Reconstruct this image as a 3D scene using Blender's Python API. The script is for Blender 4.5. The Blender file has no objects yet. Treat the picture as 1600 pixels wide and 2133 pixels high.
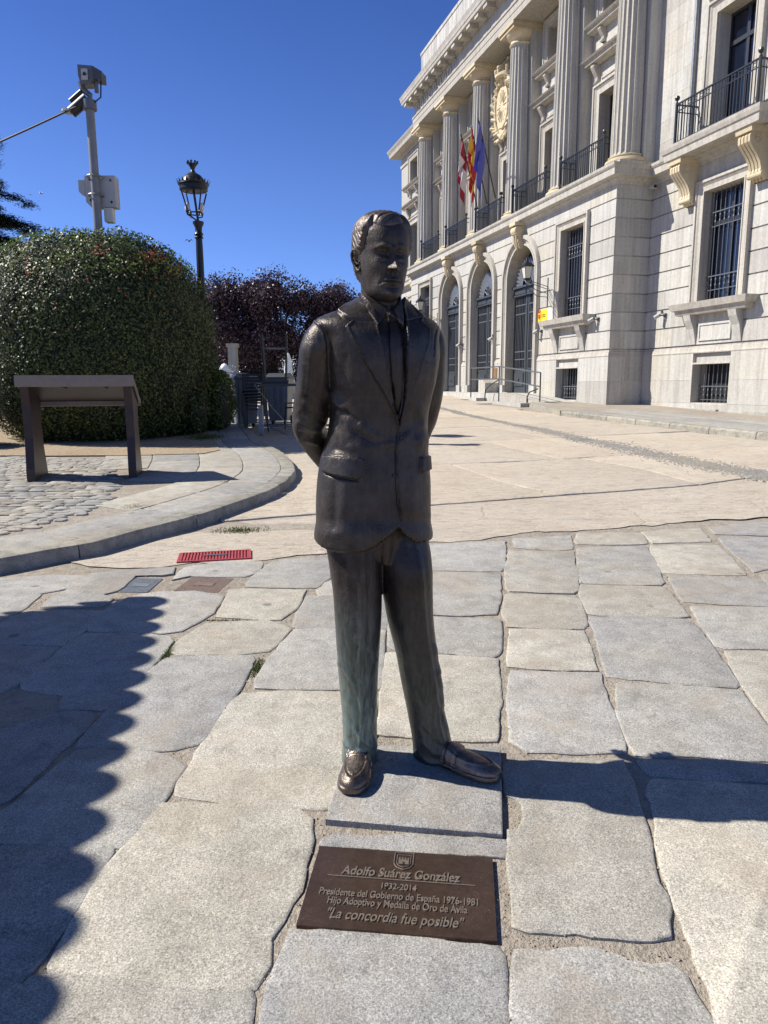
import bpy, bmesh, math, random
import numpy as np
from mathutils import Vector, Matrix, noise as mn
random.seed(7); np.random.seed(7)
sc = bpy.context.scene
COL = sc.collection

# ------------------------------------------------------------------ camera, world, sun, exposure
F, CX, CY, PITCH, ROLL, CAMH, SLOPE = 1495., 800., 1066.5, math.radians(10.03), math.radians(0.28), 1.35, .033
cam = bpy.data.cameras.new('camera'); camo = bpy.data.objects.new('camera', cam); COL.objects.link(camo)
cam.sensor_fit = 'VERTICAL'; cam.sensor_height = 24.0; cam.lens = F / 2133. * 24.0
cam.clip_start = .05; cam.clip_end = 3000
fw = Vector((0, math.cos(PITCH), -math.sin(PITCH))); r0 = Vector((1, 0, 0)); u0 = r0.cross(fw)
RV = r0 * math.cos(ROLL) - u0 * math.sin(ROLL); UV = r0 * math.sin(ROLL) + u0 * math.cos(ROLL)
M = Matrix((RV, UV, -fw)).transposed().to_4x4(); M.translation = (0, 0, CAMH)
camo.matrix_world = M
sc.camera = camo
SUN_TRAVEL = math.radians(98.8); SUN_EL = math.radians(44.0)
sun_dir = Vector((math.sin(SUN_TRAVEL) * math.cos(SUN_EL), math.cos(SUN_TRAVEL) * math.cos(SUN_EL), -math.sin(SUN_EL)))
sl = bpy.data.lights.new('sun', 'SUN'); sl.energy = 5.0; sl.angle = math.radians(.53); sl.color = (1, .955, .88)
so = bpy.data.objects.new('sun', sl); COL.objects.link(so); so.rotation_euler = sun_dir.to_track_quat('-Z', 'Y').to_euler()
w = bpy.data.worlds.new('World'); sc.world = w; w.use_nodes = True
wn = w.node_tree; wn.nodes.clear()
sky = wn.nodes.new('ShaderNodeTexSky'); sky.sky_type = 'NISHITA'; sky.sun_disc = False
sky.sun_elevation = SUN_EL; sky.sun_rotation = SUN_TRAVEL + math.pi
sky.altitude = 1100; sky.air_density = 1.0; sky.dust_density = 0.3; sky.ozone_density = 2.2
bg = wn.nodes.new('ShaderNodeBackground'); bg.inputs[1].default_value = .051
# sky tint by elevation: blue to the horizon, unseen zenith dimmed for darker shade
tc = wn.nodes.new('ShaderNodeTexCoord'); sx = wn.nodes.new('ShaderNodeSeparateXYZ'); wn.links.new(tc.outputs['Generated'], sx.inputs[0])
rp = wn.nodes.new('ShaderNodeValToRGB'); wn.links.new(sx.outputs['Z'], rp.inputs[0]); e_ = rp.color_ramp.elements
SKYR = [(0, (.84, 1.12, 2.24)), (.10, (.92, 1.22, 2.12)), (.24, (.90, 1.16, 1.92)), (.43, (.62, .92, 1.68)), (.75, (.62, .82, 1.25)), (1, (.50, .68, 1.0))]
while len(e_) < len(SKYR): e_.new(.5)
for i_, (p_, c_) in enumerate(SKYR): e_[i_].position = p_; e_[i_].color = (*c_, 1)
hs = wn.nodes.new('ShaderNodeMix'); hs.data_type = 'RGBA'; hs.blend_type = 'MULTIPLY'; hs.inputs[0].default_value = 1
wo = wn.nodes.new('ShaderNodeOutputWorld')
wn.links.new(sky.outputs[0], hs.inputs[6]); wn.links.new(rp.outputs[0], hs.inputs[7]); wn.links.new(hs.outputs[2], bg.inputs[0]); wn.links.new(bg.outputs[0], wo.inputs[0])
vs = sc.view_settings; vs.view_transform = 'Standard'; vs.look = 'None'; vs.gamma = 1; vs.exposure = .58; vs.use_curve_mapping = False
sc.cycles.max_bounces = 6; sc.cycles.caustics_reflective = False; sc.cycles.caustics_refractive = False
sc.cycles.sample_clamp_indirect = 6

# ------------------------------------------------------------------ measuring helpers (survey of the square)
def ray(x, y): return fw + RV * ((x - CX) / F) - UV * ((y - CY) / F)
def gz(x, y):
    if y < 28: return SLOPE * max(y, -30)
    return SLOPE * 28
def G(x, y, off=0):
    d = ray(x, y); t = (CAMH - off) / (SLOPE * d.y - d.z); return Vector((0, 0, CAMH)) + d * t
def at(x, y, Y):
    d = ray(x, y); return Vector((0, 0, CAMH)) + d * (Y / d.y)

# ------------------------------------------------------------------ object helpers
def tag(o, label=None, cat=None, group=None, kind=None):
    if label: o['label'] = label
    if cat: o['category'] = cat
    if group: o['group'] = group
    if kind: o['kind'] = kind
    return o
def empty(name, loc=(0, 0, 0), rz=0, parent=None):
    o = bpy.data.objects.new(name, None); COL.objects.link(o); o.location = loc; o.rotation_euler = (0, 0, rz)
    o.empty_display_size = .1
    if parent: o.parent = parent
    return o
def link(name, me, parent=None):
    o = bpy.data.objects.new(name, me); COL.objects.link(o)
    if parent: o.parent = parent
    return o
class MB:
    def __init__(s): s.v = []; s.f = []
    def add(s, V, Fc):
        n = len(s.v); s.v += [tuple(p) for p in V]; s.f += [tuple(i + n for i in f) for f in Fc]; return s
    def box(s, x0, x1, y0, y1, z0, z1):
        return s.add([(x0,y0,z0),(x1,y0,z0),(x1,y1,z0),(x0,y1,z0),(x0,y0,z1),(x1,y0,z1),(x1,y1,z1),(x0,y1,z1)],
                     [(0,3,2,1),(4,5,6,7),(0,1,5,4),(1,2,6,5),(2,3,7,6),(3,0,4,7)])
    def tube(s, path, r, n=8, cap=True):
        path = [Vector(p) for p in path]; rs = r if isinstance(r, (list, tuple)) else [r] * len(path)
        V = []; Fc = []; prev = None
        for i, p in enumerate(path):
            a = path[max(i - 1, 0)]; b = path[min(i + 1, len(path) - 1)]; t = (b - a).normalized()
            if prev is None: up = Vector((0, 0, 1)) if abs(t.z) < .9 else Vector((1, 0, 0)); x = t.cross(up).normalized()
            else: x = (prev - t * prev.dot(t)).normalized()
            prev = x; y = t.cross(x)
            for k in range(n):
                q = 2 * math.pi * k / n; V.append(p + (x * math.cos(q) + y * math.sin(q)) * rs[i])
        for i in range(len(path) - 1):
            for k in range(n):
                Fc.append((i*n+k, i*n+(k+1) % n, (i+1)*n+(k+1) % n, (i+1)*n+k))
        if cap: Fc.append(tuple(range(n - 1, -1, -1))); Fc.append(tuple((len(path)-1)*n + k for k in range(n)))
        return s.add(V, Fc)
    def lathe(s, prof, c=(0, 0, 0), n=24, ax=None, rot=0):
        V = []; Fc = []; m = len(prof)
        for r, z in prof:
            for k in range(n):
                q = 2 * math.pi * k / n + rot; V.append((c[0] + r * math.cos(q), c[1] + r * math.sin(q), c[2] + z))
        for i in range(m - 1):
            for k in range(n): Fc.append((i*n+k, i*n+(k+1) % n, (i+1)*n+(k+1) % n, (i+1)*n+k))
        Fc.append(tuple(range(n - 1, -1, -1))); Fc.append(tuple((m-1)*n + k for k in range(n)))
        return s.add(V, Fc)
    def prism(s, poly, h0, h1, f):
        """poly 2D, extruded between h0 and h1, f(a,b,h)->point"""
        n = len(poly); V = [f(a, b, h0) for a, b in poly] + [f(a, b, h1) for a, b in poly]
        Fc = [tuple(range(n - 1, -1, -1)), tuple(range(n, 2 * n))] + [(i, (i+1) % n, n + (i+1) % n, n + i) for i in range(n)]
        return s.add(V, Fc)
    def sweep(s, prof, path):
        """closed profile (p outward, z) along a path (x,y); outward = (-b,a) of direction (a,b)"""
        path = [Vector(p) for p in path]; m = len(prof); k = len(path); V = []; Fc = []
        dirs = [(path[i+1] - path[i]).normalized() for i in range(k - 1)]
        for i in range(k):
            n1 = Vector((-dirs[max(i-1, 0)].y, dirs[max(i-1, 0)].x)); n2 = Vector((-dirs[min(i, k-2)].y, dirs[min(i, k-2)].x))
            mm = (n1 + n2); mm = mm / mm.length; mm = mm / max(mm.dot(n1), .3)
            for p, z in prof: V.append((path[i].x + mm.x * p, path[i].y + mm.y * p, z))
        for i in range(k - 1):
            for j in range(m): Fc.append((i*m+j, i*m+(j+1) % m, (i+1)*m+(j+1) % m, (i+1)*m+j))
        Fc.append(tuple(range(m - 1, -1, -1))); Fc.append(tuple((k-1)*m + j for j in range(m)))
        return s.add(V, Fc)
    def mesh(s, name, mat, smooth=False, fix=True):
        me = bpy.data.meshes.new(name); me.from_pydata(s.v, [], s.f)
        if fix:
            bm = bmesh.new(); bm.from_mesh(me); bmesh.ops.recalc_face_normals(bm, faces=bm.faces); bm.to_mesh(me); bm.free()
        if isinstance(mat, (list, tuple)):
            for m_ in mat: me.materials.append(m_)
        else: me.materials.append(mat)
        if smooth: 
            me.shade_smooth() if hasattr(me, 'shade_smooth') else None
            if smooth != True: me.set_sharp_from_angle(angle=math.radians(smooth))
        me.update(); return me
    def build(s, name, mat, parent=None, smooth=False, fix=True):
        return link(name, s.mesh(name, mat, smooth, fix), parent)

def np_mesh(name, V, Fq, mat, parent=None, smooth=False, matidx=None):
    V = np.asarray(V, np.float32); Fq = np.asarray(Fq, np.int32); n, k = Fq.shape
    me = bpy.data.meshes.new(name); me.vertices.add(len(V)); me.vertices.foreach_set('co', V.ravel())
    me.loops.add(n * k); me.loops.foreach_set('vertex_index', Fq.ravel())
    me.polygons.add(n); me.polygons.foreach_set('loop_start', np.arange(0, n * k, k, dtype=np.int32))
    if matidx is not None: me.polygons.foreach_set('material_index', np.asarray(matidx, np.int32))
    for m_ in (mat if isinstance(mat, (list, tuple)) else [mat]): me.materials.append(m_)
    me.update(calc_edges=True)
    if smooth: me.shade_smooth()
    return link(name, me, parent)

# ------------------------------------------------------------------ materials
class NT:
    def __init__(s, name):
        s.m = bpy.data.materials.new(name); s.m.use_nodes = True; s.t = s.m.node_tree; s.n = s.t.nodes
        s.b = s.n['Principled BSDF']; s.out = s.n['Material Output']
        s.geo = None
    def node(s, typ, **kw):
        nd = s.n.new(typ)
        for k, v in kw.items():
            if k.startswith('i_'): nd.inputs[k[2:].replace('_', ' ')].default_value = v
            else: setattr(nd, k, v)
        return nd
    def l(s, a, b): s.t.links.new(a, b)
    def pos(s, kind='Object'):
        if s.geo is None:
            s.geo = s.n.new('ShaderNodeNewGeometry') if kind == 'World' else s.n.new('ShaderNodeTexCoord')
            s.p = s.geo.outputs['Position'] if kind == 'World' else s.geo.outputs[kind]
        return s.p
    def noise(s, scale, detail=3, rough=.55, vec=None, dist=0):
        nd = s.n.new('ShaderNodeTexNoise'); nd.inputs['Scale'].default_value = scale; nd.inputs['Detail'].default_value = detail
        nd.inputs['Roughness'].default_value = rough; nd.inputs['Distortion'].default_value = dist
        s.l(vec if vec is not None else s.pos(), nd.inputs['Vector']); return nd.outputs['Fac']
    def ramp(s, fac, stops):
        nd = s.n.new('ShaderNodeValToRGB'); e = nd.color_ramp.elements
        while len(e) < len(stops): e.new(.5)
        for i, (p, c) in enumerate(stops):
            e[i].position = p; e[i].color = (c, c, c, 1) if not hasattr(c, '__len__') else (*c, 1)
        s.l(fac, nd.inputs[0]); return nd.outputs[0]
    def mix(s, fac, a, b, mode='MIX'):
        nd = s.n.new('ShaderNodeMix'); nd.data_type = 'RGBA'; nd.blend_type = mode
        for sock, v in ((nd.inputs[0], fac), (nd.inputs[6], a), (nd.inputs[7], b)):
            if isinstance(v, (int, float)): sock.default_value = v if sock == nd.inputs[0] else (v, v, v, 1)
            elif isinstance(v, tuple): sock.default_value = (*v, 1)
            else: s.l(v, sock)
        return nd.outputs[2]
    def math(s, op, a, b=0):
        nd = s.n.new('ShaderNodeMath'); nd.operation = op
        for i, v in enumerate((a, b)):
            if isinstance(v, (int, float)): nd.inputs[i].default_value = v
            else: s.l(v, nd.inputs[i])
        return nd.outputs[0]
    def rand(s): return s.n.new('ShaderNodeObjectInfo').outputs['Random']
    def bump(s, h, strength=.3, dist=.01, prev=None):
        nd = s.n.new('ShaderNodeBump'); nd.inputs['Strength'].default_value = strength; nd.inputs['Distance'].default_value = dist
        s.l(h, nd.inputs['Height'])
        if prev: s.l(prev, nd.inputs['Normal'])
        return nd.outputs[0]
    def fin(s, col=None, rough=.8, metal=0, normal=None, spec=None):
        if col is not None:
            if isinstance(col, tuple): s.b.inputs['Base Color'].default_value = (*col, 1)
            else: s.l(col, s.b.inputs['Base Color'])
        if isinstance(rough, (int, float)): s.b.inputs['Roughness'].default_value = rough
        else: s.l(rough, s.b.inputs['Roughness'])
        s.b.inputs['Metallic'].default_value = metal
        if spec is not None: s.b.inputs['Specular IOR Level'].default_value = spec
        if normal: s.l(normal, s.b.inputs['Normal'])
        return s.m

def granite(name, base, warm, grain=1.0, tint=.16, bumpy=.5, stain=.25):
    t = NT(name); t.pos('World')
    g1 = t.noise(230 * grain, 2, .7); g2 = t.noise(95 * grain, 3, .7)
    v = t.node('ShaderNodeTexVoronoi', i_Scale=170 * grain); t.l(t.p, v.inputs['Vector'])
    sp = t.ramp(g1, [(.30, .42), (.46, .86), (.56, 1.06), (.70, 1.5)])
    sp2 = t.ramp(g2, [(.3, .80), (.62, 1.14)])
    big = t.noise(1.7, 4, .6); med = t.noise(9, 4, .65)
    c = t.mix(t.ramp(big, [(.35, 0), (.66, 1)]), base, warm)
    r = t.rand()
    c = t.mix(1, c, t.ramp(r, [(0, (1 - tint, 1 - tint, 1 - tint * .9)), (.5, (1, .985, .95)), (1, (1 + tint * .6, 1 + tint * .55, 1 + tint * .5))]), 'MULTIPLY')
    c = t.mix(1, c, sp, 'MULTIPLY'); c = t.mix(1, c, sp2, 'MULTIPLY')
    c = t.mix(1, c, t.ramp(med, [(.3, 1 - stain), (.6, 1.04)]), 'MULTIPLY')
    dk = t.ramp(t.noise(5.5, 3, .55, dist=.6), [(.66, 0), (.72, 1)])
    c = t.mix(t.math('MULTIPLY', dk, .38), c, (.16, .145, .125)); d2 = t.ramp(t.noise(2.1, 5, .7, dist=.3), [(.40, .30), (.50, 0)]); c = t.mix(d2, c, (.30, .24, .17))
    sp_ = t.node('ShaderNodeTexVoronoi', i_Scale=2.6); t.l(t.p, sp_.inputs['Vector']); c = t.mix(t.ramp(sp_.outputs['Distance'], [(.05, .55), (.085, 0)]), c, (.09, .085, .08))
    b = t.bump(g1, .35 * bumpy, .004); b = t.bump(med, .5 * bumpy, .02, b); b = t.bump(g2, .5 * bumpy, .008, b)
    return t.fin(c, .82, 0, b, .3)
M_pav = granite('granite_paving', (.335, .33, .318), (.385, .368, .325))
M_pav2 = granite('warm_granite_paving', (.405, .385, .335), (.425, .395, .33))
M_kerb = granite('kerb_granite', (.33, .315, .275), (.36, .34, .28), stain=.4)
M_cob = granite('cobble', (.30, .30, .28), (.40, .37, .31), stain=.3, tint=.35)
def sandy(name, a, b, rough_b=.6):
    t = NT(name); t.pos('World')
    n1 = t.noise(1.1, 5, .62); n2 = t.noise(14, 6, .72); n3 = t.noise(120, 3, .7)
    c = t.mix(t.ramp(n1, [(.3, 0), (.7, 1)]), a, b)
    c = t.mix(1, c, t.ramp(n2, [(.25, .74), (.5, 1), (.8, 1.12)]), 'MULTIPLY')
    c = t.mix(1, c, t.ramp(n3, [(.3, .72), (.7, 1.25)]), 'MULTIPLY')
    bb = t.bump(n3, .5 * rough_b, .006); bb = t.bump(n2, .9 * rough_b, .03, bb)
    return t.fin(c, .92, 0, bb, .2)
M_mortar = sandy('joint_mortar', (.31, .265, .21), (.40, .355, .29), 1.1)
M_soil = sandy('park_sand', (.34, .26, .17), (.40, .32, .22), 1.0)
def tan_stone():
    t = NT('sandy_flagstone'); t.pos('World')
    mp = t.node('ShaderNodeMapping'); t.l(t.p, mp.inputs[0]); mp.inputs['Scale'].default_value = (1, 3.2, 1); mp.inputs['Rotation'].default_value = (0, 0, -.25)
    n1 = t.noise(.55, 4, .6); st = t.noise(1.6, 7, .68, mp.outputs[0], .6); n3 = t.noise(60, 4, .7); st2 = t.noise(7, 6, .7, mp.outputs[0], .4)
    c = t.mix(t.ramp(n1, [(.32, 0), (.68, 1)]), (.50, .43, .335), (.565, .50, .405))
    c = t.mix(1, c, t.ramp(t.rand(), [(0, (.95, .95, .96)), (1, (1.05, 1.03, 1.0))]), 'MULTIPLY')
    c = t.mix(t.ramp(st, [(.55, 0), (.66, .5)]), c, (.36, .335, .305)); c = t.mix(t.ramp(t.noise(2.6, 6, .72), [(.54, 0), (.62, .40)]), c, (.40, .33, .25))
    c = t.mix(t.ramp(st, [(.30, .5), (.36, 0)]), c, (.34, .26, .18))
    c = t.mix(1, c, t.ramp(st2, [(.28, .84), (.5, 1.0), (.75, 1.05)]), 'MULTIPLY')
    fl = t.ramp(st2, [(.385, 1), (.40, 0)])
    c = t.mix(t.math('MULTIPLY', fl, .35), c, (.17, .13, .10))
    c = t.mix(1, c, t.ramp(n3, [(.3, .84), (.7, 1.12)]), 'MULTIPLY')
    wv = t.node('ShaderNodeVectorMath', operation='SCALE'); nc = t.n.new('ShaderNodeTexNoise'); nc.inputs['Scale'].default_value = 1.3; nc.inputs['Detail'].default_value = 4; t.l(t.p, nc.inputs['Vector']); t.l(nc.outputs['Color'], wv.inputs[0]); wv.inputs['Scale'].default_value = .55
    va = t.node('ShaderNodeVectorMath', operation='ADD'); t.l(t.p, va.inputs[0]); t.l(wv.outputs[0], va.inputs[1])
    vo = t.node('ShaderNodeTexVoronoi', feature='DISTANCE_TO_EDGE', i_Scale=.85); t.l(va.outputs[0], vo.inputs['Vector'])
    ck = t.math('MULTIPLY', t.ramp(vo.outputs['Distance'], [(.003, 1), (.011, 0)]), t.ramp(t.noise(.9, 3, .6), [(.44, 0), (.52, 1)]))
    c = t.mix(t.math('MULTIPLY', ck, .16), c, (.14, .105, .075)); inv = t.math('SUBTRACT', 1, ck)
    b = t.bump(n3, .5, .008); b = t.bump(st2, .8, .03, b); b = t.bump(st, .5, .05, b); b = t.bump(inv, .25, .01, b)
    return t.fin(c, .9, 0, b, .2)
M_tan = tan_stone()
def facade(name, a, b, grain=1, stain=.14, streak=.20, joints=False):
    t = NT(name); t.pos('Object')
    n1 = t.noise(.9, 4, .6); n2 = t.noise(16, 4, .65); n3 = t.noise(75 * grain, 2, .6)
    mp = t.node('ShaderNodeMapping'); t.l(t.p, mp.inputs[0]); mp.inputs['Scale'].default_value = (6, 6, .35)
    st = t.noise(1.5, 4, .6, mp.outputs[0])
    c = t.mix(t.ramp(n1, [(.33, 0), (.67, 1)]), a, b)
    c = t.mix(1, c, t.ramp(t.rand(), [(0, (.84, .83, .82)), (.35, (.98, .965, .945)), (.8, (1.02, 1.02, 1.02)), (1, (1.0, .955, .88))]), 'MULTIPLY')
    c = t.mix(1, c, t.ramp(n2, [(.3, 1 - stain), (.62, 1.03)]), 'MULTIPLY')
    c = t.mix(1, c, t.ramp(st, [(.35, 1 - streak), (.6, 1.02)]), 'MULTIPLY')
    c = t.mix(1, c, t.ramp(n3, [(.28, .80), (.45, 1), (.75, 1.06)]), 'MULTIPLY')
    vs_ = t.ramp(t.noise(5.5, 1, .4), [(.80, 0), (.83, 1)])
    c = t.mix(t.math('MULTIPLY', vs_, .4), c, (.2, .18, .16))
    b_ = t.bump(n3, .25, .004); b_ = t.bump(n2, .3, .012, b_)
    return t.fin(c, .85, 0, b_, .25)
M_wall = facade('facade_granite', (.475, .46, .42), (.535, .52, .475))
M_trim = facade('trim_granite', (.46, .43, .375), (.52, .49, .43), stain=.16, streak=.2)
M_cream = facade('cream_limestone', (.58, .49, .325), (.64, .55, .385), stain=.1, streak=.08)
M_roofst = facade('weathered_parapet_stone', (.46, .45, .42), (.58, .56, .52), stain=.2, streak=.4)
def plain(name, col, rough=.5, metal=0, var=.12, sc_=30, bump=.15, spec=None, coord='Object'):
    t = NT(name); t.pos(coord); n = t.noise(sc_, 4, .6)
    c = t.mix(1, col, t.ramp(n, [(.3, 1 - var), (.7, 1 + var)]), 'MULTIPLY')
    return t.fin(c, rough, metal, t.bump(n, bump, .004), spec)
M_iron = plain('dark_painted_iron', (.030, .034, .038), .42, .3)
M_irong = plain('grey_painted_iron', (.13, .14, .155), .45, .2)
M_door = plain('grey_door_metal', (.075, .085, .095), .4, .3)
M_dark = plain('dark_interior', (.012, .012, .014), .8)
M_glass = plain('window_glass', (.006, .010, .022), .06, 0, .3, 2, .02, .8)
M_winframe = plain('dark_window_frame', (.04, .042, .05), .4, .3)
M_steel = plain('galvanised_steel', (.25, .26, .27), .45, .7, .2, 12)
M_polegrey = plain('pole_grey_paint', (.20, .205, .205), .5, .2, .1, 8)
M_boxgrey = plain('box_grey_paint', (.42, .42, .41), .5, 0, .08, 5)
M_blackp = plain('black_plastic', (.011, .011, .012), .45)
M_cast = plain('black_cast_iron', (.022, .024, .026), .38, .4, .3, 40, .4)
M_frost = plain('frosted_lamp_glass', (.62, .60, .52), .35, 0, .08, 6)
M_rail = plain('worn_steel_handrail', (.22, .24, .25), .35, .8, .2, 20)
M_railp = plain('dark_green_post', (.045, .055, .055), .45, .3)
M_brown = plain('dark_brown_steel', (.034, .019, .019), .42, .15, .25, 9, .1)
M_browntop = plain('brown_panel_edge', (.23, .185, .155), .6, 0, .1, 20)
M_white = plain('white_paint', (.75, .75, .72), .6)
M_binlid = plain('dark_grey_plastic', (.055, .06, .065), .45)
M_bingrey = plain('grey_bin_plastic', (.15, .17, .195), .5)
M_canvas = plain('parasol_canvas', (.55, .52, .45), .9)
M_car = plain('dark_blue_car_paint', (.03, .045, .09), .2, .4, .05)
M_tyre = plain('tyre_rubber', (.02, .02, .02), .8)
M_brickw = plain('reddish_garden_wall', (.16, .085, .06), .9, 0, .3, 6, .5)
M_bark = plain('bark', (.06, .045, .035), .9, 0, .4, 25, 1)
def leafmat(name, c1, c2, c3=None, rough=.45, trans=.12, spec=.3):
    t = NT(name); t.pos('Object'); g = t.n.new('ShaderNodeNewGeometry'); r = g.outputs['Random Per Island']
    st = [(0, c1), (.6, c2)] + ([(1, c3)] if c3 else [])
    c = t.ramp(r, st); m = t.fin(c, rough, 0, None, spec)
    tr = t.n.new('ShaderNodeBsdfTranslucent'); t.l(c, tr.inputs[0]); mx = t.n.new('ShaderNodeMixShader'); mx.inputs[0].default_value = trans
    t.l(t.b.outputs[0], mx.inputs[1]); t.l(tr.outputs[0], mx.inputs[2]); t.l(mx.outputs[0], t.out.inputs[0]); return m
M_leaf = leafmat('hedge_leaf', (.022, .036, .009), (.048, .070, .014), (.15, .165, .045), .48, .05)
M_leafy = leafmat('young_hedge_leaf', (.06, .10, .015), (.12, .17, .03), (.2, .24, .06), .4, .3)
M_berry = plain('orange_berry', (.42, .07, .02), .4)
M_plum = leafmat('plum_leaf', (.026, .015, .024), (.065, .040, .056), (.16, .11, .135), .42, .1)
M_cedar = leafmat('cedar_needles', (.008, .016, .010), (.020, .035, .020), (.04, .06, .035), .6)
M_grass = leafmat('weed_grass', (.05, .07, .015), (.10, .13, .03), (.16, .17, .06), .7, .2)
M_red = plain('red_painted_steel', (.36, .055, .06), .6, 0, .35, 45)
M_drain = plain('cast_drain_cover', (.20, .22, .24), .5, .3, .25, 40, .5)
M_hole = plain('shadowed_hole', (.02, .02, .022), .8)
M_cover = plain('rusty_cast_cover', (.20, .145, .115), .6, .2, .2, 40, .5)

# ================================================================== GROUND
def ground_sheet():
    xs = np.concatenate([[-600, -250, -120, -60, -30], np.concatenate([np.arange(-16, -4, .5), np.arange(-4, 4, .12), np.arange(4, 16.01, .5)]), [30, 60, 120, 250, 600]])
    ys = np.concatenate([[-60, -30, -12], np.concatenate([np.arange(-4, .9, .5), np.arange(.9, 6.6, .12), np.arange(6.6, 30.01, .5)]), [28.001], [36, 60, 120, 300, 900]]); ys = np.unique(ys)
    V = [(x, y, gz(x, y) - .0085 + .005 * (mn.noise(Vector((x * 2.6, y * 2.6, 0)))) - .022*min(1, max(0, (y-5.9)/.8))) for y in ys for x in xs]
    nx = len(xs); Fq = [(j*nx+i, j*nx+i+1, (j+1)*nx+i+1, (j+1)*nx+i) for j in range(len(ys)-1) for i in range(nx-1)]
    return tag(np_mesh('ground', V, Fq, M_mortar, smooth=True), 'sandy mortar ground of the square under all the paving', None, None, 'structure')
ground = ground_sheet()
paving = empty('paving', (0, 0, 0)); tag(paving, 'big grey granite flagstones of the square with sandy joints', None, None, 'structure')
def pinside(poly, x, y):
    c = False; n = len(poly)
    for i in range(n):
        a, b = poly[i], poly[i-1]
        if (a[1] > y) != (b[1] > y) and x < (b[0]-a[0])*(y-a[1])/(b[1]-a[1]) + a[0]: c = not c
    return c
def stone(name, poly, mat, parent, off=0., thick=.05, step=.05, wob=.006, bev=.010, base=None, tilt=.003, shrink=0., grow=0.):
    """one flagstone: polygon [(x,y)] in world metres, on the sloping ground"""
    n = len(poly); cx = sum(p[0] for p in poly)/n; cy = sum(p[1] for p in poly)/n
    pts = []
    for i in range(n):
        a = Vector(poly[i]); b = Vector(poly[(i+1) % n]); L = (b-a).length; k = max(1, min(14, int(L/step)))
        for j in range(k):
            # rounded corners: skip exact corner when edge is long
            f = (j + (.07 if k > 1 and j == 0 else 0)) / k; pts.append(a.lerp(b, f))
    out = []; m = len(pts); c0_ = Vector((cx, cy)); pts = [p + (p-c0_).normalized()*grow for p in pts]
    for i, p in enumerate(pts):
        t = (pts[(i+1) % m] - pts[i-1]); t = t.normalized() if t.length > 1e-6 else Vector((1, 0)); nn = Vector((t.y, -t.x))
        d = (mn.noise(Vector((p.x*9, p.y*9, 3))) * 1.5 + mn.noise(Vector((p.x*28, p.y*28, 7))) + .8*mn.noise(Vector((p.x*75, p.y*75, 2)))) * wob
        out.append(p + nn * (d - shrink*(1 if (p+nn*.01-Vector((cx,cy))).length > (p-Vector((cx,cy))).length else -1)))
    tx, ty = random.uniform(-tilt, tilt), random.uniform(-tilt, tilt); dz = random.uniform(-tilt, tilt)*.5
    zf = lambda p: gz(p.x, p.y) + off + dz + tx*(p.x-cx) + ty*(p.y-cy)
    c = Vector((cx, cy)); V = []; 
    def inset(p, q):
        d = (c-p); L = d.length; return p + d/L*min(q, L*.3) if L > 1e-6 else p
    for p in out: V.append((p.x, p.y, zf(p) - thick))
    for p in out: V.append((p.x, p.y, zf(p) - bev*(.9+.5*mn.noise(Vector((p.x*20, p.y*20, 1))))))
    for p in out: q = inset(p, bev*1.1); V.append((q.x, q.y, zf(q) - bev*.25))
    for p in out: q = inset(p, bev*2.8); V.append((q.x, q.y, zf(q)))
    Fc = []
    for r in range(3):
        for i in range(m): Fc.append((r*m+i, r*m+(i+1) % m, (r+1)*m+(i+1) % m, (r+1)*m+i))
    Fc.append(tuple(3*m+i for i in range(m)))
    mb = MB(); mb.add(V, Fc); return mb.build(name, mat, parent, smooth=50)
SA = lambda L: [(x/2., 1200+y/2.) for x, y in L]
SB = lambda L: [(800+x/1.97, 1050+y/1.97) for x, y in L]
SC = lambda L: [(x/2.2857, 900+y/2.2857) for x, y in L]
P = []
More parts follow.
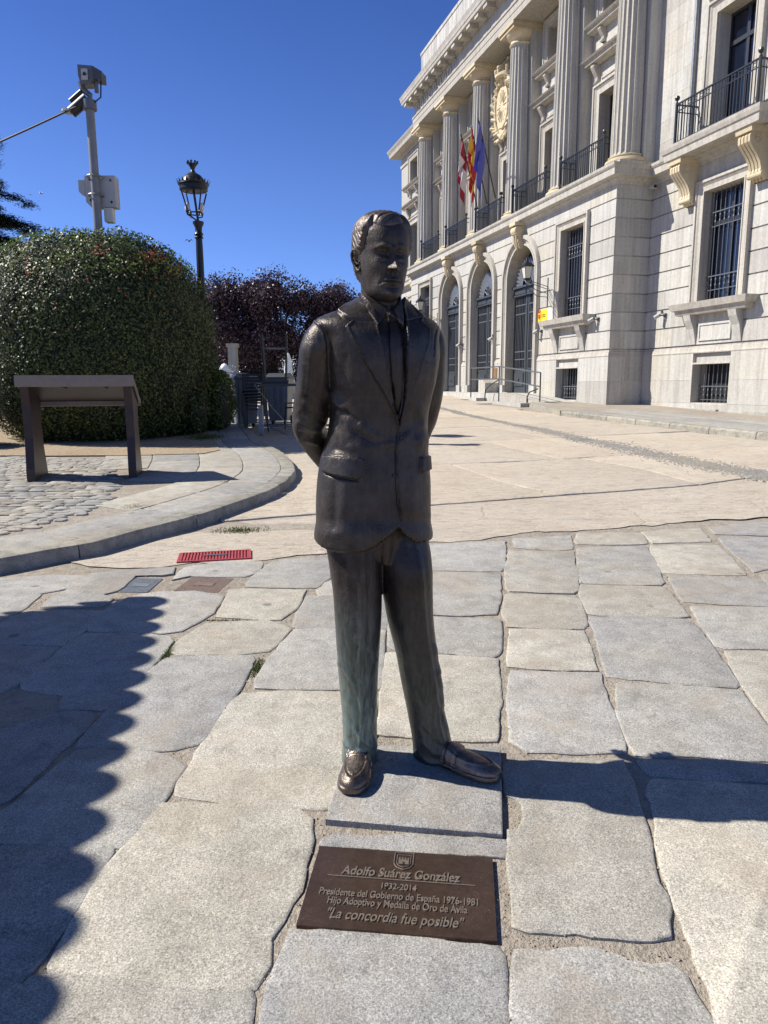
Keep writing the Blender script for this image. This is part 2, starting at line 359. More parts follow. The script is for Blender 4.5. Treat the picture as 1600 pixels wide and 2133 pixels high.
P += [SA(q) for q in [
 [(-80,1128),(130,1122),(300,1128),(460,1134),(468,1152),(400,1250),(300,1400),(200,1550),(130,1635),(70,1690),(-100,1800)],
 [(60,1705),(86,1722),(80,1760),(0,1850),(-60,1900),(-60,1810)],
 [(140,1665),(300,1660),(560,1695),(800,1720),(1020,1725),(1033,1745),(1020,1866),(1008,1960),(10,1960),(10,1835),(90,1765),(105,1700)],
 [(665,948),(900,953),(1120,962),(1240,972),(1288,1010),(1293,1100),(1258,1200),(1240,1300),(1165,1420),(1118,1490),(1110,1600),(1050,1688),(1010,1705),(750,1688),(500,1658),(240,1636),(218,1608),(290,1480),(430,1235),(545,1100),(600,1020)],
 [(330,725),(440,730),(540,730),(700,750),(772,792),(718,860),(695,905),(635,970),(560,1058),(508,1120),(330,1114),(120,1106),(-120,1098),(-80,1040),(60,950),(200,830)],
 [(1008,488),(1200,480),(1430,482),(1568,484),(1556,690),(1444,700),(1375,955),(1180,950),(950,930),(738,900),(742,862),(800,775),(900,622),(962,525)],
 [(690,338),(850,330),(1040,328),(1056,348),(998,460),(928,560),(848,678),(730,715),(540,712),(400,712),(330,700),(342,672),(430,580),(485,520),(580,425),(645,372)],
 [(860,198),(1000,188),(1100,184),(1180,203),(1205,218),(1118,308),(1000,318),(860,320),(745,322),(720,308),(738,276),(825,218)],
 [(1230,220),(1400,218),(1598,224),(1582,470),(1400,466),(1200,462),(1075,456),(1068,430),(1135,332),(1205,252)],
 [(960,58),(1010,53),(1265,58),(1228,130),(1165,176),(1050,172),(915,164),(942,112)],
 [(1285,84),(1392,82),(1610,86),(1602,216),(1400,214),(1228,208),(1240,170)],
 [(362,238),(480,236),(600,238),(698,252),(714,272),(665,338),(556,438),(466,536),(428,550),(300,546),(250,540),(272,486),(200,476),(104,461),(100,432),(200,352),(304,262)],
 [(660,68),(800,65),(925,82),(876,150),(818,188),(750,222),(680,232),(500,228),(385,222),(368,212),(484,112),(560,83)],
 [(130,145),(300,142),(436,144),(398,200),(348,222),(262,284),(100,280),(-120,276),(-60,230),(60,165)],
 [(-150,288),(0,288),(100,291),(236,296),(180,352),(82,436),(0,476),(-120,560)],
 [(185,592),(280,564),(378,568),(390,592),(338,648),(236,728),(146,828),(56,916),(-60,956),(-220,980),(-220,650),(0,642)],
]]
P += [SB(q) for q in [
 [(12,612),(60,606),(250,622),(462,636),(466,800),(456,960),(300,962),(100,944),(-22,934)],
 [(28,585),(26,458),(100,460),(360,470),(474,474),(476,600),(436,622),(250,606),(50,594)],
 [(28,280),(190,280),(400,283),(474,290),(466,400),(456,446),(300,450),(180,446),(26,446)],
 [(20,175),(190,168),(350,158),(496,152),(487,250),(474,272),(300,268),(20,266)],
 [(538,142),(765,128),(766,183),(700,188),(543,176)],
 [(512,194),(650,192),(778,194),(790,350),(776,362),(640,358),(522,353),(505,338)],
 [(505,374),(640,373),(798,388),(824,490),(815,508),(650,503),(515,498),(495,440)],
 [(520,514),(700,516),(816,520),(868,676),(700,676),(516,662),(514,600)],
 [(523,684),(700,689),(886,695),(916,800),(980,978),(984,1006),(800,1016),(600,1006),(524,958),(518,800)],
 [(503,1064),(640,1058),(800,1050),(976,1054),(1004,1120),(1054,1290),(1104,1500),(1164,1640),(1164,1755),(1088,1770),(850,1754),(600,1735),(534,1716),(524,1500),(524,1335),(562,1336),(588,1290),(580,1244),(503,1205)],
 [(800,119),(930,116),(1055,118),(1074,158),(1000,162),(800,162),(790,150)],
 [(798,178),(940,176),(1076,174),(1105,230),(1144,316),(1134,327),(960,325),(808,320)],
 [(813,334),(1000,336),(1146,340),(1240,454),(1198,462),(1000,456),(845,447),(814,380)],
 [(845,464),(1050,464),(1236,472),(1284,502),(1362,612),(1450,736),(1436,746),(1200,731),(1060,716),(922,700),(874,540)],
 [(962,739),(1200,744),(1462,766),(1492,812),(1570,915),(1640,1010),(1640,1052),(1300,1026),(1044,1026),(1004,958),(964,850)],
 [(1050,1049),(1300,1050),(1640,1064),(1640,1142),(1400,1126),(1110,1108),(1076,1082)],
 [(1096,1142),(1114,1130),(1400,1142),(1740,1164),(1740,2300),(1400,2300),(1336,2000),(1236,1740),(1146,1480),(1126,1330),(1088,1200)],
 [(552,1826),(620,1830),(700,1846),(742,1836),(860,1826),(930,1846),(1000,1876),(1160,1876),(1214,1924),(1294,2060),(1344,2140),(1354,2270),(562,2270),(536,2060),(544,1900)],
 [(1066,114),(1180,104),(1296,98),(1332,150),(1108,158)],
 [(1100,169),(1240,168),(1366,169),(1414,212),(1480,286),(1400,286),(1144,277),(1104,230)],
 [(1176,299),(1360,300),(1536,304),(1580,336),(1720,412),(1576,412),(1400,406),(1236,397),(1206,350)],
 [(1266,419),(1450,422),(1720,424),(1720,588),(1400,586),(1364,576),(1296,470)],
 [(1396,604),(1560,606),(1730,610),(1730,1010),(1650,990),(1580,895),(1506,778),(1426,660)],
 [(1344,98),(1460,82),(1576,73),(1720,70),(1720,130),(1364,122)],
 [(1376,138),(1500,136),(1720,138),(1720,240),(1560,266),(1520,276),(1424,182)],
 [(1556,294),(1720,262),(1720,396),(1604,352)],
]]
P += [SC(q) for q in [
 [(-60,702),(200,684),(405,683),(330,738),(200,762),(-60,766)],
 [(-60,775),(180,771),(192,774),(86,850),(0,888),(-80,912)],
 [(434,674),(560,663),(826,643),(815,677),(770,684),(640,686),(556,752),(492,768),(548,786),(476,826),(390,828),(212,826),(236,796),(342,742),(402,702)],
 [(885,644),(1010,624),(1244,613),(1226,658),(1158,686),(1040,684),(920,682),(836,698),(856,672)],
 [(1334,609),(1450,598),(1556,593),(1570,680),(1506,736),(1340,734),(1184,731),(1180,716),(1242,662),(1292,624)],
 [(1522,748),(1580,704),(1840,700),(1850,790),(1532,783)],
 [(1584,604),(1760,598),(1840,600),(1838,692),(1590,690)],
]]
P += [[(612,1936),(820,1950),(1030,1967),(1043,1985),(1046,2060),(1051,2210),(548,2210),(560,2080),(600,1982)],
      [(704,1737),(880,1741),(1046,1748),(1052,1770),(1040,1784),(850,1772),(674,1760),(682,1748)]]
for i, q in enumerate(P):
    poly = [G(x, y) for x, y in q]; poly = [(p.x, p.y) for p in poly]
    far = G(*q[0]).y
    warm = i in (3, 5, 7, 16, 25, 26) or random.random() < .18
    stone('flagstone', poly, M_pav2 if warm else M_pav, paving, step=.035 if far < 4 else .06, wob=.006 if far < 4 else .008, bev=.0042, grow=.016 if far < 4 else .022)
# the raised slab under the statue and plinth for it
q = [(678,1706),(860,1722),(1047,1738),(1045,1650),(1043,1556),(880,1554),(724,1553),(700,1630)]
poly = [G(x, y, .012) for x, y in q]
stone('pedestal_slab', [(p.x, p.y) for p in poly], M_pav, paving, off=.014, step=.3, wob=.001, bev=.003, tilt=0)

# sandy flagstones of the carriageway
tan = empty('carriageway', (0, 0, 0)); tag(tan, 'wide band of sandy worn flagstones in front of the building', None, None, 'structure')
def tan_zone():
    u = Vector((-.35, .937)); v = Vector((.937, .35)); org = Vector((1.2, 4.9)); cnt = 0
    rows = [0]; 
    while rows[-1] < 26: rows.append(rows[-1] + random.uniform(1.3, 2.3)*(1+rows[-1]*.03))
    jig = lambda a, b: Vector((mn.noise(Vector((a*.9, b*.9, 5)))*.32, mn.noise(Vector((a*.9, b*.9, 9)))*.32))
    for r in range(len(rows)-1):
        a0, a1 = rows[r]+.0, rows[r+1]; b = -9 + random.uniform(0, 1.5)
        while b < 12:
            b2 = b + random.uniform(1.8, 3.4)*(1+rows[r]*.03)
            P4 = []
            for (aa, bb) in ((a0, b), (a0, (b+b2)/2), (a0, b2), ((a0+a1)/2, b2), (a1, b2), (a1, (b+b2)/2), (a1, b), ((a0+a1)/2, b)):
                P4.append(org + u*aa + v*bb + jig(aa, bb))
            c = sum(P4, Vector((0, 0)))/8
            ok = c.y < 27 and front_ok(c) 
            if ok:
                P4 = [p + (c-p).normalized()*random.choice((.003, .006, .012)) for p in P4]
                stone('sandy_flagstone', [(p.x, p.y) for p in P4][::1], M_tan, tan, off=.002, step=.12, wob=.014, bev=.006, tilt=.002); cnt += 1
            b = b2
def front_ok(c):
    # keep on the carriageway: right of the raised pavement, left of the building kerb, beyond the grey flags
    kx = np.interp(c.y, [4.5, 6.3, 7.3, 8.5, 10, 13.2, 16, 20, 27], [-3.2, -1.9, -1.35, -1.1, -1.4, -2.6, -3.4, -4.4, -5.9])
    bx = np.interp(c.y, [8, 12.8, 14.3, 15.7, 16.7, 18.2, 19.4, 27], [9.6, 7.3, 6.4, 5.9, 5.4, 4.8, 3.9, 2.2])
    py = np.interp(c.x, [-3, -1.5, -.6, .6, 1.5, 3, 5], [4.9, 4.9, 5.1, 5.35, 5.7, 6.1, 6.7])
    return kx + .6 < c.x < bx - .3 and c.y > py + .75
tan_zone()
# sheet of the same worn stone filling the edges of the carriageway
q = [(-2.3,4.95)] + [tuple(G(x_, y_))[:2] for x_, y_ in [(180,1180),(330,1182),(410,1172),(520,1168),(600,1158),(680,1152),(760,1140),(890,1128),(1000,1122),(1070,1110),(1200,1104),(1330,1096),(1480,1082),(1600,1076),(1750,1066)]] + [(6.5,7.4),(9.5,8),(7.3,12.8),(6.4,14.3),(5.75,15.7),(5.3,16.6),(4.7,18.2),(3.9,19.3),(3.2,22),(1.9,27),(-5.8,27),(-4.4,20),(-3.4,16.2),(-2.55,13.2),(-1.5,10.1),(-1.1,8.6),(-1.1,7.6),(-1.2,7),(-1.5,6.3),(-1.75,5.8)]
q2 = []
for i_ in range(len(q)):
    a_, b_ = Vector(q[i_]), Vector(q[(i_+1) % len(q)]); k_ = max(1, int((b_-a_).length/.06)) if a_.y < 7.2 and b_.y < 7.2 and i_ < 18 else 1
    for j_ in range(k_): p_ = a_.lerp(b_, j_/k_); nn_ = mn.noise(Vector((p_.x*3, p_.y*3, 1)))*.09+mn.noise(Vector((p_.x*11, p_.y*11, 4)))*.04; q2.append((p_.x, p_.y+(nn_ if k_ > 1 else 0)))
q = q2
def filled_sheet(name, poly, off, mat, kind='structure', label=None, res=.35, parent=None):
    bm = bmesh.new(); vs_ = [bm.verts.new((x, y, 0)) for x, y in poly]; f = bm.faces.new(vs_); bmesh.ops.triangulate(bm, faces=[f])
    ys = sorted(set([p[1] for p in poly])); y0, y1 = min(ys), max(ys)
    for k in range(int((y1-y0)/res)+1):
        bmesh.ops.bisect_plane(bm, geom=bm.verts[:]+bm.edges[:]+bm.faces[:], plane_co=(0, y0+k*res, 0), plane_no=(0, 1, 0))
    x0, x1 = min(p[0] for p in poly), max(p[0] for p in poly)
    for k in range(int((x1-x0)/res)+1):
        bmesh.ops.bisect_plane(bm, geom=bm.verts[:]+bm.edges[:]+bm.faces[:], plane_co=(x0+k*res, 0, 0), plane_no=(1, 0, 0))
    for v in bm.verts: v.co.z = gz(v.co.x, v.co.y) + (off(v.co.x, v.co.y) if callable(off) else off) + .002*mn.noise(Vector((v.co.x*3, v.co.y*3, 0)))
    bmesh.ops.recalc_face_normals(bm, faces=bm.faces)
    if bm.faces and bm.faces[:][0].normal.z < 0: bmesh.ops.reverse_faces(bm, faces=bm.faces)
    me = bpy.data.meshes.new(name); bm.to_mesh(me); bm.free(); me.materials.append(mat); o = link(name, me, parent)
    if kind: tag(o, label, None, None, kind)
    return o
filled_sheet('road', q, lambda x, y: -.002-.011*min(1, max(0, (y-np.interp(x, [-3, -1.5, -.6, .6, 1.5, 3, 5], [5.5, 5.5, 5.6, 5.9, 6.2, 6.6, 7.2]))/.35)), M_tan, label='sandy cement bed between the worn flagstones of the road', res=.25)
# band of fine grey gravel setts across the carriageway
def gravel_band():
    line = [(1.0,24.5),(1.5,21.5),(2.2,17.5),(3.1,14.0),(3.7,11.2),(4.15,9.3),(4.6,8.1)]; V = []; Fq = []
    k = 0
    ys = [p[1] for p in line][::-1]; xs = [p[0] for p in line][::-1]
    for i in range(15000):
        y = 8.0 + 16.5*random.random()**1.5; wd = .10 + .20*max(0, min(1, (15.5-y)/4)); wd *= (1+.5*mn.noise(Vector((0, y*1.3, 0))))
        x = np.interp(y, ys, xs) + random.gauss(0, wd*.55)+.08*mn.noise(Vector((3, y, 0))); r = random.uniform(.008, .020)*(1+max(0, y-10)*.05)
        z = gz(x, y) + .001; a = random.uniform(0, 6.28); ca, sa = math.cos(a)*r, math.sin(a)*r
        V += [(x+ca, y+sa, z), (x-sa*.8, y+ca*.8, z), (x-ca, y-sa, z), (x+sa*.8, y-ca*.8, z), (x, y, z+r*.75)]
        for t in ((0, 1, 4), (1, 2, 4), (2, 3, 4), (3, 0, 4)): Fq.append([k+j for j in t])
        k += 5
    tag(np_mesh('gravel', V, Fq, M_cob), 'band of small grey pebbles crossing the sandy road', None, None, 'stuff')
gravel_band()

# ================================================================== RAISED PAVEMENT ON THE LEFT
PAVH = .10
ktop_px = [(-40,1168),(0,1163),(70,1150),(141,1133),(150,1138),(159,1140),(260,1110),(330,1092),(396,1077),(402,1076),(480,1049),(560,1022),(600,1000),(618,977),(610,960),(590,940),(547,919),(526,897),(500,871),(477,850),(455,832)]
kerb = [G(x, y, PAVH) for x, y in ktop_px]; kerb = [Vector((p.x, p.y)) for p in kerb]
pav_left = empty('pavement', (0, 0, 0)); tag(pav_left, 'raised granite pavement with curved kerb left of the statue', None, None, 'structure')
# resample the kerb line and cut it in kerbstones
def resample(L, step):
    out = [L[0]]; acc = 0
    for i in range(len(L)-1):
        a, b = L[i], L[i+1]; d = (b-a).length; s = step - acc
        while s < d: out.append(a.lerp(b, s/d)); s += step
        acc = (acc + d) % step if s > d else 0
        acc = d - (s - step)
    out.append(L[-1]); return out
def smooth(L, n=2):
    for _ in range(n): L = [L[0]] + [(L[i-1]+L[i]*2+L[i+1])/4 for i in range(1, len(L)-1)] + [L[-1]]
    return L
kr = smooth(resample(kerb, .12), 3)
cum = [0]
for i in range(len(kr)-1): cum.append(cum[-1] + (kr[i+1]-kr[i]).length)
def kpt(s, w_):
    i = max(0, min(len(kr)-2, int(np.searchsorted(cum, s)-1))); f = (s-cum[i])/max(1e-6, cum[i+1]-cum[i]); p = kr[i].lerp(kr[i+1], max(-2, min(3, f)))
    t = (kr[i+1]-kr[i]).normalized(); return p + Vector((-t.y, t.x))*w_
cuts = [-1.2, cum[0]+.62]; s = cuts[-1]
for L_ in (1.14, 1.05, .55, .5, .62, .8, .9, 1, 1, 1.1, 1.1, 1.2, 1.2, 1.2, 1.2, 1.2, 1.2, 1.2, 1.2, 1.2, 1.2): 
    s += L_; cuts.append(s)
KW = .17
for a, b in zip(cuts[:-1], cuts[1:]):
    if a > cum[-1]: break
    a += .006; b = min(b-.006, cum[-1]); n = max(2, int((b-a)/.1)); V = []; rows = 0
    for k in range(n+1):
        s = a + (b-a)*k/n; e = .006*mn.noise(Vector((s*7, 0, 2)))+ (.012 if k in (0, n) else 0)
        for (ww, hh) in ((-.012+e, -.04), (e, PAVH*.5), (e+.002, PAVH-.022), (e+.010, PAVH-.006), (e+.03, PAVH), (KW, PAVH), (KW, -.04)):
            p = kpt(s, ww); V.append((p.x, p.y, gz(p.x, p.y)+hh+.002*mn.noise(Vector((s*5, ww*20, 1)))))
        rows += 1
    Fc = [(r*7+j, r*7+(j+1) % 7, (r+1)*7+(j+1) % 7, (r+1)*7+j) for r in range(rows-1) for j in range(7)] + [tuple(range(7)), tuple((rows-1)*7+j for j in range(7))]
    MB().add(V, Fc).build('kerbstone', M_kerb, pav_left, smooth=40)
# bed of the pavement
edge = [kpt(s, KW*.5) for s in np.arange(0, cum[-1], .3)]
bedpoly = [(-2.75, 4.4)] + [(p.x, p.y) for p in edge] + [(-6, 22), (-14, 22), (-14, 3.6), (-6, 3.2)]
filled_sheet('pavement_bed', bedpoly, PAVH-.012, M_mortar, kind='structure', label='mortar bed of the raised left pavement', res=.8)
# slabs next to the kerb (long rows) then the row further in
def slab_row(w0, w1, lens, s0, mat, parent=pav_left, smax=99):
    s = s0
    for L_ in lens:
        if s + L_ > min(cum[-1], smax): break
        a, b = s+.006, s+L_-.006; n = max(1, int(L_/.3)); poly = [kpt(a+(b-a)*k/n, w0+.006) for k in range(n+1)] + [kpt(a+(b-a)*k/n, w1-.006) for k in range(n, -1, -1)]
        stone('pavement_slab', [(p.x, p.y) for p in poly], mat, parent, off=PAVH-.002, step=.1, wob=.004, bev=.004, tilt=.001); s += L_
rl = lambda n, a, b: [random.uniform(a, b) for _ in range(n)]
slab_row(KW, .62, [1.35, 1.0, .95, .7, .7, .9, .9]+rl(12, .9, 1.4), -.6, M_pav)
slab_row(.62, 1.15, rl(20, .8, 1.3), 1.6, M_pav2)
slab_row(1.15, 1.75, rl(20, .8, 1.4), 3.4, M_pav)
slab_row(1.75, 2.35, rl(20, .8, 1.4), 4.9, M_pav2)
# cobbles in the inner part
cobs = []
cobpoly = [G(x, y, PAVH) for x, y in [(-420,1000),(-120,958),(60,950),(240,958),(243,1006),(214,1052),(190,1068),(60,1098),(-60,1130),(-420,1175)]]; cobpoly = [(p.x, p.y) for p in cobpoly]
rnd = random.Random(3); yy = 5.0; cc = 0; extra = MB()
cobmesh = []
for k in range(10):
    m_ = MB(); n = 8; a0 = 0
    ring = [(a*(1+rnd.uniform(-.14, .10)), b*(1+rnd.uniform(-.16, .10))) for a, b in ((1, -.55), (1, .5), (.6, 1), (-.5, 1), (-1, .55), (-1, -.5), (-.55, -1), (.6, -1))]
    V = [(x*.5, y*.5, -.05) for x, y in ring] + [(x*.5, y*.5, -.005) for x, y in ring] + [(x*.42, y*.42, .002+rnd.uniform(-.002, .002)) for x, y in ring]
    Fc = [(r*n+i, r*n+(i+1) % n, (r+1)*n+(i+1) % n, (r+1)*n+i) for r in range(2) for i in range(n)] + [tuple(2*n+i for i in range(n))]
    cobmesh.append(m_.add(V, Fc).mesh('cobble', M_cob, smooth=45))
pts = []
y = 5.0
while y < 9.7:
    x = -9 + rnd.uniform(0, .2); h = rnd.uniform(.075, .115)
    while x < -2.0:
        wd = rnd.uniform(.10, .26)
        if pinside(cobpoly, x+wd/2, y): pts.append((x+wd/2, y+rnd.uniform(-.012, .012), wd, h))
        x += wd + .004
    y += h + .003
pts.sort(key=lambda p: abs(p[0]+3.6)+abs(p[1]-7))
rest = MB()
for i, (x, y, wd, h) in enumerate(pts):
    me = rnd.choice(cobmesh); az_ = rnd.uniform(-.12, .12)+(math.pi if rnd.random() < .5 else 0)
    if i < 290:
        o = link('cobblestone', me, pav_left); o.location = (x, y, gz(x, y)+PAVH+rnd.uniform(-.004, .004)); o.scale = (wd*1.02, h*1.02, 1); o.rotation_euler = (SLOPE, 0, az_)
    else:
        V = [(x+v.co.x*wd, y+v.co.y*h, gz(x, y)+PAVH+v.co.z) for v in me.vertices]; rest.add(V, [tuple(p.vertices) for p in me.polygons])
if rest.v: o = rest.build('cobblestone_field', M_cob, pav_left); o['kind'] = 'stuff'
# sand of the park around the hedge
filled_sheet('soil', [(-14,10.05),(-7,9.9),(-4.6,9.75),(-3.4,9.75),(-2.5,9.9),(-2.35,10.3),(-2.6,11.2),(-3.2,13),(-3.9,16),(-4.8,20),(-5.2,21.5),(-14,21.5)], PAVH+.006, M_soil, label='sandy park earth under the hedge', res=.6)
# covers and drains set in the ground
def cover(px, name, label, cat, mat, slots=None, off=0.0, group=None):
    c = [G(x, y, off) for x, y in px]; ctr = sum(c, Vector())/4; ux = ((c[1]-c[0])+(c[2]-c[3]))/2; uy = ((c[0]-c[3])+(c[1]-c[2]))/2
    W_, H_ = ux.length, uy.length; root = empty(name, (ctr.x, ctr.y, gz(ctr.x, ctr.y)+off-.0085)); tag(root, label, cat, group)
    ang = math.atan2(ux.y, ux.x); root.rotation_euler = (0, 0, ang)
    # follow the slope of the ground
    n_ = Vector((0, -SLOPE, 1)).normalized(); ex = Vector((math.cos(ang), math.sin(ang), 0)); ex = (ex-n_*ex.dot(n_)).normalized(); ey = n_.cross(ex)
    root.matrix_world = Matrix.Translation(root.location) @ Matrix((ex, ey, n_)).transposed().to_4x4()
    return root, W_, H_
r, W_, H_ = cover([(370,1151),(522,1143),(524,1161),(372,1169)], 'drain_grate', 'red painted steel channel grate set in the sandy ground', 'drain cover', M_red, off=.0115)
fr = MB()
for a in ((-W_/2, -W_/2+.015, -H_/2, H_/2), (W_/2-.015, W_/2, -H_/2, H_/2), (-W_/2+.015, W_/2-.015, -H_/2, -H_/2+.015), (-W_/2+.015, W_/2-.015, H_/2-.015, H_/2)): fr.box(a[0], a[1], a[2], a[3], -.03, .006)
fr.build('frame', M_red, r); MB().box(-W_/2+.01, W_/2-.01, -H_/2+.01, H_/2-.01, -.028, -.008).build('grate_bed', M_red, r)
nb = 22
for k in range(nb):
    x = -W_/2+.022 + (W_-.044)*k/(nb-1); MB().box(x-.006, x+.006, -H_/2+.016, H_/2-.016, -.008, .005).build('slat', M_red, r)
MB().box(-.085, .085, -.010, .014, .0052, .010).build('name_plate', M_irong, r)
def waffle(r, W_, H_, nx, ny, mat, hole):
    MB().box(-W_/2, W_/2, -H_/2, H_/2, -.03, -.004).build('bed', hole, r)
    m_ = MB()
    for i in range(nx+1):
        x = -W_/2 + W_*i/nx; m_.box(x-.0045, x+.0045, -H_/2, H_/2, -.004, .003)
    m2 = MB()
    for j in range(ny+1):
        y = -H_/2 + H_*j/ny; m2.box(-W_/2-.004, W_/2+.004, y-.0045, y+.0045, -.0038, .0034)
    m_.build('grid_bar', mat, r); m2.build('cross_bar', mat, r)
r, W_, H_ = cover([(285,1203),(340,1204),(303,1231),(246,1231)], 'drain_cover', 'small blue-grey cast drain grid near the shadow corner', 'drain cover', M_drain)
waffle(r, W_, H_, 12, 12, M_drain, M_hole); MB().box(-.05, .05, -.03, .03, .0035, .005).build('badge', M_drain, r)
r, W_, H_ = cover([(405,1200),(490,1204),(448,1231),(362,1228)], 'manhole_cover', 'brown waffle cast iron inspection cover beside the drain grid', 'inspection cover', M_cover)
waffle(r, W_, H_, 22, 18, M_cover, M_cover); MB().box(-.06, .06, -.035, .03, .0036, .006).build('badge', M_cover, r)
r, W_, H_ = cover([(390,1037),(420,1041),(380,1055),(348,1051)], 'valve_cover', 'plain rusty square cover in the raised pavement slabs', 'inspection cover', M_cover, off=PAVH)
MB().box(-W_/2, W_/2, -H_/2, H_/2, -.03, .0).build('plate', M_cover, r); MB().sweep([(0, -.02), (.012, -.02), (.012, .004), (0, .004)], [(-W_/2, -H_/2), (-W_/2, H_/2), (W_/2, H_/2), (W_/2, -H_/2), (-W_/2, -H_/2)]).build('rim', M_cover, r)
# weeds in the joints
def tuft(px, py, n, spread, hgt, label, off=0):
    c = G(px, py, off); V = []; Fq = []; k = 0
    for i in range(n):
        x = c.x + random.gauss(0, spread[0]); y = c.y + random.gauss(0, spread[1]); z = gz(x, y)+off-.008; a = random.uniform(0, 6.28); h = hgt*random.uniform(.25, .8); wd = .0022+.001*c.y*.2
        dx, dy = math.cos(a), math.sin(a); lx, ly = random.uniform(-.6, .6)*h, random.uniform(-.6, .6)*h
        V += [(x-dx*wd, y-dy*wd, z), (x+dx*wd, y+dy*wd, z), (x+lx, y+ly, z+h)]; Fq.append((k, k+1, k+2)); k += 3
    o = np_mesh('grass', V, Fq, M_grass); tag(o, label, None, None, 'stuff')
tuft(350,1358,260,(.012,.05),.022,'green weeds in the joint beside the umbrella shadow')
tuft(535,1388,240,(.010,.05),.022,'small weeds in the joint left of the trouser leg')
tuft(500,1104,500,(.10,.06),.03,'grass growing in the gutter beneath the curved kerb')
tuft(280,1055,260,(.06,.05),.025,'grass between the pavement slabs by the cobbles', PAVH)
tuft(425,913,900,(.14,.18),.12,'bright grass clump at the foot of the small hedge', PAVH)
tuft(460,1290,160,(.08,.006),.014,'thin green moss line between two flagstones')

# grit and tiny pebbles lying in the joints
def grit():
    polys = [[(G(x, y).x, G(x, y).y) for x, y in q] for q in P]; bb = [(min(a for a, _ in p), max(a for a, _ in p), min(b for _, b in p), max(b for _, b in p)) for p in polys]
    V = []; Fq = []; k = 0; rr = random.Random(5); n = 0
    while n < 2600:
        y = 1.15 + 4.2*rr.random()**1.6; x = rr.uniform(-.62, .62)*y*1.05
        if y > 4.6 and x < 0: continue
        if any(b[0] < x < b[1] and b[2] < y < b[3] and pinside(p, x, y) for p, b in zip(polys, bb)): 
            if rr.random() > .012: continue
        r = rr.choice((.0012, .0018, .0025, .004))*(1+.25*y)*.6; z = gz(x, y)-(.006 if rr.random() < .9 else .0); a = rr.uniform(0, 6.28); ca, sa = math.cos(a)*r, math.sin(a)*r
        V += [(x+ca, y+sa, z), (x-sa, y+ca, z), (x-ca*1.3, y-sa*1.3, z), (x+sa, y-ca, z), (x, y, z+r*1.1)]
        for t in ((0, 1, 4), (1, 2, 4), (2, 3, 4), (3, 0, 4)): Fq.append([k+j for j in t])
        k += 5; n += 1
    tag(np_mesh('grit', V, Fq, M_soil), 'loose grit and tiny pebbles lying in the joints of the flagstones', None, None, 'stuff')
grit()

# ================================================================== BUILDING  (local axes: x into the wall, y along the front, z up)
BX, BY, BR = 6.2518, 20.3336, math.radians(15.64)
bld = empty('government_building', (BX, BY, 0), BR)
tag(bld, 'pale granite government building with fluted columns, arched doors and barred windows', 'building')
def bw(x, y, z): # building to world
    c, s = math.cos(BR), math.sin(BR); return Vector((BX + c*x - s*y, BY + s*x + c*y, z))
BAYS = [2.18 + 3.36*k for k in range(5)]; COLS = [.50 + 3.36*k for k in range(6)]
TL, WD, TE = 17.87, 1.10, 23.1
WCY = -2.79      # window axis of the near wing
WIN = dict(b=3.32, t=5.95, hw=.66); BAS = dict(b=.87, t=1.83, hw=.655)
LAND = 1.05
ARC_R, ARC_S = 1.05, 4.95
lower = empty('lower_wall', parent=bld); upper = empty('upper_wall', parent=bld)
def opening_rows(ops, ha, hb, grow=0):
    """intervals (y0,y1,left pts,right pts) blocked by openings for the course ha..hb"""
    out = []
    for o in ops:
        if o['kind'] == 'rect':
            if o['b'] - grow*o.get('gb', 0) < hb - .02 and o['t'] + grow > ha + .02: out.append((o['c'] - o['hw'] - grow, o['c'] + o['hw'] + grow, None))
        else:
            if o['b'] < hb and o['s'] + o['r'] + grow > ha + .03: out.append((o['c'], o['c'], o))
    return sorted(out, key=lambda q: q[0])
def course_blocks(y0, y1, ha, hb, x, ops, depth, parent, mat=M_wall, grow=.0, arcgrow=.0, L0=1.15, name='stone_block', vgap=.002, seed=0):
    rr = random.Random(int(ha*100)+seed); segs = []; cur = (y0, None)
    for a, b, o in opening_rows(ops, ha, hb, grow):
        if o is None: segs.append((cur[0], a, cur[1], None)); cur = (b, None)
        else: segs.append((cur[0], o['c'], cur[1], o)); cur = (o['c'], o)
    segs.append((cur[0], y1, cur[1], None))
    def edge(o, side):
        R = o['r'] + arcgrow; pts = []
        for k in range(7):
            h = ha + (hb-ha)*k/6
            if h <= o['s']: w_ = R
            elif h >= o['s'] + R: w_ = 0
            else: w_ = math.sqrt(R*R - (h-o['s'])**2)
            pts.append((o['c'] + side*w_, h))
        return pts
    for a, b, lo, ro in segs:
        le = edge(lo, 1) if lo else [(a, ha), (a, hb)]; re = edge(ro, -1) if ro else [(b, ha), (b, hb)]
        a_ = max(p[0] for p in le) if lo else a; b_ = min(p[0] for p in re) if ro else b
        if b - a < .05 : continue
        n = max(1, round((b_-a_)/L0)); cut = [a_ + (b_-a_)*k/n + (rr.uniform(-.18, .18) if 0 < k < n else 0) for k in range(n+1)]
        for k in range(n):
            L = [(cut[k]+vgap, ha), (cut[k]+vgap, hb)] if (k or not lo) else le
            R = [(cut[k+1]-vgap, ha), (cut[k+1]-vgap, hb)] if (k < n-1 or not ro) else re
            poly = L[::-1] + R
            # prism along x with a small chamfer
            m_ = MB(); m_.prism(poly, x+depth, x, lambda p, q, h: (h, p, q)); m_.build(name, mat, parent)
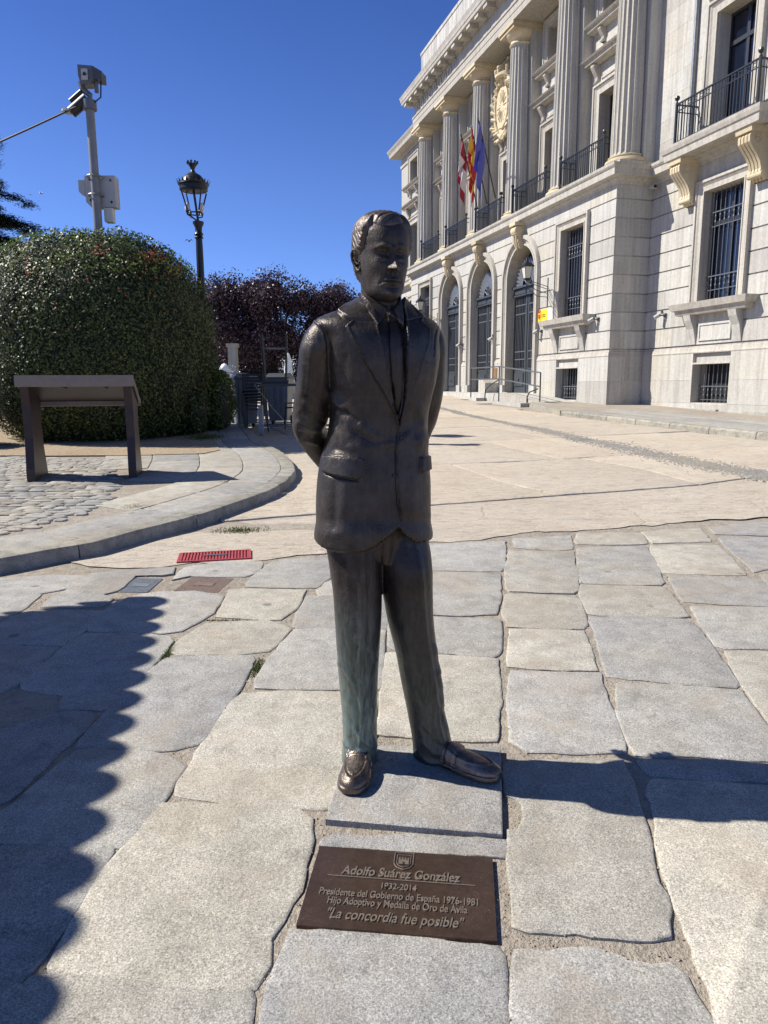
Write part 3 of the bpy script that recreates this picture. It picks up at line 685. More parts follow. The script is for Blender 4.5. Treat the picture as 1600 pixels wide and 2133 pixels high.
def wall_back(y0, y1, h0, h1, x, th, ops, name, parent, mat=M_wall):
    m_ = MB(); cur = y0
    for o in sorted(ops, key=lambda o: o['c']):
        hw = o['hw'] if o['kind'] == 'rect' else o['r']; a, b = o['c']-hw, o['c']+hw
        m_.box(x, x+th, cur, a, h0, h1)
        holes = [o] + o.get('more', [])
        hs_ = sorted(holes, key=lambda q: q['b']); z = h0
        for q in hs_:
            if q['kind'] == 'rect':
                if q['b'] > z: m_.box(x, x+th, a, b, z, q['b'])
                z = q['t']
                if q['hw'] < hw: m_.box(x, x+th, a, o['c']-q['hw'], q['b'], q['t']); m_.box(x, x+th, o['c']+q['hw'], b, q['b'], q['t'])
            else:
                N = 20; pts = [(o['c'] + hw*math.cos(math.pi*k/N), q['s'] + hw*math.sin(math.pi*k/N)) for k in range(N+1)]
                for k in range(N):
                    (pa, qa), (pb, qb) = pts[k], pts[k+1]
                    m_.add([(x,pa,qa),(x,pb,qb),(x,pb,h1),(x,pa,h1),(x+th,pa,qa),(x+th,pb,qb),(x+th,pb,h1),(x+th,pa,h1)], [(0,1,2,3),(7,6,5,4),(0,4,5,1)])
                z = h1
        if z < h1: m_.box(x, x+th, a, b, z, h1)
        cur = b
    m_.box(x, x+th, cur, y1, h0, h1)
    return m_.build(name, mat, parent)
R_ = lambda c, b, t, hw, **k: dict(kind='rect', c=c, b=b, t=t, hw=hw, **k)
A_ = lambda c: dict(kind='arch', c=c, b=.2, s=ARC_S, r=ARC_R)
basw = lambda c: R_(c, BAS['b'], BAS['t'], BAS['hw']); winw = lambda c: R_(c, WIN['b'], WIN['t'], WIN['hw'])
pw = [dict(winw(BAYS[0]), more=[basw(BAYS[0])]), A_(BAYS[1]), A_(BAYS[2]), A_(BAYS[3]), dict(winw(BAYS[4]), more=[basw(BAYS[4])])]
wall_back(0.02, TL-.02, .2, 6.9, .035, .55, pw, 'wall_core', lower)
pww = [winw(BAYS[0]), A_(BAYS[1]), A_(BAYS[2]), A_(BAYS[3]), winw(BAYS[4])]
pwb = [basw(BAYS[0]), A_(BAYS[1]), A_(BAYS[2]), A_(BAYS[3]), basw(BAYS[4])]
GR = [2.30, 2.80, 3.30, 3.79, 4.29, 4.78, 5.27, 5.76, 6.24, 6.78]
for a, b in zip(GR[:-1], GR[1:]):
    course_blocks(0, TL, a+.018, b-.018, 0, pww, .036, lower, grow=.22, arcgrow=.30)
# plinth
for a, b in ((.25, .72), (.72, 1.42), (1.42, 2.10)):
    course_blocks(-.05, TL+.05, a+.002, b-.002, -.05, pwb, .086, lower, grow=.0, arcgrow=.30, L0=1.3, vgap=.002)
# side wall of the portico, facing the camera
MB().box(.06, WD+.4, .035, .5, .2, 6.9).build('side_wall_core', M_wall, lower)
for i, (a, b) in enumerate(zip(GR[:-1], GR[1:])):
    c = .45 + .2*(i % 2)
    for (xa, xb) in ((.0, c), (c, WD-.001)):
        MB().box(xa+(.002 if xa else .037), xb-.002, 0, .036, a+.018, b-.018).build('stone_block', M_wall, lower)
for i, (a, b) in enumerate(((.25, .72), (.72, 1.42), (1.42, 2.10))):
    c = .5 + .2*(i % 2)
    for (xa, xb) in ((-.05, c), (c, WD-.051)): MB().box(xa+(.002 if xa > 0 else .087), xb-.002, -.05, .036, a+.002, b-.002).build('stone_block', M_wall, lower)
# near wing (towards the camera, out of frame on the right)
NW = -9.5
nwl = [dict(winw(WCY), more=[basw(WCY)]), dict(winw(WCY-4.2), more=[basw(WCY-4.2)])]
wall_back(NW, 0.0, .2, 6.9, WD+.035, .55, nwl, 'wing_wall_core', lower)
for a, b in zip(GR[:-1], GR[1:]):
    course_blocks(NW, 0, a+.018, b-.018, WD, [winw(WCY), winw(WCY-4.2)], .036, lower, grow=.22, L0=1.05, seed=5)
for a, b in ((.50, .86), (.86, 1.43), (1.43, 2.10)):
    course_blocks(NW, -.05, a+.002, b-.002, WD-.05, [basw(WCY), basw(WCY-4.2)], .086, lower, L0=1.2, seed=9)
for k in range(9): # rough footing blocks
    y = -1.35 - k*.92; MB().box(WD-.13, WD-.052, y-.90, y, .2, .70+.03*math.sin(k*2.1)).build('stone_block', M_trim, lower)
# far wing
fwl = [dict(winw(TL+2.9), more=[basw(TL+2.9)])]
wall_back(TL, TE-.02, .2, 6.9, WD+.035, .55, fwl, 'far_wing_wall_core', lower)
for a, b in zip(GR[:-1], GR[1:]):
    course_blocks(TL, TE, a+.018, b-.018, WD, [winw(TL+2.9)], .036, lower, grow=.22, L0=1.6, seed=11)
MB().box(WD-.05, WD+.03, TL+.05, TE, .2, 2.1).build('far_plinth', M_wall, lower)
# solid mass behind (keeps sky out of the windows) and end wall
MB().box(WD+1.3, WD+12, NW, TE, .0, 14.2).box(WD+.7, WD+1.3, TE-.5, TE, 0, 14.2).box(WD+.6, WD+1.3, NW, NW+.4, 0, 14.2).build('inner_mass', M_dark, bld)
MB().box(WD+.04, WD+12, TE-.001, TE+.05, 0, 13.4).build('end_wall', M_wall, bld)
# plinth moulding and belt cornice along the whole front
path = [(WD, NW), (WD, 0), (0, 0), (0, TL), (WD, TL), (WD, TE), (WD+6, TE)]
e_ = ARC_R+.33; PM = [[(WD, NW), (WD, 0), (0, 0), (0, BAYS[1]-e_)], [(0, BAYS[1]+e_), (0, BAYS[2]-e_)], [(0, BAYS[2]+e_), (0, BAYS[3]-e_)], [(0, BAYS[3]+e_), (0, TL), (WD, TL), (WD, TE), (WD+6, TE)]]
PMP = [(-.01, 2.10), (.055, 2.10), (.062, 2.125), (.05, 2.15), (.035, 2.21), (.035, 2.225), (.012, 2.24), (.012, 2.28), (-.01, 2.28)]
MB().sweep([(-.01, 2.10), (.055, 2.10), (.062, 2.125), (.05, 2.15), (.035, 2.21), (.035, 2.225), (.012, 2.24), (.012, 2.28), (-.01, 2.28)], PM[0]).sweep(PMP, PM[1]).sweep(PMP, PM[2]).sweep(PMP, PM[3]).build('plinth_moulding', M_trim, bld)
MB().sweep([(-.02, 6.60), (.03, 6.60), (.05, 6.66), (.12, 6.70), (.13, 6.735), (.27, 6.765), (.28, 6.93), (.30, 6.94), (.33, 6.985), (.34, 7.05), (-.3, 7.06), (-.3, 6.6)], path).build('belt_cornice', M_trim, bld)
# ---- windows
def frame_rect(par, c, hw, b, t, x, fw_, steps=((0, .10), (.09, .07), (.17, .05)), bottom=False, mat=M_trim):
    m_ = MB()
    for off, pr in steps: 
        o_ = fw_ - off
        m_.box(x-pr, x, c-hw-o_, c-hw-(0 if off == steps[-1][0] else fw_-off-.08), b, t+o_)
        m_.box(x-pr, x, c+hw+(0 if off == steps[-1][0] else fw_-off-.08), c+hw+o_, b, t+o_)
        m_.box(x-pr, x, c-hw-(0 if off == steps[-1][0] else fw_-off-.08), c+hw+(0 if off == steps[-1][0] else fw_-off-.08), t+(0 if off == steps[-1][0] else fw_-off-.08), t+o_)
    m_.build('frame', mat, par)
def frame_sweep(par, c, hw, b, t, x, fw_, mat=M_trim):
    """moulded architrave round three sides"""
    prof = [(0, 0), (0, .055), (.03, .055), (.03, .035), (fw_-.14, .045), (fw_-.10, .075), (fw_-.07, .075), (fw_-.06, .11), (fw_, .11), (fw_, 0)]
    ring = []
    for q, pr in prof: ring.append([(x-pr, c-hw-q, b), (x-pr, c-hw-q, t+q), (x-pr, c+hw+q, t+q), (x-pr, c+hw+q, b)])
    V = [p for r in ring for p in r]; n = len(ring); Fc = []
    for i in range(n):
        j = (i+1) % n
        for k in range(3): Fc.append((i*4+k, i*4+k+1, j*4+k+1, j*4+k))
    Fc.append(tuple(i*4 for i in range(n))); Fc.append(tuple(i*4+3 for i in range(n)))
    MB().add(V, Fc).build('frame', mat, par)
def grille(par, c, hw, b, t, x, nb, rails, collars=True, r=.011, mat=M_irong):
    m_ = MB(); 
    for k in range(nb):
        y = c-hw+.05 + (2*hw-.1)*k/(nb-1); m_.tube([(x, y, b), (x, y, t)], r, 6)
        if collars:
            for z in rails: m_.lathe([(r, -.10), (.020, -.085), (.024, -.06), (.014, -.03), (.014, .03), (.024, .06), (.020, .085), (r, .10)], (x, y, z-.16), 6)
    for z in rails: m_.box(x-.012, x+.012, c-hw, c+hw, z-.012, z+.012); m_.box(x-.006, x+.006, c-hw, c+hw, z-.34, z-.322)
    m_.build('grille', mat, par)
def glazing(par, c, hw, b, t, x, trans=None, mull=True):
    m_ = MB(); m_.box(x-.03, x+.03, c-hw, c-hw+.06, b, t).box(x-.03, x+.03, c+hw-.06, c+hw, b, t).box(x-.03, x+.03, c-hw+.06, c+hw-.06, t-.07, t).box(x-.03, x+.03, c-hw+.06, c+hw-.06, b, b+.09)
    if mull: m_.box(x-.035, x+.028, c-.045, c+.045, b+.09, t-.07)
    if trans: m_.box(x-.045, x+.027, c-hw+.06, c+hw-.06, trans-.05, trans+.05)
    m_.build('window_frame', M_winframe, par)
    MB().box(x+.004, x+.012, c-hw+.05, c+hw-.05, b+.05, t-.05).build('pane', M_glass, par)
def reveal(par, c, hw, b, t, x0, x1, mat=M_trim):
    m_ = MB(); e = .003
    m_.box(x0, x1, c-hw-.04, c-hw+e, b, t).box(x0, x1, c+hw-e, c+hw+.04, b, t).box(x0, x1, c-hw+e, c+hw-e, t-e, t+.04).box(x0, x1, c-hw+e, c+hw-e, b-.04, b+e)
    m_.build('reveal', mat, par)
def corbel_shelf(par, c, hw, z, x, tall=.85):
    """window sill shelf on two small brackets over a framed panel"""
    MB().sweep([(-.02, z-.28), (.22, z-.28), (.24, z-.25), (.26, z-.17), (.33, z-.15), (.36, z-.06), (.38, z), (-.02, z+.01)], [(x+.02, c-hw-.30), (x, c-hw-.30), (x, c+hw+.30), (x+.02, c+hw+.30)]).build('sill', M_trim, par)
    for s in (-1, 1):
        y = c + s*(hw+.12); pr = [(x, z-.28), (x-.24, z-.28), (x-.20, z-.42), (x-.10, z-.62), (x-.05, z-.85), (x-.025, z-1.0), (x, z-1.0)]
        m_ = MB(); m_.prism(pr, y-.13, y+.13, lambda p, q, h: (p, h, q)); m_.build('bracket', M_wall, par)
    m_ = MB(); a, b_, z0, z1 = c-hw+.10, c+hw-.10, z-.92, z-.50
    m_.box(x-.035, x, a, b_, z0, z0+.05).box(x-.035, x, a, b_, z1-.05, z1).box(x-.035, x, a, a+.05, z0+.05, z1-.05).box(x-.035, x, b_-.05, b_, z0+.05, z1-.05)
    m_.box(x-.012, x, a+.05, b_-.05, z0+.05, z1-.05); m_.build('panel', M_wall, par)
def ground_window(c, x, label=None):
    w_ = empty('window', (0, 0, 0), parent=bld)
    frame_sweep(w_, c, WIN['hw'], WIN['b'], WIN['t'], x, .26)
    reveal(w_, c, WIN['hw'], WIN['b'], WIN['t'], x-.03, x+.58)
    glazing(w_, c, WIN['hw'], WIN['b'], WIN['t'], x+.30, trans=5.2)
    grille(w_, c, WIN['hw'], WIN['b'], WIN['t'], x+.17, 9, (3.95, 5.45))
    corbel_shelf(w_, c, WIN['hw'], WIN['b'], x)
    w2 = empty('basement_window', (0, 0, 0), parent=bld)
    reveal(w2, c, BAS['hw'], BAS['b'], BAS['t'], x-.052, x+.56, M_wall)
    MB().box(x+.4, x+.45, c-BAS['hw'], c+BAS['hw'], BAS['b'], BAS['t']).build('pane', M_dark, w2)
    grille(w2, c, BAS['hw'], BAS['b'], BAS['t'], x+.18, 9, (1.28,))
for c in (BAYS[0], BAYS[4]): ground_window(c, 0)
for c in (WCY, WCY-4.2, TL+2.9): ground_window(c, WD)
# ---- arched doors
def arch_door(c):
    d = empty('arched_door', (0, 0, 0), parent=bld)
    # moulded archivolt swept round the opening
    prof = [(0, -.02), (0, .05), (.05, .05), (.06, .02), (.14, .035), (.17, .07), (.20, .07), (.21, .12), (.31, .12), (.34, .06), (.34, -.02)]
    line = [(-1, LAND+.28), (-1, ARC_S)] ; N = 24
    pts = [(-ARC_R, LAND+.28, -1, 0)] + [(ARC_R*math.cos(math.pi-math.pi*k/N), ARC_S+ARC_R*math.sin(math.pi*k/N), math.cos(math.pi-math.pi*k/N), math.sin(math.pi*k/N)) for k in range(N+1)] + [(ARC_R, LAND+.28, 1, 0)]
    V = []; m = len(prof)
    for (a, z, nx, nz) in pts:
        for q, pr in prof: V.append((-pr, c+a+nx*q, z+nz*q))
    Fc = [(i*m+j, i*m+(j+1) % m, (i+1)*m+(j+1) % m, (i+1)*m+j) for i in range(len(pts)-1) for j in range(m)] + [tuple(range(m)), tuple((len(pts)-1)*m+j for j in range(m))]
    MB().add(V, Fc).build('archivolt', M_trim, d, smooth=30)
    m_ = MB()
    for s in (-1, 1): m_.box(-.14, .02, *(sorted((c+s*(ARC_R-.002), c+s*(ARC_R+.36)))), LAND-.1, LAND+.28)
    m_.build('jamb_base', M_wall, d)
    # keystone scroll
    ks = [(.0, 6.62), (-.30, 6.60), (-.36, 6.50), (-.34, 6.36), (-.24, 6.27), (-.20, 6.14), (-.22, 6.00), (-.16, 5.90), (-.02, 5.92), (.02, 6.0)]
    m_ = MB(); m_.prism(ks, c-.15, c+.15, lambda p, q, h: (p, h, q))
    m_.lathe([(.02, -.19), (.13, -.185), (.14, -.17), (.14, .17), (.13, .185), (.02, .19)], (0, 0, 0), 16); n0 = len(m_.v)-6*16
    for i in range(n0, len(m_.v)): p = m_.v[i]; m_.v[i] = (-.24+p[0], c+p[2], 6.47+p[1])
    m_.tube([(-.28, c-.09, 6.3), (-.25, c-.07, 6.05), (-.17, c, 5.88), (-.25, c+.07, 6.05), (-.28, c+.09, 6.3)], .035, 8)
    m_.box(-.40, 0, c-.22, c+.22, 6.62, 6.72)
    m_.build('keystone', M_cream, d, smooth=35)
    # inner reveal, leaf, fanlight
    x = .27
    rv = MB(); prev = None
    for (a, z) in [(-ARC_R+.002, LAND)] + [((ARC_R-.002)*math.cos(math.pi-math.pi*k/N), ARC_S+(ARC_R-.002)*math.sin(math.pi*k/N)) for k in range(N+1)] + [(ARC_R-.002, LAND)]:
        if prev: rv.add([(-.018, c+prev[0], prev[1]), (-.018, c+a, z), (.75, c+a, z), (.75, c+prev[0], prev[1])], [(0, 1, 2, 3)])
        prev = (a, z)
    rv.build('reveal', M_trim, d, smooth=40, fix=False)
    MB().box(x+.28, x+.30, c-1.15, c+1.15, LAND-.05, 6.1).build('backing', M_dark, d)
    hw = ARC_R-.01; T0 = 4.72
    m_ = MB(); m_.box(x-.08, x+.06, c-hw, c+hw, T0-.32, T0-.27).box(x-.03, x+.05, c-hw, c+hw, T0-.27, T0-.05).box(x-.12, x+.06, c-hw, c+hw, T0-.05, T0+.02)
    for s in (-.53, .53): 
        for (a, b) in ((-.42, .42),): m_.box(x-.045, x-.03, c+s+a, c+s+b, T0-.24, T0-.10)
    m_.build('transom', M_door, d)
    m_ = MB()   # two leaves
    for s in (-1, 1):
        e0, e1 = (c-hw, c-.03) if s < 0 else (c+.03, c+hw)
        m_.box(x, x+.05, e0, e0+.10, LAND, T0-.32).box(x, x+.05, e1-.10, e1, LAND, T0-.32)
        m_.box(x, x+.05, e0+.10, e1-.10, LAND, LAND+.16); m_.box(x+.01, x+.04, e0+.10, e1-.10, LAND+.16, LAND+.80)
        m_.box(x-.02, x+.01, e0+.16, e1-.16, LAND+.24, LAND+.70); m_.box(x, x+.05, e0+.10, e1-.10, LAND+.80, LAND+.88)
        m_.lathe([(.015, -.03), (.04, -.02), (.05, 0), (.04, .02), (.015, .03)], (0, 0, 0), 10); n0 = len(m_.v)-50; cc_ = (e0+e1)/2
        for i in range(n0, len(m_.v)): p = m_.v[i]; m_.v[i] = (x-.04+p[2], cc_+p[0], LAND+.47+p[1])
    m_.build('door_leaf', M_door, d)
    m_ = MB()
    for s in (-1, 1):
        e0, e1 = (c-hw, c-.03) if s < 0 else (c+.03, c+hw); nbr = 7
        for k in range(nbr): y = e0+.15 + (e1-e0-.30)*k/(nbr-1); m_.tube([(x+.02, y, LAND+.88), (x+.02, y, T0-.32)], .013, 6)
        for z in (LAND+1.18, LAND+1.45, LAND+2.75, LAND+3.05): m_.box(x, x+.045, e0+.10, e1-.10, z-.018, z+.018)
    m_.build('door_grille', M_irong, d)
    m_ = MB()  # sunburst
    for k in range(19):
        a = math.pi*(k+.5)/19; ca, sa = math.cos(a), math.sin(a); r1 = .84
        p0 = (x, c+.42*ca - .035*sa, T0+.02+.42*sa+.035*ca); p1 = (x, c+.42*ca+.035*sa, T0+.02+.42*sa-.035*ca)
        p2 = (x, c+.78*ca+.055*sa, T0+.02+.78*sa-.055*ca); p3 = (x, c+(r1+.08)*ca, T0+.02+(r1+.08)*sa); p4 = (x, c+.78*ca-.055*sa, T0+.02+.78*sa+.055*ca)
        n0 = [p0, p1, p2, p3, p4]; m_.add(n0+[(q[0]-.03, q[1], q[2]) for q in n0], [(0,1,2,3,4), (9,8,7,6,5), (0,1,6,5), (1,2,7,6), (2,3,8,7), (3,4,9,8), (4,0,5,9)])
    for k in range(24):
        a, b = math.pi*k/24, math.pi*(k+1)/24
        for (ra, rb) in ((.36, .44), (.04, .10)):
            m_.add([(x-.04, c+ra*math.cos(a), T0+.02+ra*math.sin(a)), (x-.04, c+rb*math.cos(a), T0+.02+rb*math.sin(a)), (x-.04, c+rb*math.cos(b), T0+.02+rb*math.sin(b)), (x-.04, c+ra*math.cos(b), T0+.02+ra*math.sin(b))], [(0, 1, 2, 3)])
    for k in range(5):
        a = math.pi*(k+1)/6; m_.tube([(x-.02, c+.1*math.cos(a), T0+.02+.1*math.sin(a)), (x-.05, c+.24*math.cos(a+.25), T0+.02+.24*math.sin(a+.25)), (x-.02, c+.37*math.cos(a), T0+.02+.37*math.sin(a))], .02, 6)
    m_.build('sunburst_fanlight', M_steel, d)
for c in BAYS[1:4]: arch_door(c)
# ---- colonnade
def column(c):
    col = empty('column', (.57, c, 0), parent=bld); nf = 20; V = []; Fc = []
    zs = [7.42, 7.5] + [7.5 + (12.86-7.5)*k/10 for k in range(1, 11)] + [12.93]; per = 6
    for iz, z in enumerate(zs):
        f = (z-7.42)/(12.93-7.42); R = .435 - .085*(f**1.6); dep = .045*min(1, (z-7.42)/.08)*min(1, (12.93-z)/.08)
        for k in range(nf*per):
            q = (k % per)/per; fl = math.sin(math.pi*q) if q else 0; r = R - dep*(fl**.6 if fl > 0 else 0); a = 2*math.pi*k/(nf*per); V.append((r*math.cos(a), r*math.sin(a), z))
    n = nf*per
    for i in range(len(zs)-1):
        for k in range(n): Fc.append((i*n+k, i*n+(k+1) % n, (i+1)*n+(k+1) % n, (i+1)*n+k))
    MB().add(V, Fc).build('shaft', M_wall, col)
    m_ = MB(); m_.box(-.565, .565, -.565, .565, 7.04, 7.20); m_.build('plinth', M_trim, col)
    MB().lathe([(.50, 7.20), (.555, 7.215), (.575, 7.26), (.56, 7.31), (.50, 7.335), (.475, 7.35), (.475, 7.375), (.49, 7.385), (.49, 7.41), (.44, 7.43)], n=40).build('base', M_cream, col, smooth=40)
    MB().lathe([(.33, 12.90), (.375, 12.91), (.40, 12.95), (.375, 12.99), (.355, 13.0), (.355, 13.08), (.38, 13.10), (.46, 13.16), (.52, 13.24), (.53, 13.28), (.40, 13.285)], n=40).build('echinus', M_cream, col, smooth=40)
    m_ = MB(); m_.box(-.55, .55, -.55, .55, 13.28, 13.38); m_.box(-.60, .60, -.60, .60, 13.38, 13.478); m_.build('abacus', M_cream, col)
for c in COLS: column(c)
# wall behind the columns: antae and bay walls with tall windows
ops = []
for c in BAYS: ops.append(dict(R_(c, 7.05, 9.88, .62), more=[R_(c, 11.9, 13.15, .62)]))
wall_back(0.0, TL, 7.0, 14.3, WD, .5, ops, 'bay_wall', upper)
for c in COLS:
    a, b = max(c-.5, 0), min(c+.5, TL); MB().box(.75, WD-.002, a, b, 7.0, 13.48).build('pilaster', M_wall, upper)
def hood(par, c, hw, z, x, pr=.40):
    MB().sweep([(-.01, z-.2), (.10, z-.2), (.13, z-.17), (pr-.12, z-.15), (pr-.10, z-.06), (pr-.03, z-.04), (pr, z), (-.01, z+.03)], [(x+.02, c-hw), (x, c-hw), (x, c+hw), (x+.02, c+hw)]).build('hood', M_trim, par)
def scroll(par, c, z0, z1, x, wd=.18, pr=.22, mat=M_trim):
    H = z1-z0; prf = [(x, z1), (x-pr, z1), (x-pr*1.05, z1-.12*H), (x-pr*.75, z1-.35*H), (x-pr*.35, z1-.62*H), (x-pr*.32, z1-.8*H), (x-pr*.55, z1-.9*H), (x-pr*.4, z0), (x, z0)]
    m_ = MB(); m_.prism(prf, c-wd/2, c+wd/2, lambda p, q, h: (p, h, q))
    for k in (-1, 0, 1): m_.prism([(p-.02 if p < x else p, q) for p, q in prf], c+k*wd*.3-.02, c+k*wd*.3+.02, lambda p, q, h: (p, h, q))
    m_.build('bracket', mat, par)
def tall_window(c, x, base=7.05):
    w_ = empty('tall_window', (0, 0, 0), parent=bld)
    frame_sweep(w_, c, .62, base, 9.88, x, .30)
    reveal(w_, c, .62, base, 9.88, x-.03, x+.56); glazing(w_, c, .62, base, 9.88, x+.36, trans=9.2)
    hood(w_, c, 1.02, 10.92, x)
    for s in (-1, 1): scroll(w_, c+s*.78, 10.2, 10.72, x)
    MB().box(x-.03, x, c-.6, c+.6, 10.3, 10.36).box(x-.03, x, c-.6, c+.6, 10.6, 10.66).build('panel', M_trim, w_)
    hood(w_, c, 1.0, 11.86, x, .36)
    for s in (-1, 1): scroll(w_, c+s*.55, 11.28, 11.66, x, .16, .18)
    w2 = empty('upper_window', (0, 0, 0), parent=bld)
    frame_sweep(w2, c, .62, 11.9, 13.15, x, .26); reveal(w2, c, .62, 11.9, 13.15, x-.03, x+.56); glazing(w2, c, .62, 11.9, 13.15, x+.36)
for c in BAYS: tall_window(c, WD)
# entablature
def sy(y0, y1): return [(WD, y0), (0.02, y0), (0.02, y1), (WD, y1)]
ent = empty('entablature', (0, 0, 0), parent=bld); Y0, Y1 = -.06, 17.62
MB().sweep([(-.02-.0, 13.48), (.02, 13.48), (.02, 13.70), (.035, 13.70), (.035, 13.90), (.065, 13.92), (.065, 13.99), (-.02, 13.99)], sy(Y0, Y1)).box(.04, WD+.01, Y0+.02, Y1-.02, 13.482, 14.0).build('architrave', M_trim, ent)
MB().box(.05, WD+.3, Y0+.02, Y1-.02, 13.98, 14.55).build('frieze', M_wall, ent)
MB().sweep([(-.02, 14.50), (.06, 14.50), (.08, 14.56), (.10, 14.62), (.46, 14.64), (.48, 14.74), (.50, 14.76), (.52, 14.86), (.56, 14.98), (-.3, 15.04), (-.3, 14.5)], sy(Y0, Y1)).build('cornice', M_trim, ent)
k = 0; y = Y0 + .18
while y < Y1-.1:
    MB().box(-.40, -.02, y, y+.34, 14.50, 14.635).box(-.36, -.02, y+.03, y+.31, 14.47, 14.50).build('modillion', M_trim, ent); y += .79; k += 1
# raised ornaments of the frieze (far bays)
m_ = MB()
for k in range(9):
    y = 12.2 + k*.6
    m_.tube([(.03, y+.17*math.cos(a), 14.24+.2*math.sin(a)) for a in np.linspace(0, 2*math.pi*(1 if k % 2 else .7), 14)], .028, 6)
m_.build('frieze_relief', M_wall, ent)
MB().box(.30, .75, .45, 17.35, 15.0, 16.75).box(.27, .78, .42, 17.38, 16.62, 16.75).box(WD, 9, .45, 17.35, 15.0, 16.2).build('attic_parapet', M_roofst, bld)
MB().box(WD+.1, 9, 0, TL, 14.2, 15.02).build('portico_roof', M_roofst, bld)
# wings upper wall
def ashlar(y0, y1, h0, h1, x, ops, rowh, seed, L0):
    h = h0; i = 0
    while h < h1-.05:
        hb = min(h+rowh, h1); course_blocks(y0, y1, h+.002, hb-.002, x, ops, .02, upper, grow=.24, L0=L0, seed=seed+i, vgap=.002); h = hb; i += 1
nwo = [dict(R_(WCY, 7.05, 9.88, .60), more=[R_(WCY, 11.9, 13.15, .6)]), dict(R_(WCY-4.2, 7.05, 9.88, .60), more=[R_(WCY-4.2, 11.9, 13.15, .6)])]
wall_back(NW, 0, 7.0, 13.6, WD+.018, .5, nwo, 'wing_upper_core', upper)
ashlar(-5.2, -.002, 7.07, 12.3, WD, [R_(WCY, 7.05, 9.88, .6)], .52, 40, 1.1)
MB().box(WD-.001, WD+.02, NW, -5.21, 7.07, 9.9).build('wing_upper_plain', M_wall, upper)
for c in (WCY, WCY-4.2): tall_window(c, WD)
fwo = [dict(R_(TL+2.9, 7.05, 9.88, .60), more=[R_(TL+2.9, 11.9, 13.15, .6)])]
wall_back(TL, TE, 7.0, 13.9, WD, .5, fwo, 'far_wing_upper', upper)
tall_window(TL+2.9, WD)
for (a, b) in ((TL, TE), (NW, 0)):
    pth = [(WD, a), (WD, b)] if b < TL else [(WD, a), (WD, b), (WD+8, b)]
    MB().sweep([(-.02, 13.72), (.05, 13.72), (.10, 13.80), (.55, 13.86), (.58, 14.02), (.66, 14.16), (.68, 14.22), (-.4, 14.26), (-.4, 13.72)], pth).build('wing_cornice', M_trim, bld)
    MB().sweep([(-.02, 13.22), (.05, 13.22), (.07, 13.34), (-.02, 13.34)], pth).build('string_course', M_trim, bld)
    MB().box(WD+.5, WD+8, a, b-.3, 14.2, 15.3).build('wing_roof', M_roofst, bld)
# downpipe on the near wing
MB().tube([(WD-.07, -1.45, 7.1), (WD-.07, -1.45, 13.7)], .045, 10).build('downpipe', M_pipe if 'M_pipe' in globals() else M_steel, bld, smooth=60)
# ---- balcony railings
def railing(y0, y1, x, z, ret, par_name='balcony_railing', nb=None):
    r = empty(par_name, (0, 0, 0), parent=bld); H = .92
    for y in (y0, y1):
        post = MB(); post.box(x-.025, x+.025, y-.025, y+.025, z, z+H+.04); post.lathe([(.015, 0), (.03, .01), (.018, .03), (.018, .05), (.05, .07), (.062, .11), (.05, .15), (.01, .17)], (x, y, z+H+.04), 10); post.build('post', M_iron, r)
    ra = MB(); ra.box(x-.022, x+.022, y0+.025, y1-.025, z+H-.01, z+H+.02); ra.box(x-.012, x+.012, y0+.025, y1-.025, z+H-.17, z+H-.15); ra.box(x-.012, x+.012, y0+.025, y1-.025, z+.05, z+.07)
    for y in (y0, y1): 
        ra.box(x+.025, x+ret, y-.02, y+.02, z+H-.01, z+H+.02); ra.box(x+.025, x+ret, y-.01, y+.01, z+H-.17, z+H-.15); ra.box(x+.025, x+ret, y-.01, y+.01, z+.05, z+.07)
    n = nb or int((y1-y0)/.105); sp = (y1-y0)/n
    for k in range(0, n-1, 2):   # square links under the hand rail
        ra.box(x-.008, x+.008, y0+sp*(k+1)+.010, y0+sp*(k+2)-.010, z+H-.052, z+H-.040); ra.box(x-.008, x+.008, y0+sp*(k+1)+.010, y0+sp*(k+2)-.010, z+H-.125, z+H-.113)
    ra.build('rails', M_iron, r)
    bm_ = MB(); bm_.box(-.009, .009, -.009, .009, .0, H-.01); me = bm_.mesh('baluster', M_iron)
    for k in range(1, n): o = link('baluster', me, r); o.location = (x, y0+sp*k, z)
    m2 = int(ret/.13)
    for y in (y0, y1):
        for k in range(1, m2): o = link('baluster', me, r); o.location = (x+.02+(ret-.02)*k/m2, y, z)
    return r
for c in BAYS: railing(c-1.20, c+1.20, .16, 7.14, .50)
MB().box(-.12, 1.1, 0.05, TL-.05, 7.04, 7.12).build('balcony_floor', M_trim, bld)
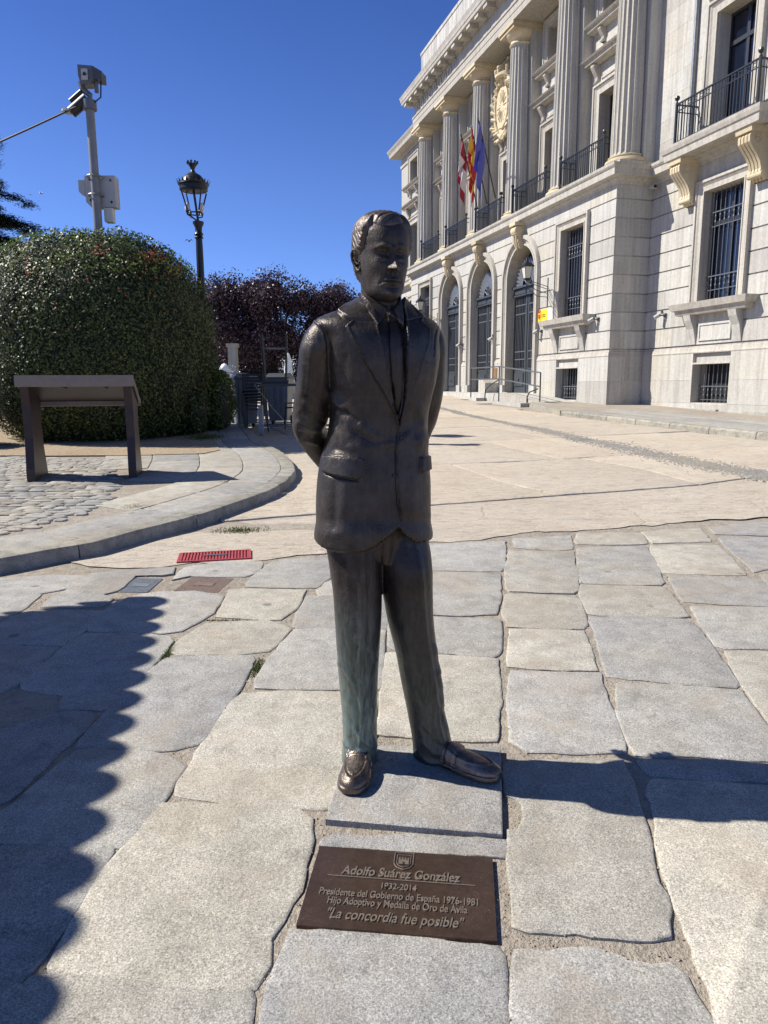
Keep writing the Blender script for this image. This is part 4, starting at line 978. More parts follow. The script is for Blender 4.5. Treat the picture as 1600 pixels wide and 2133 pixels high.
# near wing balcony
bx = .45
MB().sweep([(-.6, 6.80), (.0, 6.78), (.02, 6.93), (.05, 6.95), (.08, 7.03), (.09, 7.09), (-.6, 7.10)], [(WD-.36, -4.42), (bx, -4.42), (bx, -1.32), (WD-.36, -1.32)]).box(bx, WD, -4.38, -1.36, 6.79, 7.095).build('balcony_slab', M_trim, bld)
railing(-4.28, -1.75+.12, bx+.05, 7.10, .60, nb=26)
def corbel(y):
    m_ = MB(); prf = [(WD, 6.78), (WD-.60, 6.78), (WD-.62, 6.70), (WD-.60, 6.62)] ; w2 = .20
    m_.prism([(WD, 6.80), (WD-.62, 6.80), (WD-.60, 6.66), (WD, 6.66)], y-w2-.04, y+w2+.04, lambda p, q, h: (p, h, q))
    s = [(WD, 6.66), (WD-.50, 6.66), (WD-.55, 6.58), (WD-.54, 6.46), (WD-.46, 6.36), (WD-.33, 6.22), (WD-.24, 6.08), (WD-.20, 5.95), (WD-.22, 5.88), (WD-.18, 5.80), (WD-.10, 5.78), (WD-.08, 5.72), (WD, 5.72)]
    m_.prism(s, y-w2+.03, y+w2-.03, lambda p, q, h: (p, h, q))
    for k in (-1.5, -.5, .5, 1.5): m_.prism([(p-(.035 if p < WD else 0), q) for p, q in s], y+k*.095-.034, y+k*.095+.034, lambda p, q, h: (p, h, q))
    for sd in (-1, 1):
        m_.tube([(WD-.40+.11*math.cos(a)*(1-a/14), y+sd*(w2-.02), 6.50+.11*math.sin(a)*(1-a/14)) for a in np.linspace(0, 11, 26)], .014, 6)
    m_.tube([(WD-.20, y-w2-.01, 5.84), (WD-.20, y+w2+.01, 5.84)], .06, 10)
    m_.build('corbel', M_cream, bld, smooth=30)
for y in (-1.66, -3.95): corbel(y)
corbel(TL+1.7)
# coat of arms over the middle window
def arms():
    c = BAYS[2]; m_ = MB(); x = .72
    sh = [(0, 10.55), (.42, 10.75), (.62, 11.15), (.66, 11.7), (.60, 12.2), (.42, 12.45), (0, 12.5), (-.42, 12.45), (-.60, 12.2), (-.66, 11.7), (-.62, 11.15), (-.42, 10.75)]
    m_.prism([(c+a, h) for a, h in sh], x, WD, lambda p, q, h: (h, p, q))
    m_.prism([(c+a*.72, 11.55+(h-11.55)*.72) for a, h in sh], x-.07, x+.01, lambda p, q, h: (h, p, q))
    loop = [(x-.02, c+a*1.02, h) for a, h in sh] + [(x-.02, c+sh[0][0], sh[0][1])]; m_.tube(loop, .075, 8)
    for k in range(26):
        a = 2*math.pi*k/26; rr_ = .1*math.sin(k*1.9); m_.tube([(x-.04, c+(.62+rr_)*math.cos(a), 11.5+(.98+rr_)*math.sin(a)), (x-.12, c+(.80+rr_)*math.cos(a+.1), 11.5+(1.12+rr_)*math.sin(a+.1)), (x-.03, c+.88*math.cos(a+.2), 11.5+1.16*math.sin(a+.2))], [.05, .075, .03], 6)
    for k in range(16): a = 2*math.pi*k/16; m_.tube([(x-.08, c+.14*math.cos(a), 11.6+.18*math.sin(a)), (x-.08, c+.40*math.cos(a), 11.6+.55*math.sin(a))], .018, 5)
    m_.lathe([(.42, 0), (.50, .04), (.50, .12), (.44, .16)], (x+.18, c, 12.55), 20)
    for k in range(8):
        a = 2*math.pi*k/8+.2; p = (x+.18+.46*math.cos(a), c+.46*math.sin(a)); m_.tube([(p[0], p[1], 12.66), (p[0]-.02, c+(p[1]-c)*1.15, 12.85), (x+.18, c, 13.2)], [.05, .06, .03], 6)
        m_.lathe([(.01, -.07), (.07, -.03), (.075, .02), (.03, .07)], (p[0], c+(p[1]-c)*1.12, 12.86), 8)
    m_.lathe([(.02, -.08), (.09, -.04), (.09, .05), (.02, .1)], (x+.18, c, 13.25), 10)
    m_.build('coat_of_arms', M_cream, bld, smooth=50)
arms()
# ---- steps, landing, ramp
st = empty('entrance_steps', (0, 0, 0), parent=bld)
MB().box(-1.35, .0, 3.85, 16.2, .2, LAND).box(0, .58, BAYS[1]-1.05, BAYS[1]+1.05, .2, LAND).box(0, .58, BAYS[2]-1.05, BAYS[2]+1.05, .2, LAND).box(0, .58, BAYS[3]-1.05, BAYS[3]+1.05, .2, LAND).build('landing', M_wall, st)
MB().box(-1.74, -1.352, 5.2, 16.5, .3, .90).build('step', M_wall, st)
MB().box(-2.12, -1.742, 4.6, 16.9, .3, .76).build('step', M_wall, st)
# ramp down towards the camera along the wall
m_ = MB(); m_.add([(-1.30, 3.85, .3), (-.052, 3.85, .3), (-.052, -.1, .3), (-1.30, -.1, .3), (-1.30, 3.85, LAND), (-.052, 3.85, LAND), (-.052, -.1, .66), (-1.30, -.1, .64)], [(0,3,2,1),(4,5,6,7),(0,1,5,4),(1,2,6,5),(2,3,7,6),(3,0,4,7)])
m_.build('ramp', M_wall, st)
m_ = MB(); m_.add([(-1.42, 3.85, .3), (-1.302, 3.85, .3), (-1.302, -.1, .3), (-1.42, -.1, .3), (-1.42, 3.85, LAND+.06), (-1.302, 3.85, LAND+.06), (-1.302, -.1, .70), (-1.42, -.1, .70)], [(0,3,2,1),(4,5,6,7),(0,1,5,4),(1,2,6,5),(2,3,7,6),(3,0,4,7)])
m_.build('ramp_kerb', M_trim, st)
MB().box(-1.80, -1.43, 1.7, 5.0, .3, .80).build('step', M_wall, st)
# handrail on the ramp
hr = empty('ramp_handrail', (0, 0, 0), parent=bld)
def zr(y): return LAND + (0.66-LAND)*(3.85-y)/3.95 if y < 3.85 else LAND
yy_ = [6.6, 4.2, 1.35]
zb = lambda y: .80 if y > 5 else zr(y)
for y in yy_: MB().tube([(-1.36, y, .60), (-1.36, y, zr(y)+.88)], .022, 8).build('post', M_railp, hr)
for dz in (.88, .48): MB().tube([(-1.36, y, zr(y)+dz) for y in (6.6, 4.2, 1.35)], .021, 8).build('rail', M_rail, hr)
MB().tube([(-1.36, 4.2, zr(4.2)+.46), (-1.50, 4.55, zr(4.2)+.30), (-1.60, 4.75, zr(4.2)+.12), (-1.62, 4.78, .62)], .020, 8).build('support', M_railp, hr)
MB().tube([(-1.36, 1.5, zr(1.5)+.40), (-1.42, 1.9, zr(1.5)+.30), (-1.44, 2.0, zr(1.5)+.16), (-1.44, 2.02, .55)], .020, 8).build('support', M_railp, hr)
# ---- pavement in front of the wing with its kerb
pr_ = empty('side_pavement', (0, 0, 0)); tag(pr_, 'grey slab pavement with granite kerb along the building wing', None, None, 'structure')
kl = [G(x, y, .12) for x, y in [(1168,856),(1262,866),(1330,874),(1450,887),(1600,902)]]; kl = [Vector((p.x, p.y)) for p in kl]; d_ = (kl[-1]-kl[-2]).normalized(); kl += [kl[-1]+d_*2.5]
kl = smooth(resample(kl, .25), 2); nl = len(kl)
def kq(i, w_): t = (kl[min(i+1, nl-1)]-kl[max(i-1, 0)]).normalized(); return kl[i] + Vector((-t.y, t.x))*w_
i = 0
while i < nl-5:
    j = i + 4 if i else 3; V = []
    for k in range(i, j+1):
        e = (.008 if k == i else (-.008 if k == j else 0)); t = (kl[min(k+1, nl-1)]-kl[k-1 if k else 0]).normalized()
        for ww, hh in ((0, -.04), (.0, .09), (.03, .12), (.2, .12), (.2, -.04)): p = kq(k, ww) + t*e; V.append((p.x, p.y, gz(p.x, p.y)+hh+.003*mn.noise(Vector((k, ww*9, 4)))))
    n_ = j-i+1; MB().add(V, [(a*5+b, a*5+(b+1) % 5, (a+1)*5+(b+1) % 5, (a+1)*5+b) for a in range(n_-1) for b in range(5)] + [tuple(range(5)), tuple((n_-1)*5+b for b in range(5))]).build('kerbstone', M_kerb, pr_, smooth=40); i = j
q = [kq(k, .18) for k in range(0, nl, 2)]; w0 = bw(WD+.0, -9.4, 0); w1 = bw(WD+.0, -.05, 0); w2_ = bw(-.05, -.05, 0); w3 = bw(-.05, 1.6, 0); w4 = bw(-1.45, 1.6, 0)
poly = [(p.x, p.y) for p in q] + [(w0.x, w0.y), (w1.x, w1.y), (w2_.x, w2_.y), (w3.x, w3.y), (w4.x, w4.y)]
filled_sheet('side_pavement_bed', poly, .105, M_mortar, label='mortar bed of the pavement beside the building wing', res=1.2)
for (pa, pb) in ((Vector((w4.x, w4.y)), kq(0, .1)), (Vector((w3.x, w3.y))+Vector((-.5, -.1)), Vector((w4.x, w4.y)))):
    t_ = (pb-pa).normalized(); n2 = Vector((-t_.y, t_.x))*.1; za = gz(pa.x, pa.y); zb2 = gz(pb.x, pb.y)
    MB().add([(p.x, p.y, z) for p, z in ((pa-n2, za-.1), (pb-n2, zb2-.1), (pb+n2, zb2-.1), (pa+n2, za-.1), (pa-n2, za+.122), (pb-n2, zb2+.122), (pb+n2, zb2+.122), (pa+n2, za+.122))], [(0,3,2,1),(4,5,6,7),(0,1,5,4),(1,2,6,5),(2,3,7,6),(3,0,4,7)]).build('kerbstone', M_kerb, pr_)
for a in range(0, nl-6, 5):
    for r in range(3):
        o_ = (a + (2 if r % 2 else 0)); 
        if o_+5 >= nl: continue
        ps = [kq(o_, .21+r*.62), kq(o_+2, .21+r*.62), kq(o_+5, .21+r*.62), kq(o_+5, .80+r*.62), kq(o_, .80+r*.62)]
        ok = all(((p.x-BX)*math.cos(BR)+(p.y-BY)*math.sin(BR)) < (WD-.15 if ((p.y-BY)*math.cos(BR)-(p.x-BX)*math.sin(BR)) < -.1 else -1.5) for p in ps)
        if ok: stone('pavement_slab', [(p.x, p.y) for p in ps], M_pav, pr_, off=.118, step=.3, wob=.004, bev=.004, tilt=.001)

# ================================================================== VEGETATION
def leaf_mesh(name, Pn, Nn, size, mat, parent=None, aspect=.55, flat=.5, jitter=.9):
    """one small 4-point leaf per sample, roughly facing the normals"""
    n = len(Pn); rng = np.random.default_rng(len(Pn))
    N_ = Nn*flat + rng.normal(size=(n, 3))*jitter*.5; N_ /= np.linalg.norm(N_, axis=1, keepdims=True)+1e-9
    A = rng.normal(size=(n, 3)); A -= N_*np.sum(A*N_, 1, keepdims=True); A /= np.linalg.norm(A, axis=1, keepdims=True)+1e-9
    B = np.cross(N_, A); s = size*rng.uniform(.6, 1.35, (n, 1))
    V = np.stack([Pn-A*s, Pn+B*s*aspect+N_*s*.15, Pn+A*s, Pn-B*s*aspect+N_*s*.15], 1).reshape(-1, 3)
    Fq = np.arange(4*n).reshape(n, 4)
    return np_mesh(name, V, Fq, mat, parent)
rg = np.random.default_rng(11)
def super_pts(c, r, e, n, zmin=-1, lump=.03, seed=0, thick=.10):
    """points on a superellipsoid shell (with normals)"""
    P_ = rg.normal(size=(n*2, 3)); P_ /= np.linalg.norm(P_, axis=1, keepdims=True)
    k = (np.abs(P_)**e).sum(1)**(-1/e); S = P_*k[:, None]
    S = S[S[:, 2] > zmin][:n]; Nn = np.sign(S)*np.abs(S)**(e-1)/np.array(r); Nn /= np.linalg.norm(Nn, axis=1, keepdims=True)
    W_ = S*np.array(r)+np.array(c)
    l = np.array([mn.noise(Vector(p)*1.6+Vector((seed, 0, 0)))*lump*2+mn.noise(Vector(p)*5)*lump for p in W_])
    W_ = W_ + Nn*(l[:, None] - np.abs(rg.normal(size=(len(W_), 1)))*thick + .02)
    return W_, Nn
def core(name, c, r, e, mat, parent, k=.93):
    V = []; Fc = []; nu, nv = 40, 20
    for j in range(nv+1):
        ph = -math.pi/2 + math.pi*j/nv
        for i in range(nu):
            th = 2*math.pi*i/nu; d = np.array([math.cos(ph)*math.cos(th), math.cos(ph)*math.sin(th), math.sin(ph)]); q = (np.abs(d)**e).sum()**(-1/e)
            V.append(np.array(c)+d*q*np.array(r)*k)
    V = [(v[0], v[1], max(v[2], gz(v[0], v[1])+.02)) for v in V]
    for j in range(nv):
        for i in range(nu): Fc.append((j*nu+i, j*nu+(i+1) % nu, (j+1)*nu+(i+1) % nu, (j+1)*nu+i))
    return MB().add(V, Fc).build(name, mat, parent, smooth=True)
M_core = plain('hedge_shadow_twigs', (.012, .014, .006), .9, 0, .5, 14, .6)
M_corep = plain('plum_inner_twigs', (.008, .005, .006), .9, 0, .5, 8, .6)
hc, hr_ = (-4.90, 13.0, 1.94), (1.86, 2.1, 1.90)
hz_ = gz(-4.7, 13)+PAVH
hedge = empty('clipped_hedge', (0, 0, 0)); tag(hedge, 'large dome clipped evergreen hedge with a few orange berries', 'hedge')
core('inner_twigs', hc, hr_, 2.55, M_core, hedge, .945)
W_, Nn = super_pts(hc, hr_, 2.55, 100000, zmin=-.84, lump=.055)
keep = (W_[:, 1] < 14.6) | (W_[:, 2] > 2.6); leaf_mesh('leaves', W_[keep], Nn[keep], 0.0225, M_leaf, hedge, flat=.9, jitter=.7)
# loose shoots at the top
W2, N2 = super_pts((hc[0], hc[1], hc[2]+.03), hr_, 2.55, 9000, zmin=.55, lump=.07, thick=-.03); leaf_mesh('shoots', W2, N2, .026, M_leafy, hedge)
m_ = MB()
for (px, py, n, sp) in ((322,528,70,.10),(205,522,16,.08),(372,560,20,.16),(408,572,16,.10),(345,565,18,.2),(60,560,10,.1),(250,560,8,.3),(100,640,5,.4),(300,600,7,.4)):
    for k in range(n):
        x0, y0 = px+random.gauss(0, sp*120), py+random.gauss(0, sp*70)
        d = ray(x0, y0); t = None
        for Y in np.arange(10.6, 15, .03):
            p = at(x0, y0, Y); q = (abs((p.x-hc[0])/hr_[0])**2.55+abs((p.y-hc[1])/hr_[1])**2.55+abs((p.z-hc[2])/hr_[2])**2.55)
            if q < 1.02: m_.lathe([(.004, -.014), (.014, -.008), (.014, .006), (.004, .014)], p, 5); break
if m_.v: o = m_.build('berries', M_berry, hedge); o['kind'] = 'stuff'
m_ = MB()
for (x, y) in ((-5.3, 12.1), (-4.7, 12.0), (-4.2, 12.0), (-3.7, 12.1), (-5.9, 12.2)):
    for k in range(7): a = random.uniform(0, 6.28); m_.tube([(x, y, gz(x, y)+PAVH-.02), (x+.08*math.cos(a), y+.08*math.sin(a), .8), (x+.28*math.cos(a), y+.28*math.sin(a), 1.15)], [.016, .011, .005], 5)
m_.build('stems', M_bark, hedge)
def bush(c, r, n, label, mat, size=.022):
    b = empty('small_bush', (0, 0, 0)); tag(b, label, 'bush'); core('inner_twigs', c, r, 2.3, M_core, b, .9)
    W_, Nn = super_pts(c, r, 2.3, n, zmin=-.9, lump=.06, thick=.06); leaf_mesh('leaves', W_, Nn, size, mat, b); return b
bush((-3.03, 13.5, 1.05), (.23, .5, .55), 5200, 'small yellow-green hedge right of the big dome hedge', M_leafy, .024)
bush((-3.28, 12.6, .92), (.22, .4, .42), 3000, 'low dark shrub tucked between the two hedges', M_leaf, .024)
bush((-6.6, 10.9, .80), (.7, .5, .38), 4200, 'low dark shrub behind the information board at the left edge', M_leaf, .03)
def blob_tree(name, label, cat, base, clumps, n, size, mat, group=None, trunk=.10, fork=None, seed=1, coremat=None, jit=.9):
    t = empty(name, base); tag(t, label, cat, group); rr = random.Random(seed); b = Vector(base)
    tm = MB(); z0 = 0; hz = min(c[2]-c[3]*.5 for c in clumps)-base[2]
    tm.tube([(0, 0, -.1), (.03, .02, hz*.5), (0, 0, hz)], [trunk*1.2, trunk, trunk*.85], 8)
    for c in clumps: tm.tube([(0, 0, hz*.9), ((c[0]-b.x)*.5, (c[1]-b.y)*.5, (hz+(c[2]-b.z))/2), (c[0]-b.x, c[1]-b.y, c[2]-b.z+c[3]*.5)], [trunk*.6, trunk*.4, trunk*.1], 6)
    tm.build('trunk', M_bark, t)
    allP = []; allN = []
    tot = sum(c[3]**2 for c in clumps)
    for c in clumps:
        k = int(n*c[3]**2/tot); d = rg.normal(size=(k, 3)); d /= np.linalg.norm(d, axis=1, keepdims=True)
        rad = np.clip(rg.normal(.86, .16, (k, 1)), .2, 1.28)
        l = np.array([1+.28*mn.noise(Vector(q)*2.4+Vector((c[0], c[1], c[2])))+.16*mn.noise(Vector(q)*6+Vector((c[0], 0, 0))) for q in d])[:, None]
        P_ = d*rad*l*np.array([c[3], c[3], c[3]*c[4]])
        # spiky shoots
        sh = rg.random((k, 1)) < .06; up = np.array([[0, 0, .25]])*rg.random((k, 1)); P_ = np.where(sh & (d[:, 2:3] > .1), P_*1.06+up, P_)
        allP.append(P_+np.array([c[0]-b.x, c[1]-b.y, c[2]-b.z])); allN.append(d)
    leaf_mesh('crown', np.concatenate(allP), np.concatenate(allN), size, mat, t, jitter=jit)
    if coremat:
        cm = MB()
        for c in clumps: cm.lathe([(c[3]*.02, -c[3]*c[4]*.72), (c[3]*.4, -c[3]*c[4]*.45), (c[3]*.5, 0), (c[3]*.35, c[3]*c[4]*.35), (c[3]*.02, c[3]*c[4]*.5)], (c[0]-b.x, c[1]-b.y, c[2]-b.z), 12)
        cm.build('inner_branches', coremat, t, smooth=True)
    return t
gzf = gz(0, 30)
def plum(x, y, zt, w, label, seed):
    rr = random.Random(seed); cl = []
    for k in range(11):
        a = rr.uniform(0, 6.28); q = rr.uniform(.25, .70)*w; z = rr.uniform(2.6, zt-.85); f = 1-.22*((z-2.3)/(zt-2.3))
        cl.append((x+q*f*math.cos(a)*1.25, y+q*f*math.sin(a)*.8, z, rr.uniform(.62, .95)*w*.52, rr.uniform(.75, .95)))
    cl.append((x, y, 3.6, w*.72, .9)); cl.append((x+rr.uniform(-.4, .4), y, zt-.95, w*.5, .95)); cl.append((x-.5*w, y, zt-1.3, w*.42, .95)); cl.append((x+.5*w, y, zt-1.3, w*.42, .95))
    blob_tree('plum_tree', label, 'tree', (x, y, gzf), cl, 24000, .058, M_plum, 'purple plum trees beyond the fountain', .14, seed=seed, coremat=M_corep)
plum(-6.9, 34.5, 6.5, 2.1, 'dark purple plum tree beyond the bins, next to the big hedge', 3)
plum(-4.75, 34.0, 6.55, 2.1, 'tallest dark purple plum tree, standing behind the upturned table', 8)
plum(-2.1, 35.0, 6.2, 1.7, 'dark purple plum tree seen just left of the statue head', 5)
# low hedge and reddish wall at the back of the square
gw = empty('garden_wall', (0, 0, 0)); tag(gw, 'long reddish garden wall in the shade behind the plum trees', 'wall')
MB().box(-22, .6, 38.0, 38.4, gzf-.3, 2.55).build('wall', M_brickw, gw); MB().box(-22, .65, 37.93, 38.47, 2.55, 2.68).build('coping', M_trim, gw)
b = empty('back_hedge', (0, 0, 0)); tag(b, 'dark hedge mass standing along the garden wall behind the trees', 'hedge')
core('inner_twigs', (-8, 37.2, 2.0), (8.4, .7, 1.7), 4, M_corep, b, .95); W_, Nn = super_pts((-8, 37.2, 2.0), (8.4, .7, 1.7), 4, 26000, lump=.12, thick=.15); leaf_mesh('leaves', W_, Nn, .06, M_plum, b)
# cedar at the left edge
def cedar():
    bx_, by_ = -12.6, 20.5; t = empty('cedar_tree', (bx_, by_, gz(0, 20.5))); tag(t, 'dark cedar with drooping branches at the left edge of the view', 'tree')
    tr = MB(); tr.tube([(0, 0, -.2), (0, 0, 4), (.05, 0, 9.5)], [.32, .24, .05], 10); PP = []; NN = []; rr = random.Random(4)
    z = 2.1
    while z < 9.3:
        L = 3.95*(1-(z-1.5)/9.2)**.8+.35
        for k in range(9):
            a = rr.uniform(0, 6.28) if k else rr.uniform(-.5, .1); l = L*rr.uniform(.72, 1.08) * (1.0 if k else 1.04); nn = 10; pts = []
            for i in range(nn+1):
                f = i/nn; pts.append(Vector((l*f*math.cos(a), l*f*math.sin(a), z+.35*math.sin(f*2.2)-.55*f*f*rr.uniform(.8, 1.1))))
            tr.tube(pts, [.05*(1-.85*i/nn) for i in range(nn+1)], 5)
            for i in range(1, nn+1):
                w_ = .42*(1-.65*i/nn)+.08; m = 250
                q = rg.normal(size=(m, 3))*np.array([w_*.55, w_*.55, .045]); q[:, 2] -= .10*np.abs(q[:, 0]+q[:, 1]); PP.append(q+np.array(pts[i])); NN.append(np.tile([[0, 0, 1.]], (m, 1)))
        z += rr.uniform(.42, .62)
    tr.build('trunk', M_bark, t); leaf_mesh('needles', np.concatenate(PP), np.concatenate(NN), .055, M_cedar, t, aspect=.16, flat=.9, jitter=.5)
cedar()

# ================================================================== STREET FURNITURE
# information board seen from behind
def info_board():
    z = gz(-3.3, 8.0)+PAVH; a = math.radians(12.6); r = empty('information_board', (-3.82, 7.63, z-.01), a); tag(r, 'dark brown steel lectern information board with tilted top, seen from behind', 'information board')
    W_ = 1.12
    def leg(x0):
        prof = [(.0, 0), (.0, .10), (.055, .45), (.055, .80), (.02, 1.0), (.0, 1.08), (.10, 1.07), (.52, .84), (.50, .74), (.475, .55), (.50, .32), (.60, .0)]
        m_ = MB(); m_.prism(prof, x0, x0+.085, lambda p, q, h: (h, p, q)); m_.build('leg', M_brown, r)
    leg(0); leg(W_-.085)
    th = math.atan2(.27, .60)
    def tp(x, s, d): return (x, -.025+s*math.cos(th)-d*math.sin(th)*0, 1.115-s*math.sin(th)-d)
    def slab(s0, s1, d0, d1, x0, x1, nm, mt):
        V = [tp(x, s, d) for x in (x0, x1) for s in (s0, s1) for d in (d0, d1)]
        MB().add(V, [(0, 1, 3, 2), (4, 6, 7, 5), (0, 2, 6, 4), (1, 5, 7, 3), (0, 4, 5, 1), (2, 3, 7, 6)]).build(nm, mt, r)
    slab(0, .012, 0, .115, -.03, W_+.03, 'top_edge', M_browntop)
    slab(.012, .66, 0, .02, -.03, W_+.03, 'panel', M_brown); slab(.648, .66, .02, .07, -.03, W_+.03, 'lower_edge', M_browntop)
    slab(.012, .648, .02, .05, W_+.012, W_+.03, 'side_edge', M_browntop); slab(.012, .648, .02, .07, -.03, -.012, 'side_edge', M_brown)
    for x in (.30, .72):
        m_ = MB(); m_.tube([tp(x-.09, .10, .04), tp(x-.09, .10, .075), tp(x+.09, .10, .075), tp(x+.13, .16, .075), tp(x+.13, .24, .03)], .010, 6); m_.build('bracket', M_irong, r)
    MB().box(-.0, .085, -.004, -.0005, .0, .13).build('foot_cap', M_brown, r)
info_board()
# ornate lamp post
def lamp_post():
    Y = 13.8; b = at(419, 565, Y); x = b.x-.01; r = empty('street_lamp', (x, Y, gz(x, Y)+PAVH)); tag(r, 'black cast iron lamp post with crowned open lantern behind the hedge', 'street lamp')
    Z = lambda py: at(405, py, Y).z - gz(x, Y) - PAVH
    z1 = Z(462)
    MB().lathe([(.17, 0), (.17, .25), (.12, .35), (.10, .9), (.075, 1.0), (.065, z1-.5), (.06, z1-.30), (.085, z1-.28), (.06, z1-.25), (.085, z1-.22), (.06, z1-.18), (.065, z1-.1), (.10, z1-.03), (.10, z1), (.03, z1+.02)], n=14).build('post', M_cast, r, smooth=40)
    lx = -.055; c = (lx, 0, 0); zb, zt = Z(446), Z(398); m_ = MB()
    for k in range(4):
        a = math.pi/4+math.pi/2*k; ca, sa = math.cos(a), math.sin(a)
        m_.tube([(lx+.11*ca*1.2, .11*sa*1.2, zb), (lx+.26*ca, .26*sa, zt)], .014, 6)
        m_.tube([(0, 0, z1), (lx+.07*ca, .07*sa, z1+.08), (lx+.15*ca, .15*sa, zb-.03), (lx+.17*ca, .17*sa, zb+.03), (lx+.12*ca, .12*sa, zb+.04)], .013, 6)
    m_.tube([(0, 0, z1), (lx, 0, zt)], .022, 6)
    m_.tube([(lx+.135*math.cos(q), .135*math.sin(q), zb+.01) for q in np.linspace(0, 6.283, 17)], .012, 6); m_.build('lantern_frame', M_cast, r)
    for s in (-1, 1):
        MB().lathe([(.02, 0), (.04, .02), (.05, .08), (.03, .14), (.02, .16)], (lx+s*.13, 0, zb+.03), 10).build('lamp_head', M_frost, r, smooth=True)
    zc = Z(388); k_ = .66
    MB().lathe([(.235, zt-zc), (.25, zt-zc+.01), (.25, 0.0), (.275, .02), (.27, .04), (.22, .06), (.19, .12), (.14, .18), (.08, .215), (.045, .24), (.035, .27)], (lx, 0, zc), 24).build('lantern_roof', M_cast, r, smooth=40)
    m_ = MB()
    for k in range(22):
        a = 2*math.pi*k/22; ca, sa = math.cos(a), math.sin(a); R = .275; w2 = .034
        m_.add([(lx+R*ca-w2*sa, R*sa+w2*ca, zc+.03), (lx+R*ca+w2*sa, R*sa-w2*ca, zc+.03), (lx+(R+.035)*ca, (R+.035)*sa, zc+.10)], [(0, 1, 2)])
    m_.build('crown_spikes', M_cast, r, fix=False)
    zf = zc+.27; m_ = MB(); m_.lathe([(.035, 0), (.03, .03), (.055, .08), (.08, .12), (.075, .13), (.05, .10)], (lx, 0, zf-.02), 16)
    for k in range(8):
        a = 2*math.pi*k/8; ca, sa = math.cos(a), math.sin(a); m_.lathe([(.004, -.025), (.022, 0), (.018, .02), (.004, .035)], (lx+.088*ca, .088*sa, zf+.125), 6)
    m_.build('finial_crown', M_cast, r, smooth=40)
lamp_post()
